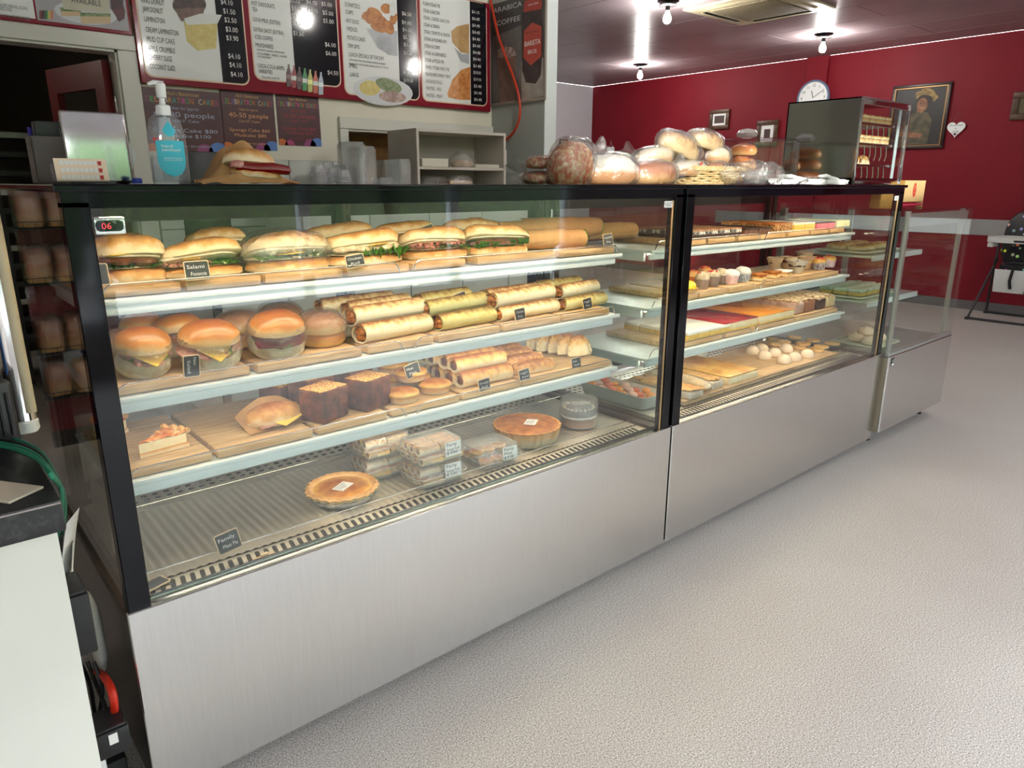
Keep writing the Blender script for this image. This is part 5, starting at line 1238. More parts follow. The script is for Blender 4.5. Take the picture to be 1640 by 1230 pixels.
SAUR = mat('red_sausage', S(130, 14, 10), .15, coat=.8); part('sausage', tube([(-L*.14, -.046, .036), (L*.0, -.054, .032), (L*.2, -.056, .032), (L*.36, -.054, .028), (L*.385, -.053, .028)], [.010, .012, .012, .010, .003], 14), SAUR, hd)
part('onion', blob(.016, .012, .010, 14, 8, 1, 1, .2, 40, 2, .6), HAM, hd, (-L*.13, -.050, .032))

# ================================================================= MENU BOARDS (flat prints on the back wall)
YM = 2.965
def wx(u, v=100): return hit(u, v, 1, YM).x
def wz(u, v): return hit(u, v, 1, YM).z
MZ1 = 2.62
mx0, mx1 = wx(227, 134), wx(786, 178); mzb = (wz(227, 134)+wz(786, 178))/2
PAN = mat('menu_panel_white', S(244, 246, 244), .07); BLKS = mat('menu_strip_black', S(18, 18, 26), .07); GOLDL = mat('menu_outline', S(230, 196, 170), .4); PRC = mat('price_print', S(226, 224, 220), .5); MIK = mat('menu_ink', S(66, 62, 66), .5)
MRED = mat('menu_red', S(136, 20, 42), .07)
mb = thing('menu_board', 'wide red menu board with four white price panels above the counter', 'menu board', (0, 0, 0))
part('backing', bbox(mx0, mx1, YM, YB-.002, mzb, MZ1, .003, 1), MRED, mb, smooth=False)
yl = [YM-.0005]
def flat(poly, m, parent, name, dy):
    """polygon of (x, z) on the board, dy in front of it"""
    return part(name, ([(x, YM-dy, z) for x, z in poly], [tuple(range(len(poly)))]), m, parent, smooth=False)
def rrz(x0, x1, z0, z1, r): return [((x0+x1)/2+a, (z0+z1)/2+b) for a, b in rrect(x1-x0, z1-z0, r, 5)]
def panel(ul, vl, us, ur, vr):
    x0, xs, x1 = wx(ul, vl), wx(us, vr), wx(ur, vr); z0 = (wz(ul, vl)+wz(ur, vr))/2; z1 = MZ1+.08
    z1 = MZ1-.01
    p_ = flat(rrz(x0-.008, x1+.008, z0-.008, z1+.004, .045), GOLDL, mb, 'panel_outline', .0008)
    flat(rrz(x0, x1, z0, z1, .04), PAN, mb, 'white_panel', .0016)
    pts = [(xs, z0), (x1-.04, z0)]+[(x1-.04+.04*math.sin(R(a)), z0+.04-.04*math.cos(R(a))) for a in range(15, 91, 15)]+[(x1, z1), (xs, z1)]
    flat(pts, BLKS, mb, 'price_strip', .0024)
    return x0, xs, x1, z0
PN = [panel(235, 124, 357, 398, 132), panel(410, 127, 474, 545, 137), panel(554, 150, 641, 671, 159), panel(678, 161, 754, 779, 168)]
def mt(s, u, v, h, m=MIK, w_=None, parent=None, dy=.0032):
    """line of print whose lower left corner is seen at pixel u, v; h and w_ in pixels"""
    x, z = wx(u, v), wz(u, v); k = .00344
    return text(s, h*k*1.35, m, parent or mb, (x, YM-dy, z), FY, (wx(u+w_, v)-x) if w_ else None)
for s, u, v, w_ in (('RING DONUT', 226, 4, 36), ('JAM DONUT', 229, 18, 32), ('LAMINGTON', 231, 34, 32), ('CREAM LAMINGTON', 233, 51, 52), ('MUD CUP CAKE', 235, 66, 44), ('APPLE CRUMBLE', 237, 81, 43), ('CHERRY SLICE', 239, 95, 36), ('COCONUT SLICE', 240, 110, 40)): mt(s, u, v, 8, w_=w_)
for s, u, v in (('$4.10', 353, 6), ('$1.50', 357, 21), ('$2.50', 359, 35), ('$3.00', 361, 50), ('$3.90', 362, 64), ('$4.10', 365, 93), ('$4.10', 367, 107), ('$4.10', 369, 122)): mt(s, u, v, 8, PRC, 19)
for s, u, v, w_ in (('HOT CHOCOLATE', 402, 8, 37), ('TEA', 404, 18, 8), ('SOYA MILK (EXTRA)', 405, 34, 43), ('EXTRA SHOT (EXTRA)', 406, 50, 47), ('ICED COFFEE', 408, 62, 28), ('MILKSHAKES', 409, 75, 28), ('COCA-COLA 600ML', 412, 108, 43), ('VARIETIES', 414, 117, 22)): mt(s, u, v, 7, w_=w_)
for s, u, v, w_ in (('SPEARMINT, BANANA, CHOCOLATE,', 411, 81, 44), ('LIME, BLUEBERRY, VANILLA, CARAMEL', 411, 87, 48), ('OR STRAWBERRY', 412, 92, 22), ('INCLUDES VARIETIES', 419, 125, 28)): mt(s, u, v, 3.4, w_=w_)
for s, u, v in (('$3.50', 463, 3), ('$3.50', 466, 16), ('$3.50', 467, 28), ('$0.60', 468, 40), ('$1.50', 469, 56), ('$4.00', 490, 6), ('$5.00', 514, 9), ('$4.00', 491, 19), ('$5.00', 516, 23), ('$5.00', 517, 36), ('$6.00', 520, 74), ('$6.00', 521, 88), ('$4.50', 524, 119)): mt(s, u, v, 7.4, PRC, 17)
for s, u, v, w_ in (('SCHNITZELS', 552, 10, 24), ('CHIPS', 553, 22, 12), ('HOT DOGS', 554, 36, 20), ('WEDGES', 555, 49, 17), ('POTATO CAKES', 556, 63, 28), ('DIM SIMS', 557, 76, 18), ('LUNCH SPECIALS OF THE DAY', 558, 90, 56), ('SMALL', 559, 108, 13), ('LARGE', 560, 122, 14)): mt(s, u, v, 7.4, w_=w_)
for s, u, v, w_ in (('WITH ONE OF THE FOLLOWING VARIETIES AVAILABLE', 559, 97, 58), ('BAKED PASTA, FETTUCCINE, LASAGNE, ROAST OF THE DAY', 559, 103, 63)): mt(s, u, v, 3.2, w_=w_)
for s, u, v in (('$6.50', 643, 24), ('$4.00', 643, 38), ('$4.00', 644, 50), ('$5.50', 645, 62), ('$1.00', 646, 74), ('$1.00', 646, 87), ('$11.00', 645, 118), ('$19.00', 646, 131)): mt(s, u, v, 7.2, PRC, 15)
for i, (s, w_) in enumerate((('PLAIN STEAK PIE', 27), ('STEAK & BACON', 26), ('STEAK, CHEESE & BACON', 41), ('STEAK & ONION', 25), ('STEAK, TOMATO & ONION', 41), ('STEAK & MUSHROOM', 35), ('STEAK & CURRY', 25), ('STEAK & SHEPHERDS', 34), ('STEAK & PIZZA PIE', 30), ('FAMILY STEAK MEAT PIE', 38), ('FLAVOURED FAMILY MEAT', 40), ('SAUSAGE ROLLS', 26), ('PASTIES - VEG', 24), ('PASTIES - MEAT', 26))):
    mt(s, 677+.42*i, 8+11.3*i, 6.8, w_=w_)
for i, s in enumerate(('$4.10', '$4.40', '$4.40', '$4.40', '$4.40', '$4.40', '$4.40', '$4.40', '$4.40', '$19.00', '$19.90', '$3.40', '$4.40', '$4.40')): mt(s, 755+.3*i, 21+10.8*i, 6.4, PRC, 12)
# printed pictures on the menu
def pic(pts, m, nm, dy, thing_=None): return flat([(wx(u, v), wz(u, v)) for u, v in pts], m, thing_ or mb, nm, dy)
def ell(cu, cv, a, b, m, nm, dy, n=22, rot=0, th=None): return pic([(cu+a*math.cos(t)*math.cos(rot)-b*math.sin(t)*math.sin(rot), cv+a*math.cos(t)*math.sin(rot)+b*math.sin(t)*math.cos(rot)) for t in [2*PI*i/n for i in range(n)]], m, nm, dy, th)
mf = lambda n, c, c2=None, ns=30: mat('print_'+n, S(*c), .35, col2=S(*c2) if c2 else None, ns=ns)
pb, pc, py, pw = mf('brown', (84, 56, 50), (52, 34, 32)), mf('cup', (126, 96, 84), (100, 74, 64)), mf('yellow', (222, 206, 128), (206, 184, 100)), mf('white', (226, 228, 222))
pg, pgo, ppl, pge = mf('salad', (86, 112, 60), (150, 160, 120), 60), mf('golden', (206, 140, 70), (168, 96, 44), 40), mf('plate', (214, 216, 220)), mf('grey', (190, 192, 196), (160, 162, 168), 8)
ell(303, 8, 27, 18, pb, 'muffin_picture', .0030); pic([(279, 14), (328, 12), (322, 34), (290, 34)], pc, 'muffin_cup_picture', .0031)
pic([(294, 30), (320, 22), (355, 24), (348, 38), (300, 40)], pw, 'cake_icing_picture', .0033); pic([(294, 32), (300, 40), (348, 38), (346, 78), (316, 81), (299, 66)], py, 'cake_slice_picture', .0032)
BC = [(78, 40, 44), (150, 34, 44), (70, 44, 40), (44, 140, 74), (196, 196, 110), (206, 100, 70), (180, 190, 206)]
for i, c in enumerate(BC):
    u = 462+8.6*i; v = 103+2.1*i; m_ = mf('bottle%d' % i, c)
    pic([(u-3.5, v+36), (u-4, v+14), (u-1.4, v+5), (u-1.3, v), (u+1.3, v), (u+1.4, v+5), (u+4, v+14), (u+3.6, v+36)], m_, 'bottle_picture', .0034); pic([(u-4, v+16), (u+4, v+17), (u+3.8, v+24), (u-3.8, v+23)], pw if i % 2 else mf('lab%d' % i, tuple(min(255, x+60) for x in c)), 'bottle_label_picture', .0036)
pic([(587, 46), (636, 50), (636, 90), (622, 88), (604, 76)], pge, 'bowl_picture', .0030)
for i, (u, v, a, b, r_) in enumerate(((600, 22, 14, 8, .6), (612, 36, 15, 8, .9), (594, 32, 10, 7, .2), (622, 44, 12, 8, 1.1), (606, 44, 14, 7, .4), (630, 30, 6, 10, .2), (618, 14, 9, 8, .5), (586, 25, 6, 8, .8))): ell(u, v, a, b, pgo, 'wedge_picture', .0032+.0001*i, rot=r_)
ell(629, 14, 6, 12, pw, 'sauce_picture', .0042)
ell(613, 146, 48, 23, ppl, 'plate_picture', .0036, rot=.12); ell(592, 141, 17, 12, py, 'chips_picture', .0038, rot=.1); ell(622, 137, 22, 10, pg, 'salad_picture', .0040, rot=.35); ell(628, 155, 22, 9, mf('roast', (150, 120, 112), (196, 170, 160), 40), 'roast_picture', .0041, rot=.1)
pic([(722, 50), (732, 42), (751, 38), (751, 86), (738, 84), (724, 68)], pgo if False else mf('pie', (206, 170, 118), (186, 146, 94), 12), 'pie_picture', .0030); pic([(727, 76), (740, 87), (751, 86), (751, 103), (737, 98)], pge, 'pie_tin_picture', .0029)
pic([(716, 150), (724, 128), (738, 112), (753, 107), (753, 160), (735, 160), (718, 156)], mf('pasty', (196, 116, 58), (224, 160, 96), 36), 'pasty_picture', .0030)
# second board over the doorway
b2 = thing('menu_board', 'second menu board above the kitchen doorway with a sandwich picture and paper notice', 'menu board', (0, 0, 0))
bz = (wz(0, 33)+wz(211, 55))/2
part('backing', bbox(wx(212, 55)-1.3, wx(212, 55), YM, YB-.002, bz, MZ1, .003, 1), MRED, b2, smooth=False)
def pic2(pts, m, nm, dy): return pic(pts, m, nm, dy, b2)
xl = wx(59, 33); xr_ = wx(211, 50)-.012
flat([(xl-.9, bz+.022), (xl-.004, bz+.022), (xl-.004, MZ1-.01), (xl-.9, MZ1-.01)], PAN, b2, 'white_panel', .0016)
flat([(xl+.004, bz+.018), (xr_, bz+.018), (xr_, MZ1-.01), (xl+.004, MZ1-.01)], mf('grey_panel', (176, 172, 178)), b2, 'picture_panel', .0016)
for s, u, v, w_ in (('PERSONALISED WRITING, EDGING', -14, 9, 57), ('COLOURED ICING.', -12, 15, 31), ('ASK FOR EXTRA DECORATIONS', -14, 25, 61)): mt(s, u, v, 4.6, mf('soft_ink', (120, 126, 126)), w_, b2)
ell(137, 21, 51, 18, ppl, 'plate_picture', .0030, rot=.14, th=b2)
for (u0, v0, u1, v1) in ((96, 12, 130, 22), (128, 20, 177, 34)):
    pic2([(u0, v0+3), (u1, v0+5), (u1, v1+4), (u0+2, v1+4)], mf('bread%d' % u0, (216, 190, 150)), 'sandwich_picture', .0034); pic2([(u0, v0), (u1, v0+2), (u1, v0+7), (u0+1, v0+6)], pg, 'filling_picture', .0036)
pic2([(97, -6), (174, -4), (176, 22), (102, 15)], mf('notice', (204, 200, 178)), 'paper_notice', .0042); mt('AVAILABLE', 114, 4, 8, MIK, 47, b2, .0050)
pic2([(177, -4), (197, -4), (197, 8), (200, 18), (199, 30), (190, 35), (184, 24), (178, 14)], mf('cola', (96, 34, 44), (52, 30, 34), 20), 'cola_bottle_picture', .0040)
for i, c in enumerate(((110, 40, 44), (60, 40, 44), (60, 130, 80), (200, 190, 110), (206, 130, 90))): pic2([(63+4.5*i, 17), (67+4.5*i, 17), (67+4.5*i, 31), (63+4.5*i, 30)], mf('tiny%d' % i, c), 'tiny_bottle_picture', .0036)
# celebration cake posters
POSM = mat('poster_maroon', S(70, 26, 36), .35, col2=S(82, 30, 40), ns=6)
def poster(c, lines, label, cols):
    (ul, vt), (ur, vb) = c
    x0, x1 = wx(ul, (vt+vb)/2), wx(ur, (vt+vb)/2); z1 = wz((ul+ur)/2, vt); z0 = wz((ul+ur)/2, vb)
    t = thing('cake_poster', label, 'poster', (x0, YB-.004, z0), 0); w_ = x1-x0; h = z1-z0
    part('poster_sheet', box(0, w_, 0, .003, 0, h), POSM, t, smooth=False)
    text('Nick\'s Bakehouse', h*.085, mf('gold_text', (206, 160, 90)), t, (w_*.5, -.0012, h*.90), FY, w_*.42, 'CENTER')
    s = 'CELEBRATION CAKES'; CC_ = [(170, 50, 110), (80, 170, 80), (220, 120, 50), (120, 80, 160), (220, 200, 190), (210, 150, 60), (80, 160, 150), (210, 110, 60)]
    for i, ch in enumerate(s):
        if ch != ' ': text(ch, h*.125, mf('letter%d' % (i % 8), CC_[i % 8]), t, (w_*(.03+.94*(i+.5)/len(s)), -.0012, h*.78), FY, w_*.048, 'CENTER')
    for s, zc_, hh_, ww in lines: text(s, h*hh_, mf('poster_text_%s' % cols[0], cols[1]), t, (w_*.5, -.0012, h*zc_), FY, w_*ww, 'CENTER')
    for i, (fx, rr, c_) in enumerate(((.06, .13, (210, 110, 50)), (.24, .11, (180, 60, 120)), (.72, .14, (150, 60, 120)), (.90, .17, (90, 130, 200)))):
        n = 14; q = [(w_*fx+h*rr*math.cos(PI*k/n), h*rr*math.sin(PI*k/n)) for k in range(n+1)]; q = [(min(max(x, 0), w_), z) for x, z in q]
        part('printed_balloon', ([(x, -.0008, z) for x, z in q], [tuple(range(len(q)))]), mf('ball%d' % i, c_), t, smooth=False)
poster(((235, 143), (360, 243)), [('Cakes for approx', .68, .065, .38), ('60-80 people', .56, .12, .78), ('16x12" Cake', .48, .06, .34), ('Sponge Cake $80', .32, .085, .82), ('Mudcake $100', .23, .085, .62), ('Add $10 for decoration', .08, .05, .6)], 'maroon celebration cake poster behind the sanitiser bottle', ('a', (176, 180, 206)))
poster(((359, 147), (444, 240)), [('Cakes for approx', .68, .06, .36), ('40-50 people', .56, .12, .74), ('12x12" Cake', .48, .055, .4), ('Sponge Cake $60', .32, .08, .76), ('Mudcake $80', .23, .08, .6), ('Add $10 for decoration', .10, .05, .55)], 'maroon celebration cake poster for forty to fifty people', ('b', (226, 160, 110)))
poster(((448, 153), (516, 233)), [('Cakes for approx', .68, .06, .36), ('10-20 people', .56, .12, .78), ('8x8" Cake', .48, .055, .4), ('Sponge Cake $40', .32, .08, .78), ('Mudcake $50', .23, .08, .6), ('Add $10 for decoration', .12, .05, .55)], 'smallest maroon cake poster with red lettering, beside the plate picture', ('c', (176, 50, 60)))
# coffee poster on the pier
def pp(u, v): h = hit(u, v, 0, PX_-.012); return h.y, h.z
cf = thing('coffee_poster', 'framed arabica coffee poster with a bottle and an iced coffee glass', 'poster', (0, 0, 0))
yb_, zb_ = pp(786, 165); ya_, za_ = pp(871, 156); zb0 = (zb_+za_)/2
part('poster_sheet', box(PX_-.010, PX_-.001, ya_, yb_, zb0, 2.62), mat('poster_charcoal', S(70, 66, 66), .4, col2=S(92, 88, 86), ns=4), cf, smooth=False)
part('poster_frame', cat_(bbox(PX_-.016, PX_, ya_-.012, yb_, zb0-.022, zb0, .003), bbox(PX_-.016, PX_, ya_-.014, ya_, zb0-.022, 2.63, .003)), mat('frame_taupe', S(150, 140, 128), .4), cf)
def qp(pts, m, nm, dx): return part(nm, ([(PX_-.0105-dx, *pp(u, v)) for u, v in pts], [tuple(range(len(pts)))]), m, cf, smooth=False)
qp([(835, 98), (870, 92), (871, 154), (835, 160)], mf('table_boards', (176, 168, 158), (150, 142, 134), 10), 'table_picture', .0004)
qp([(789, 60), (835, 40), (835, 160), (789, 163)], mf('grey_bg', (96, 90, 90), (120, 114, 112), 5), 'bar_picture', .0003)
qp([(796, 90), (826, 84), (824, 162), (801, 164)], mf('iced_coffee', (140, 112, 100), (118, 92, 82), 14), 'glass_picture', .0008); qp([(797, 80), (806, 74), (822, 76), (827, 88), (812, 94), (797, 92)], mf('cream_top', (190, 176, 166), (130, 100, 86), 40), 'cream_picture', .0010)
qp([(840, 2), (862, -4), (868, 4), (868, 26), (870, 60), (866, 120), (858, 134), (842, 132), (836, 112), (837, 28)], mf('dark_bottle', (44, 28, 30), (66, 46, 46), 14), 'bottle_picture', .0012)
qp([(840, 2), (862, -6), (868, 3), (867, 14), (838, 20)], mf('red_cap', (176, 58, 50)), 'bottle_cap_picture', .0016)
qp([(839, 50), (852, 36), (867, 42), (867, 90), (850, 105), (838, 92)], mf('red_label', (186, 66, 50)), 'bottle_label_picture', .0016)
def pt_(s, u, v, hpx, wpx, m):
    y, z = pp(u, v); y2, z2 = pp(u+wpx, v-.1*wpx); return text(s, hpx*.0036, m, cf, (PX_-.0105-.0022, y, z), FX, abs(y-y2))
pt_('BARISTA', 840, 75, 13, 25, PAPER); pt_('BROS', 845, 87, 10, 14, PAPER); pt_('100% ARABICA', 841, 55, 4, 22, INK); pt_('ICED COFFEE', 846, 10, 4, 16, PAPER)
pt_('ARABICA', 790, 22, 13, 46, CHALK); pt_('COFFEE', 795, 42, 13, 38, CHALK)
# orange cable looping down the pier
cb = [hit(u, v, 0, PX_-.03) for u, v in ((784, -8), (790, 22), (798, 58), (810, 92), (822, 122), (831, 152), (834, 182), (828, 205), (818, 218), (804, 228))]
solo('orange_cable', tube(arc_pts(cb, .06, 4), .009, 8), mat('orange_pvc', S(206, 60, 32), .4), 'orange power cable hanging in a loop over the coffee poster', 'cable')

# ================================================================= BACK BENCH AND WHAT STANDS ON IT
BZ = .9
bn = thing('back_bench', 'long white bench with panelled cupboards along the back wall', 'bench')
part('bench_top', bbox(.97, 3.40, 2.26, 2.992, BZ-.03, BZ, .004), STEEL, bn)
part('carcass', box(.98, 3.38, 2.30, 2.99, .08, BZ-.03), WHITEM, bn, smooth=False)
for i in range(6):
    dr_ = part('bench_door', bbox(.985+.4*i, 1.375+.4*i, 2.28, 2.298, .10, BZ-.04, .004), mat('bench_door_white', S(214, 216, 210), .4), bn); part('handle', bbox(1.15+.4*i, 1.21+.4*i, 2.262, 2.278, .80, .812, .003), CHROME, dr_)
RZ = 1.27
rz = thing('bench_riser', 'white drawer unit on the back bench carrying the tub stacks', 'drawer unit')
part('riser_body', box(1.50, 3.2, 2.32, 2.80, BZ+.001, RZ), WHITEM, rz, smooth=False)
for i in range(4):
    for j in range(2): part('drawer', bbox(1.51+.42*i, 1.925+.42*i, 2.305, 2.319, BZ+.01+.18*j, BZ+.18+.18*j, .004), TILEM, rz)
su = thing('shelf_unit', 'grey beige open shelf unit with paper bags on its two shelves', 'shelf unit')
sx0, sx1 = hit(668, 255, 1, 2.45).x, hit(810, 255, 1, 2.45).x; sz1 = hit(740, 214, 1, 2.45).z; szm = hit(740, 268, 1, 2.45).z
sb1 = 2.79
for nm, g in (('side_panel', box(sx0, sx0+.018, 2.45, sb1, RZ+.001, sz1)), ('side_panel', box(sx1-.018, sx1, 2.45, sb1, RZ+.001, sz1)), ('top_panel', box(sx0, sx1, 2.449, sb1, sz1, sz1+.018)), ('middle_shelf', box(sx0+.018, sx1-.018, 2.455, sb1, szm-.016, szm)), ('back_panel', box(sx0+.018, sx1-.018, sb1-.008, sb1, RZ+.001, sz1)), ('bottom_shelf', box(sx0+.018, sx1-.018, 2.455, sb1-.01, RZ+.001, RZ+.018))): part(nm, g, GREYM, su, smooth=False)
part('side_tab', box(sx1, sx1+.012, 2.455, 2.47, szm+.02, szm+.12), GREYM, su, smooth=False)
WB = mat('white_card', S(216, 212, 196), .7); PBG = mat('brown_paper_stack', S(196, 172, 148), .8)
def lay(u0, u1, v0, v1, Y): 
    a, b = hit(u0, v1, 1, Y), hit(u1, v0, 1, Y); return a.x, b.x, b.z-a.z
def solo_box(nm, u0, u1, h, Y, d, z, m, label, cat, stack=1):
    x0, x1 = XU(u0, Y, z+h/2), XU(u1, Y, z+h/2); t = thing(nm, label, cat, ((x0+x1)/2, Y+d/2, z+.001)); w_ = (x1-x0)/2
    for k in range(stack): part('layer' if stack > 1 else 'box_body', bbox(-w_+.002*(k % 2), w_-.002*(k % 3), -d/2, d/2, h*k/stack, h*(k+.92)/stack, .002, 1), m, t)
    return t
solo_box('takeaway_box', 676, 718, .055, 2.47, .16, szm, WB, 'cream takeaway carton at the left of the upper shelf', 'box')
solo_box('card_stack', 762, 800, .022, 2.47, .14, szm, WB, 'thin stack of white cards on the upper shelf', 'cards', 3)
t = thing('plastic_bag', 'twisted clear bag of beige bits on the upper shelf', 'bag', (XU(742, 2.53, szm+.06), 2.54, szm+.001)); part('bag_contents', blob(.075, .06, .035, 20, 10, .8, 1, .15, 20, 3, .5), PBG, t); part('bag_skin', blob(.09, .07, .085, 30, 20, 1.2, 1, .35, 14, 6, .5, True, .15, 40), BAG, t)
for a, b, k in ((684, 719, 1), (721, 757, 2)):
    t = solo_box('paper_bag_stack', a, b, .07+.02*(k-1), 2.47, .16, RZ+.018, PBG, 'beige paper bags in plastic film on the lower shelf, %s' % ('near side', 'far side')[k-1], 'paper bags', 5)
    part('film', blob(.10, .09, .075, 24, 14, .5, .5, .15, 18, k, .6), BAG, t)
solo_box('white_paper_stack', 766, 796, .03, 2.47, .16, RZ+.018, PAPER, 'loose white papers at the far end of the lower shelf', 'paper', 3)
# stacks of clear cups and tubs (one thing per stack)
def cup_stack(u, Y, r, H, label):
    n = int(H/.012); P = []
    for k in range(n): P += [(r*.9, k*.012), (r*1.03, k*.012+.004), (r*.95, k*.012+.008)]
    t = thing('cup_stack', label, 'cups', (XU(u, Y, RZ+.1), Y, RZ+.001), 0, 'stacked clear cups on the back bench')
    part('nested_cups', lathe(P+[(r*.9, n*.012), (r*.7, n*.012+.03), (.001, n*.012+.03)], 26), TUB, t)
    part('cup_rims', cat_(*[tube([(r*1.04*math.cos(a), r*1.04*math.sin(a), k*.024+.005) for a in [2*PI*q/20 for q in range(20)]], .0022, 5, True) for k in range(n//2)]), TUB, t); return t
for i, (u, Y, h) in enumerate(((513, 2.42, .165), (534, 2.44, .150), (551, 2.38, .140), (527, 2.62, .185), (546, 2.64, .17), (509, 2.62, .16))): cup_stack(u, Y, .043, h, 'tall sleeve of nested clear cups, %s' % ('front row nearest the napkins', 'front row middle', 'front row beside the square tubs', 'back row middle', 'back row far one', 'back row nearest the napkins')[i])
def tub_stack(u0, u1, Y, H, d, label, lidded=False):
    x0, x1 = XU(u0, Y, RZ+H/2), XU(u1, Y, RZ+H/2); w_ = x1-x0
    t = thing('tub_stack', label, 'tubs', ((x0+x1)/2, Y+d/2, RZ+.001), 0, 'stacked clear tubs on the back bench'); n = max(3, int(H/.011)); V = []; F = []
    P = rrect(w_, d, .03, 4); m_ = len(P)
    for k in range(n):
        for s, dz in ((1.0, 0), (1.0, .004), (.965, .0045), (.965, .0105)): V += [(x*s, y*s, k*.011+dz) for x, y in P]
    R_ = len(V)//m_
    for a in range(R_-1): F += [(a*m_+i, a*m_+(i+1) % m_, (a+1)*m_+(i+1) % m_, (a+1)*m_+i) for i in range(m_)]
    F.append(tuple((R_-1)*m_+i for i in range(m_)))
    part('nested_tubs', (V, F), TUB, t, smooth=False)
    part('top_tub', tr(prism(rrect(w_*.9, d*.9, .03, 4), 0, .012), (0, 0, n*.011)), TUB, t, smooth=False); return t
tub_stack(577, 607, 2.36, .295, .17, 'tallest stack of clear rectangular tubs, front one')
tub_stack(560, 590, 2.55, .32, .17, 'tall stack of clear tubs behind the tallest one')
tub_stack(610, 634, 2.36, .115, .12, 'short stack of clear tubs between the two tall stacks')
tub_stack(640, 662, 2.36, .225, .15, 'medium stack of clear tubs beside the shelf unit')
tub_stack(618, 646, 2.60, .22, .15, 'stack of brownish clear tubs behind the short stack')
for k, (dz, rz_, lb) in enumerate(((0, 0, 'bottom'), (.02, 6, 'middle'), (.04, -5, 'top'))):
    t = thing('napkin_pad', '%s pad of loose white paper bags by the clear cups' % lb, 'paper bags', (XU(486, 2.45, RZ+.03), 2.48, RZ+.001+dz), R(rz_), 'pads of white paper bags')
    part('paper_pad', bev(cbox(.19-.01*k, .17, .018), .003, 1), PAPER, t)
    part('loose_sheet', sheet(lambda a, b: (-.10+.2*a, -.09+.17*b, .0185+.008*nz((a*4, b*3, k), 1, 2)**2), 12, 8), PAPER, t)
t = thing('black_monitor', 'dark flat box standing behind the hot dog below the cake posters', 'monitor', (hit(325, 270, 1, 1.9).x, 1.9, .001)); part('screen', bbox(-.10, .10, 0, .03, 1.12, hit(325, 243, 1, 1.9).z, .004), BLACKP, t); part('stand', bbox(-.02, .02, .005, .025, .02, 1.13, .003), BLACKP, t); part('stand_foot', bbox(-.12, .12, -.1, .12, 0, .02, .004), BLACKP, t)
# kraft paper seen through the hatch
for i, (x, lb) in enumerate(((2.55, 'crumpled brown paper hanging behind the serving hatch, near sheet'), (2.92, 'crumpled brown paper hanging behind the serving hatch, far sheet'))):
    solo('kraft_sheet', sheet(lambda a, b: ((a-.5)*.42, .06*nz((a*4, b*4, 0), 1, i), b*.75), 20, 20), KRAFT, lb, 'paper', (x, 3.35+.1*i, .98))
solo('kitchen_table', cat_(bbox(2.2, 3.3, 3.2, 3.7, .92, .96, .004), *[box(x, x+.05, y, y+.05, 0, .92) for x in (2.25, 3.2) for y in (3.24, 3.6)]), STEEL, 'steel kitchen table behind the serving hatch', 'table')

# ================================================================= KITCHEN DOOR
h0 = Vector((.815, 3.10)); h1 = hit(78, 113, 2, 1.995)
dv = Vector((h1.x-h0.x, h1.y-h0.y)); dl = dv.length; ang = math.atan2(dv.y, dv.x)
dd = struct('door_1', cat_(box(0, .10, -.02, .02, .02, 1.995), box(dl-.10, dl, -.02, .02, .02, 1.995), box(.1, dl-.1, -.02, .02, 1.86, 1.995), box(.1, dl-.1, -.02, .02, .02, .25), box(.1, dl-.1, -.02, .02, .95, 1.08)), REDDOOR, None, (h0.x, h0.y, 0), (0, 0, ang))
struct('door_glass', box(.1, dl-.1, -.003, .003, 1.08, 1.86), WINGLASS, dd); struct('door_panel', box(.1, dl-.1, -.008, .008, .25, .95), REDDOOR, dd)
struct('hinge', cat_(tube([(0.0, -.03, 1.66), (0, -.03, 1.80)], .011, 10), tube([(0.035, -.03, 1.66), (0.035, -.03, 1.80)], .011, 10), bbox(-.01, .06, -.026, -.021, 1.67, 1.79, .001, 1), tube([(0, -.03, 1.64), (0, -.03, 1.66)], .007, 8), tube([(0, -.03, 1.80), (0, -.03, 1.815)], .007, 8)), CHROME, dd)
# dark tray racks in the kitchen
RK = mat('rack_black', S(26, 25, 26), .5)
for i, (x, y) in enumerate(((-.42, 4.3), (.05, 4.35), (.56, 4.6))):
    t = thing('tray_rack', 'dark bakery rack of trays in the kitchen, %s from the door post' % ('third', 'second', 'nearest')[i], 'rack', (x, y, 0), 0, 'kitchen tray racks')
    for a in (-.2, .2):
        for b in (-.25, .25): part('rack_post', box(a-.012, a+.012, b-.012, b+.012, 0, 1.72), RK, t, smooth=False)
    for k in range(13): part('tray', cat_(box(-.19, .19, -.25, .25, .20+.12*k, .206+.12*k), box(-.19, .19, -.256, -.25, .20+.12*k, .235+.12*k)), RK if k % 3 else mat('tray_steel', (.25, .24, .22), .4, .8) if k == 0 else bpy.data.materials['tray_steel'], t, smooth=False)
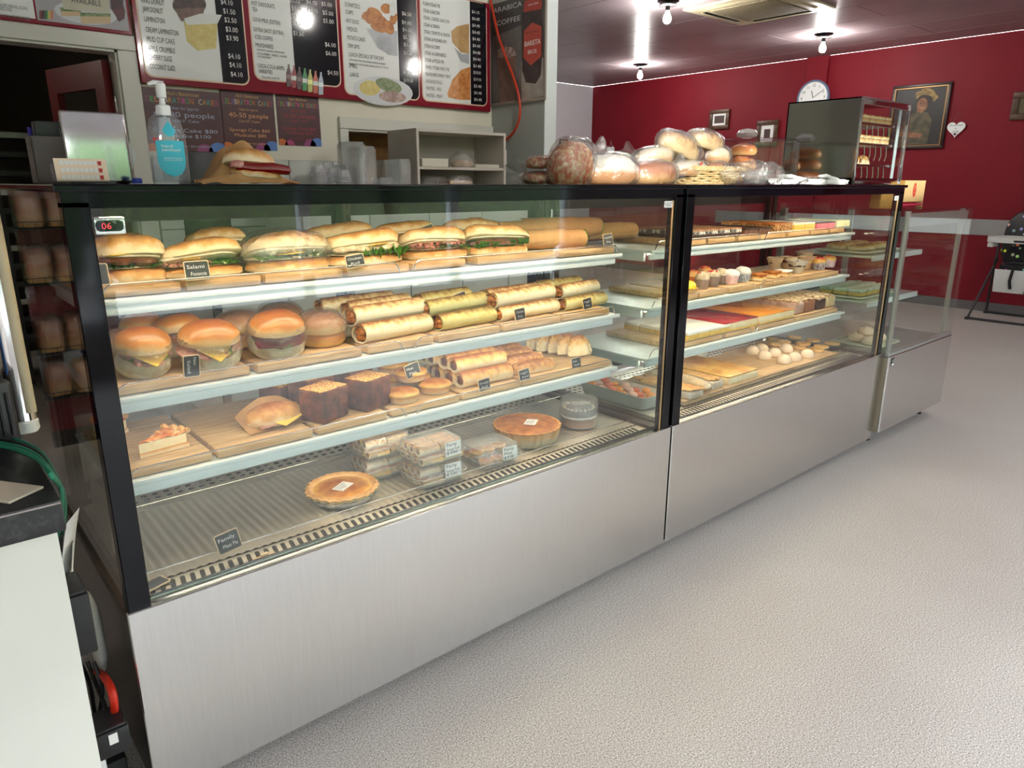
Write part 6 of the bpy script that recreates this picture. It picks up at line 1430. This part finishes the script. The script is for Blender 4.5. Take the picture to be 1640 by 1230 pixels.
# bread rack beside the staff side, seen mirrored in the near end glass
br_ = thing('bread_rack', 'red backed wire bread rack with bagged loaves, mirrored in the near side glass', 'rack', (-.30, 2.30, 0))
for x in (-.24, .24): part('rack_post', box(x-.01, x+.01, 0, .02, 0, 1.5), BLACKM, br_, smooth=False)
part('red_back', box(-.24, .24, .27, .28, 0.1, 1.45), mat('rack_red', S(120, 16, 30), .5), br_, smooth=False)
LZ = (1.165, .92, .60, .39, .16)
for k, z in enumerate(LZ):
    part('wire_basket', cat_(*[tube([(-.235, 0, z+q), (.235, 0, z+q)], .002, 5) for q in (0, .03)], *[tube([(-.235+.047*q, 0, z), (-.235+.047*q, 0, z+.03)], .0015, 4) for q in range(11)], box(-.235, .235, 0, .26, z-.004, z)), BLACKM, br_, smooth=False)
first = None; nn = 0
for k, z in enumerate(LZ[:4]):
    for q in range(4):
        lb = 'bagged loaf on the bread rack, %s basket from the top, %s across' % (ORD[k], ORD[q])
        if first is None:
            o = first = thing('rack_loaf', lb, 'bread', group='loaves on the bread rack'); part('loaf', blob(.053, .11, .088, 20, 12, .45, .5, .06, 16, 3, .8), LOAF, o); part('plastic_bag', blob(.056, .116, .093, 22, 12, .5, .5, .08, 24, 4, .85, True, .05, 60), BAG, o)
        else: o = dup(first, (0, 0, 0), label=lb)
        moveto(o, -.30-.174+.116*q, 2.43, z+.003, 0, 0, 0)

# ================================================================= RED WALL: CLOCK, PICTURES, HEARTS
def rw(u, v): h = hit(u, v, 0, XR-.01); return h.y, h.z
GILT = mat('dark_gilt_frame', S(92, 62, 36), .45, col2=S(60, 38, 24), ns=30); DARKF = mat('dark_wood_frame', S(38, 24, 20), .4)
ck = thing('wall_clock', 'round white wall clock with blue grey rim partly behind the warmer', 'clock', (XR-.03, *(lambda a: a)(hit(1303, 157, 0, XR-.03).yz)), 0, rot=(0, R(-90), 0)); 
yc, zc = hit(1303, 157, 0, XR-.04).y, hit(1303, 157, 0, XR-.04).z; ck.location = (XR-.052, yc, zc); ck.rotation_euler = (0, 0, 0); rcl = abs(hit(1281, 150, 0, XR-.03).y-yc)*1.08
rotl = (0, R(-90), 0)
part('clock_rim', tr(lathe([(rcl*.88, .012), (rcl*.90, .022), (rcl*.95, .024), (rcl, .012), (rcl, -.01), (rcl*.9, -.012), (.001, -.012)], 44), rot=rotl), mat('clock_rim', S(104, 122, 150), .35), ck)
fc = part('clock_face', tr(lathe([(rcl*.9, .006), (rcl*.9, .010), (.001, .010)], 40), rot=rotl), WHITE, ck)
for n_ in range(1, 13):
    a = R(90-30*n_); text(str(n_), rcl*.24, INK, fc, (-.012, -rcl*.70*math.cos(a), rcl*.70*math.sin(a)-rcl*.085), FX, None, 'CENTER')
for nm, a, l, w_ in (('hour_hand', 105, .42, .007), ('minute_hand', 32, .66, .005)):
    a = R(a); part(nm, tube([(-.014, 0, 0), (-.014, -rcl*l*math.cos(a), rcl*l*math.sin(a))], w_*.5, 5), INK, ck)
def frame(u0, v0, u1, v1, label, fm, inner, fw=.03, mat_w=.0, nm='framed_picture'):
    ya, z1 = rw(u0, v0); yb, z0 = rw(u1, v1); y0, y1 = min(ya, yb), max(ya, yb)
    t = thing(nm, label, 'picture', (XR-.004, (y0+y1)/2, (z0+z1)/2)); a, b = (y1-y0)/2, (z1-z0)/2
    part('frame', cat_(bbox(-.028, 0, -a, a, b-fw, b, .005), bbox(-.028, 0, -a, a, -b, -b+fw, .005), bbox(-.028, 0, -a, -a+fw, -b+fw, b-fw, .005), bbox(-.028, 0, a-fw, a, -b+fw, b-fw, .005)), fm, t)
    part('picture_sheet', box(-.012, -.004, -a+fw, a-fw, -b+fw, b-fw), inner, t, smooth=False)
    if mat_w: part('inner_print', box(-.014, -.012, -a+fw+mat_w, a-fw-mat_w, -b+fw+mat_w, b-fw-mat_w), mat('print_inner', S(70, 50, 44), .5), t, smooth=False)
    return t, a, b
CANV = mat('dark_canvas', S(20, 18, 20), .5, col2=S(34, 28, 26), ns=5)
pf, a, b = frame(1432, 139, 1510, 237, 'large dark oil portrait of a smiling child in a straw hat', DARKF, CANV, .03, nm='portrait')
part('gilt_slip', cat_(box(-.030, -.012, -a+.03, a-.03, b-.042, b-.030), box(-.030, -.012, -a+.03, a-.03, -b+.03, -b+.042), box(-.030, -.012, -a+.03, -a+.042, -b+.042, b-.042), box(-.030, -.012, a-.042, a-.03, -b+.042, b-.042)), mat('gilt', S(140, 104, 60), .35, .4), pf, smooth=False)
def fp(pts, m, nm, dx, par=None): return part(nm, ([(-.0125-dx, -x, z) for x, z in pts], [tuple(range(len(pts)))]), m, par or pf, smooth=False)
def el(cx, cz, rx_, rz_, rot=0, n=22, wob=0): return [(cx+rx_*(1+wob*math.sin(7*t))*math.cos(t)*math.cos(rot)-rz_*math.sin(t)*math.sin(rot), cz+rx_*math.cos(t)*math.sin(rot)+rz_*(1+wob*math.sin(5*t))*math.sin(t)*math.cos(rot)) for t in [2*PI*i/n for i in range(n)]]
SHIRT = mat('painted_shirt', S(92, 84, 62), .6, col2=S(58, 54, 42), ns=16); SKIN = mat('painted_skin', S(150, 104, 74), .6, col2=S(108, 70, 50), ns=14); HATP = mat('painted_straw', S(164, 134, 80), .6, col2=S(104, 84, 50), ns=24); HAIRP = mat('painted_hair', S(36, 24, 20), .6)
fp([(-.17, -b+.05), (.14, -b+.05), (.155, -.05), (.10, .04), (.02, .06), (-.10, .02), (-.16, -.10)], SHIRT, 'painted_shirt', .0005)
fp([(-.20, -.20), (.05, -.23), (.09, -.19), (-.05, -.16), (-.20, -.15)], SKIN, 'painted_arm', .0012)
fp(el(.06, .215, .125, .060, -.25, 26, .05), HATP, 'painted_hat_brim', .0010); fp(el(.05, .17, .085, .060, -.2), HAIRP, 'painted_hair', .0014)
fp([(-.02, .05), (.04, .04), (.06, .10), (-.02, .10)], SKIN, 'painted_neck', .0016); fp(el(.03, .125, .056, .075, .1), SKIN, 'painted_face', .0020)
fp(el(.07, .26, .075, .036, -.3, 22, .03), HATP, 'painted_hat_crown', .0016)
for ex in (.008, .048): fp(el(ex, .142, .008, .005), HAIRP, 'painted_eye', .0026)
fp(el(.028, .118, .006, .014), mat('painted_nose', S(124, 80, 56), .6), 'painted_nose', .0026); fp([(.006, .098), (.028, .086), (.052, .098), (.028, .094)], mat('painted_smile', S(196, 160, 140), .6), 'painted_smile', .0028)
frame(1138, 177, 1167, 206, 'small gilt framed coffee print on the red wall, left of the dome', GILT, PAPER, .05, .03)
frame(1214, 194, 1244, 234, 'gilt framed certificate half hidden behind the clear dome', GILT, PAPER, .06, .05)
frame(1625, 148, 1652, 191, 'wooden framed picture cut by the edge of the view', GILT, mat('print_brown', S(96, 84, 60), .6), .06)
def heart(u, v, s, label, words):
    p = hit(u, v, 0, XR-.02); t = thing('hanging_heart', label, 'wall ornament', p)
    P = [(s*.055*16*math.sin(a)**3/1.0*.6, s*.055*.6*(13*math.cos(a)-5*math.cos(2*a)-2*math.cos(3*a)-math.cos(4*a))) for a in [2*PI*i/40 for i in range(40)]]
    h_ = part('heart_plate', tr(([( -.006, -x, z) for x, z in P]+[(.006, -x, z) for x, z in P], [tuple(range(39, -1, -1)), tuple(range(40, 80))]+[(i, (i+1) % 40, 40+(i+1) % 40, 40+i) for i in range(40)])), WHITE, t, smooth=False)
    part('string', tube([(0, .25*s, .36*s), (0, 0, 1.0*s), (0, -.25*s, .36*s)], .0015, 5), WIRE, t)
    for i, wd in enumerate(words): text(wd, .16*s, INK, h_, (-.008, 0, .16*s-.2*s*i), FX, None, 'CENTER')
    if words: part('tiny_black_heart', ([(-.0085, -x*.18, z*.18-.34*s) for x, z in P], [tuple(range(40))]), INK, h_, smooth=False)
heart(1531, 206, .17, 'white heart plaque with small lettering beside the portrait', ('all you need', 'is', 'LOVE'))
heart(978, 241, .15, 'small white heart hanging low near the far corner of the red wall', ())
pw_ = hit(902, 236, 1, YN-.01); t = thing('framed_notice', 'small black framed notice on the white far wall beside the pier', 'picture', (pw_.x, YN-.004, pw_.z)); part('frame', cat_(bbox(-.09, .09, -.02, 0, .10, .13, .004), bbox(-.09, .09, -.02, 0, -.13, -.10, .004), bbox(-.09, -.07, -.02, 0, -.1, .1, .004), bbox(.07, .09, -.02, 0, -.1, .1, .004)), BLACKP, t); part('notice_sheet', box(-.07, .07, -.008, -.002, -.1, .1), mat('notice_paper', S(196, 180, 164), .7), t, smooth=False)

# ================================================================= HIGH CHAIR
HC = Vector((8.50, .62, 0))
hc = thing('high_chair', 'folding high chair with white tray and black patterned seat by the red wall', 'high chair', HC, R(0))
GREYT = mat('chair_tube', S(60, 60, 62), .35, .5); HCW = mat('high_chair_white', S(206, 206, 204), .4); 
PATM, nt, p = newmat('black_patterned_vinyl'); vo = nt.nodes.new('ShaderNodeTexVoronoi'); tc_ = nt.nodes.new('ShaderNodeTexCoord'); vo.inputs['Scale'].default_value = 16; nt.links.new(tc_.outputs['Object'], vo.inputs['Vector'])
mz = nt.nodes.new('ShaderNodeMath'); mz.operation = 'LESS_THAN'; mz.inputs[1].default_value = .26; nt.links.new(vo.outputs['Distance'], mz.inputs[0]); mxc = nt.nodes.new('ShaderNodeMix'); mxc.data_type = 'RGBA'; nt.links.new(mz.outputs[0], mxc.inputs[0]); mxc.inputs[6].default_value = c4(S(20, 20, 24)); nt.links.new(vo.outputs['Color'], mxc.inputs[7]); nt.links.new(mxc.outputs[2], p.inputs['Base Color']); p.inputs['Roughness'].default_value = .4
# chair faces the viewer (-x); y spans its width
def hp(u, v, x): 
    q = hit(u, v, 0, x); return (x-HC.x, q.y-HC.y, q.z)
F0 = 8.22; BX = 8.62
wl, wr2 = hit(1537, 505, 0, F0).y-HC.y, hit(1637, 515, 0, F0).y-HC.y
wl, wr2 = .36, -.34
for y, nm in ((wl, 'a'), (wr2, 'b')):
    s = 1 if y > 0 else -1
    part('leg', tube([(-.30, y, .012), (.06, y*.78, .62)], .012, 10), GREYT, hc); part('leg', tube([(.28, y, .012), (-.02, y*.78, .62)], .012, 10), GREYT, hc)
    part('arm_post', tube([(0, y*.78, .60), (-.02, y*.76, .86)], .012, 8), GREYT, hc)
    for x in (-.30, .28): part('foot_cap', bbox(x-.03, x+.03, y-.02, y+.02, 0, .03, .008), BLACKP, hc)
part('floor_bar', tube([(-.30, wl, .015), (-.30, wr2, .015)], .012, 8), BLACKP, hc); part('floor_bar', tube([(.28, wl, .015), (.28, wr2, .015)], .012, 8), BLACKP, hc)
part('tray', tr(bev(tr(prism([(x*1.0, y) for x, y in rrect(.30, .66, .12, 6)], 0, .045), (0, 0, 0)), .008, 2), (-.17, 0, .80)), HCW, hc)
part('tray_rim', tube([(-.17+x, y, .850) for x, y in rrect(.29, .65, .12, 6)], .008, 8, True), HCW, hc)
part('tray_latch', bbox(-.322, -.318, -.07, .07, .810, .830, .001, 1), BLACKM, hc)
part('tray_bracket', cat_(bbox(-.26, -.1, .26, .31, .75, .80, .006), bbox(-.26, -.1, -.31, -.26, .75, .80, .006)), HCW, hc)
part('seat', tr(blob(.17, .22, .05, 24, 10, .5, .5, .03, 10, 1, .9), (0, 0, .50)), PATM, hc)
part('backrest', tr(blob(.05, .27, .31, 26, 14, .7, .8, .02, 10, 2, 1.), (.13, .03, .50), (0, R(8), 0)), PATM, hc)
part('seat_shell', bbox(-.12, .18, -.24, .24, .46, .50, .01), HCW, hc)
fr_ = part('footrest', tr(bbox(-.006, .006, -.22, .22, -.24, 0, .006), (-.20, 0, .53), (0, R(-10), 0)), HCW, hc)
part('harness_strap', tube([(-.21, .06, .54), (-.215, .07, .42), (-.19, .06, .34)], .014, 6), BLACKM, hc); part('harness_strap', tube([(-.21, -.10, .54), (-.215, -.11, .36), (-.19, -.11, .30)], .022, 6), BLACKM, hc); part('buckle', bbox(-.225, -.205, -.14, -.07, .29, .33, .006), BLACKP, hc)

# ================================================================= NEAR LEFT WORKTOP AND CLUTTER
WT = .9
wtx, wty = -.105, -.292
WTM = mat('black_laminate', S(34, 34, 36), .35, col2=S(60, 60, 62), ns=90, lo=.5, hi=.75)
wk = thing('side_counter', 'white fronted side counter with a speckled black top at the near left', 'counter')
part('counter_top', bbox(-1.3, wtx, wty, .35, WT-.052, WT, .004, 2), WTM, wk)
part('front_panel', box(-1.28, wtx-.012, wty+.012, wty+.03, .0, WT-.053), WHITEM, wk, smooth=False)
part('end_panel', box(wtx-.03, wtx-.012, wty+.03, .33, .0, WT-.053), WHITEM, wk, smooth=False)
part('wire_spring_edge', tube([(-.7, wty-.001, WT-.004), (wtx-.002, wty-.001, WT-.004)], .0016, 6), WIRE, wk)
# steel pole with taped foot and blue strip
px_, py_ = -.158, .10
pc_ = hit(42, 690, 2, WT); px_, py_ = pc_.x, pc_.y
po = thing('steel_pole', 'tall shiny steel pole rising from the black worktop, tape round its foot', 'pole', (px_, py_, WT))
part('pole_tube', tube([(0, 0, 0), (0, 0, 1.9)], .021, 24), CHROME, po); part('tape_wrap', lathe([(.0215, .0), (.0228, .003), (.0222, .018), (.0232, .02), (.0215, .024)], 20, lambda a, i: 1+.04*math.sin(a*5+i)), PAPER, po)
part('cream_sleeve', tube([(.012, -.016, .04), (.012, -.016, 1.9)], .010, 10), mat('cream_pvc', S(206, 190, 160), .4), po)
solo('blue_pipe', tube([(px_-.034, py_-.02, WT+.002), (px_-.034, py_-.02, WT+1.2)], .008, 10), mat('blue_hose', S(50, 104, 170), .4), 'thin bright blue hose running up beside the steel pole', 'hose')
# black device on the worktop
q = hit(22, 690, 2, WT+.02)
dv_ = thing('card_terminal', 'black ribbed device at the left edge of the black worktop', 'device', (q.x-.035, q.y+.02, WT), R(12)); part('device_body', bbox(-.05, .035, -.05, .06, .0, .12, .008, 3), BLACKP, dv_)
for k in range(6): part('cooling_rib', bbox(-.045+.013*k, -.041+.013*k, -.054, -.050, .02, .10, .001, 1), BLACKM, dv_)
# paper on the worktop
solo('paper_slip', bbox(-.03, .03, -.05, .05, 0, .004, .001, 1), mat('paper_slip', S(206, 196, 178), .7), 'cream paper slip at the lower left edge of the black worktop', 'paper', tuple(hit(2, 790, 2, WT))[:2]+(WT+.001,), (0, 0, R(35)))
# cables: green bundle falling over the worktop corner
GRN = mat('green_cable', S(20, 120, 92), .45); BLC = mat('black_cable', S(20, 20, 22), .5)
def cable(pts, r_, m, label, name='cable', grp=None):
    P = [Vector(p) for p in pts]; out = []
    for i in range(len(P)-1):
        a, b = P[max(0, i-1)], P[i]; c, d = P[i+1], P[min(len(P)-1, i+2)]
        for k in range(6):
            t = k/6; out.append(.5*((2*b)+(c-a)*t+(2*a-5*b+4*c-d)*t*t+(3*b-a-3*c+d)*t**3))
    out.append(P[-1]); return solo(name, tube(out, r_, 8), m, label, 'cable', group=grp)
def wt(u, v, dz=.012): p = hit(u, v, 2, WT+dz); return (p.x, p.y, p.z)
def gp(u, v, x=-.085): p = hit(u, v, 0, x); return (p.x, p.y, p.z)
for k in range(4):
    o = .0065*k
    cable([wt(-10, 700+4*k, .008+o), wt(30, 706+5*k, .010+o), wt(62, 722+5*k, .012+o), wt(84, 752+4*k, .010+o), gp(99+k, 790, -.09+.004*k), gp(97+2*k, 830, -.088+.004*k), gp(90+2*k, 870, -.09+.003*k)], .0036, GRN if k % 2 == 0 else (BLC if k == 1 else GRN), '%s cable of the bundle draped over the worktop corner' % ('lowest green', 'black', 'thick green', 'uppermost green')[k], grp='cables over the worktop corner')
for k in range(3): cable([gp(92+3*k, 860, -.086), gp(98+2*k, 900, -.082+.004*k), gp(104+k, 950, -.085), (-.085+.01*k, .05, .45)], .0034, BLC, 'thin black cable in the gap beside the case, %s' % ORD[k], grp='black cables in the gap')
RC = mat('red_hose', S(206, 44, 24), .45)
cable([gp(155, 1075, -.05), gp(168, 1085, -.05), gp(180, 1110, -.05), gp(184, 1140, -.05), gp(186, 1180, -.05)], .008, RC, 'orange red hose curling in the dark gap below the case', 'hose')
for k, (u0, u1) in enumerate(((128, 150), (140, 170), (150, 160))):
    cable([gp(u0, 1060, -.06), gp(u0+14, 1090+6*k, -.055), gp(u1, 1130+8*k, -.06), gp(u1+6, 1190, -.055), gp(u1-12, 1228, -.06)], .0042, BLC, 'black power lead low in the gap, %s' % ORD[k], grp='power leads in the gap')
def gap_box(u0, v0, u1, v1, Y, d, m, label, nm='power_box'):
    a = hit(u0, v1, 1, Y); b = hit(u1, v0, 1, Y)
    t = thing(nm, label, 'box', ((a.x+b.x)/2, Y+d/2, a.z)); w_, h = (b.x-a.x)/2, b.z-a.z
    part('box_body', bbox(-w_, w_, -d/2, d/2, 0, h, .004, 2), m, t)
    part('box_lid', bbox(-w_*.9, w_*.9, -d/2*.9, d/2*.9, h, h+.006, .002, 1), m, t)
    return t, w_, d/2, h
gap_box(106, 950, 142, 1062, -.10, .10, BLACKP, 'black dusty power box hanging in the gap under the worktop')
t, w_, d_, h = gap_box(160, 1160, 206, 1222, -.06, .08, BLACKP, 'black power brick with a small white sticker low in the gap'); part('sticker', box(-.008, .008, -d_-.001, -d_, h*.5, h*.9), PAPER, t, smooth=False)
solo('power_rail', bbox(-.085, -.03, .1, .16, .0, .10, .004), BLACKM, 'black adapter block on the floor of the gap', 'adapter')
q = gp(150, 1195, -.095); solo('white_carton', bbox(-.02, .02, -.04, .04, -.10, .10, .003, 1), WHITE, 'white box corner standing in the gap', 'box', (q[0]-.002, q[1]+.05, .101))
for i, (u, v, rr) in enumerate(((112, 880, 14), (122, 930, -8))):
    q = gp(u, v, -.07); solo('hanging_paper', sheet(lambda a, b: ((a-.5)*.03, (a-.5)*.05+.01*math.sin(b*3), (b-.5)*.16), 6, 10), PAPER, 'loose %s sheet of paper stuffed in the gap by the case' % ('upper', 'lower')[i], 'paper', q, (R(rr), R(10), R(20*i)))
q = hit(150, 870, 0, -.03); solo('plastic_sack', blob(.016, .05, .10, 20, 18, .8, .8, .25, 14, 3, .9, True, .08, 40), mat('white_sack', S(206, 206, 200), .5, col2=S(180, 180, 176), ns=12), 'crumpled white plastic sack hanging beside the case', 'bag', (-.035, .20, .28))
# bottle-like hanging pouch inside the near end: clear bag stuck at the side glass
t = thing('label_pouch', 'clear plastic pouch with a printed paper inside the near side glass', 'pouch', (.03, .38, ZD+.006)); part('paper_insert', sheet(lambda a, b: (.004+.01*b, -.12+.2*a, .16*b+.0), 6, 8), mat('pouch_paper', S(214, 214, 206), .6), t); part('pouch_film', sheet(lambda a, b: (.0+.012*b+.003*math.sin(a*9), -.14+.26*a, .20*b), 12, 10), FILM, t)

# ================================================================= CAFE CHAIRS BEHIND THE VIEWER (seen mirrored in the case glass)
def cafe_chair(x, y, rz_, label):
    t = thing('cafe_chair', label, 'chair', (x, y, 0), rz_, 'hoop backed cafe chairs')
    part('seat', lathe([(.19, .44), (.205, .45), (.205, .47), (.19, .475), (.001, .475)], 32), BLACKP, t)
    for sx in (-1, 1):
        for sy in (-1, 1): part('leg', tube([(sx*.15, sy*.15, .45), (sx*.20, sy*.20, 0)], .011, 8), CHROME, t)
    for r_ in (.20, .165): part('back_hoop', tube([(r_*math.cos(a), -.17-.03*math.sin(a), .66+(r_+.03)*math.sin(a)) for a in [PI*q/24-.35*(1-2*q/24)*0 for q in range(25)]]+[(-r_, -.16, .46)], .010, 8), CHROME, t)
    part('back_hoop_leg', tube([(.20, -.17, .66), (.20, -.16, .46)], .010, 8), CHROME, t)
    return t
for (u, v, Yv, rz_, lb) in ((945, 400, 2.2, 10, 'chrome hoop backed chair behind the viewer, nearest the shop window'), (1000, 400, 2.4, -8, 'chrome hoop backed chair behind the viewer, middle one'), (1045, 400, 2.6, 5, 'chrome hoop backed chair behind the viewer, farthest one')):
    q = hit(u, v, 1, Yv); cafe_chair(q.x, -Yv, R(rz_), lb)
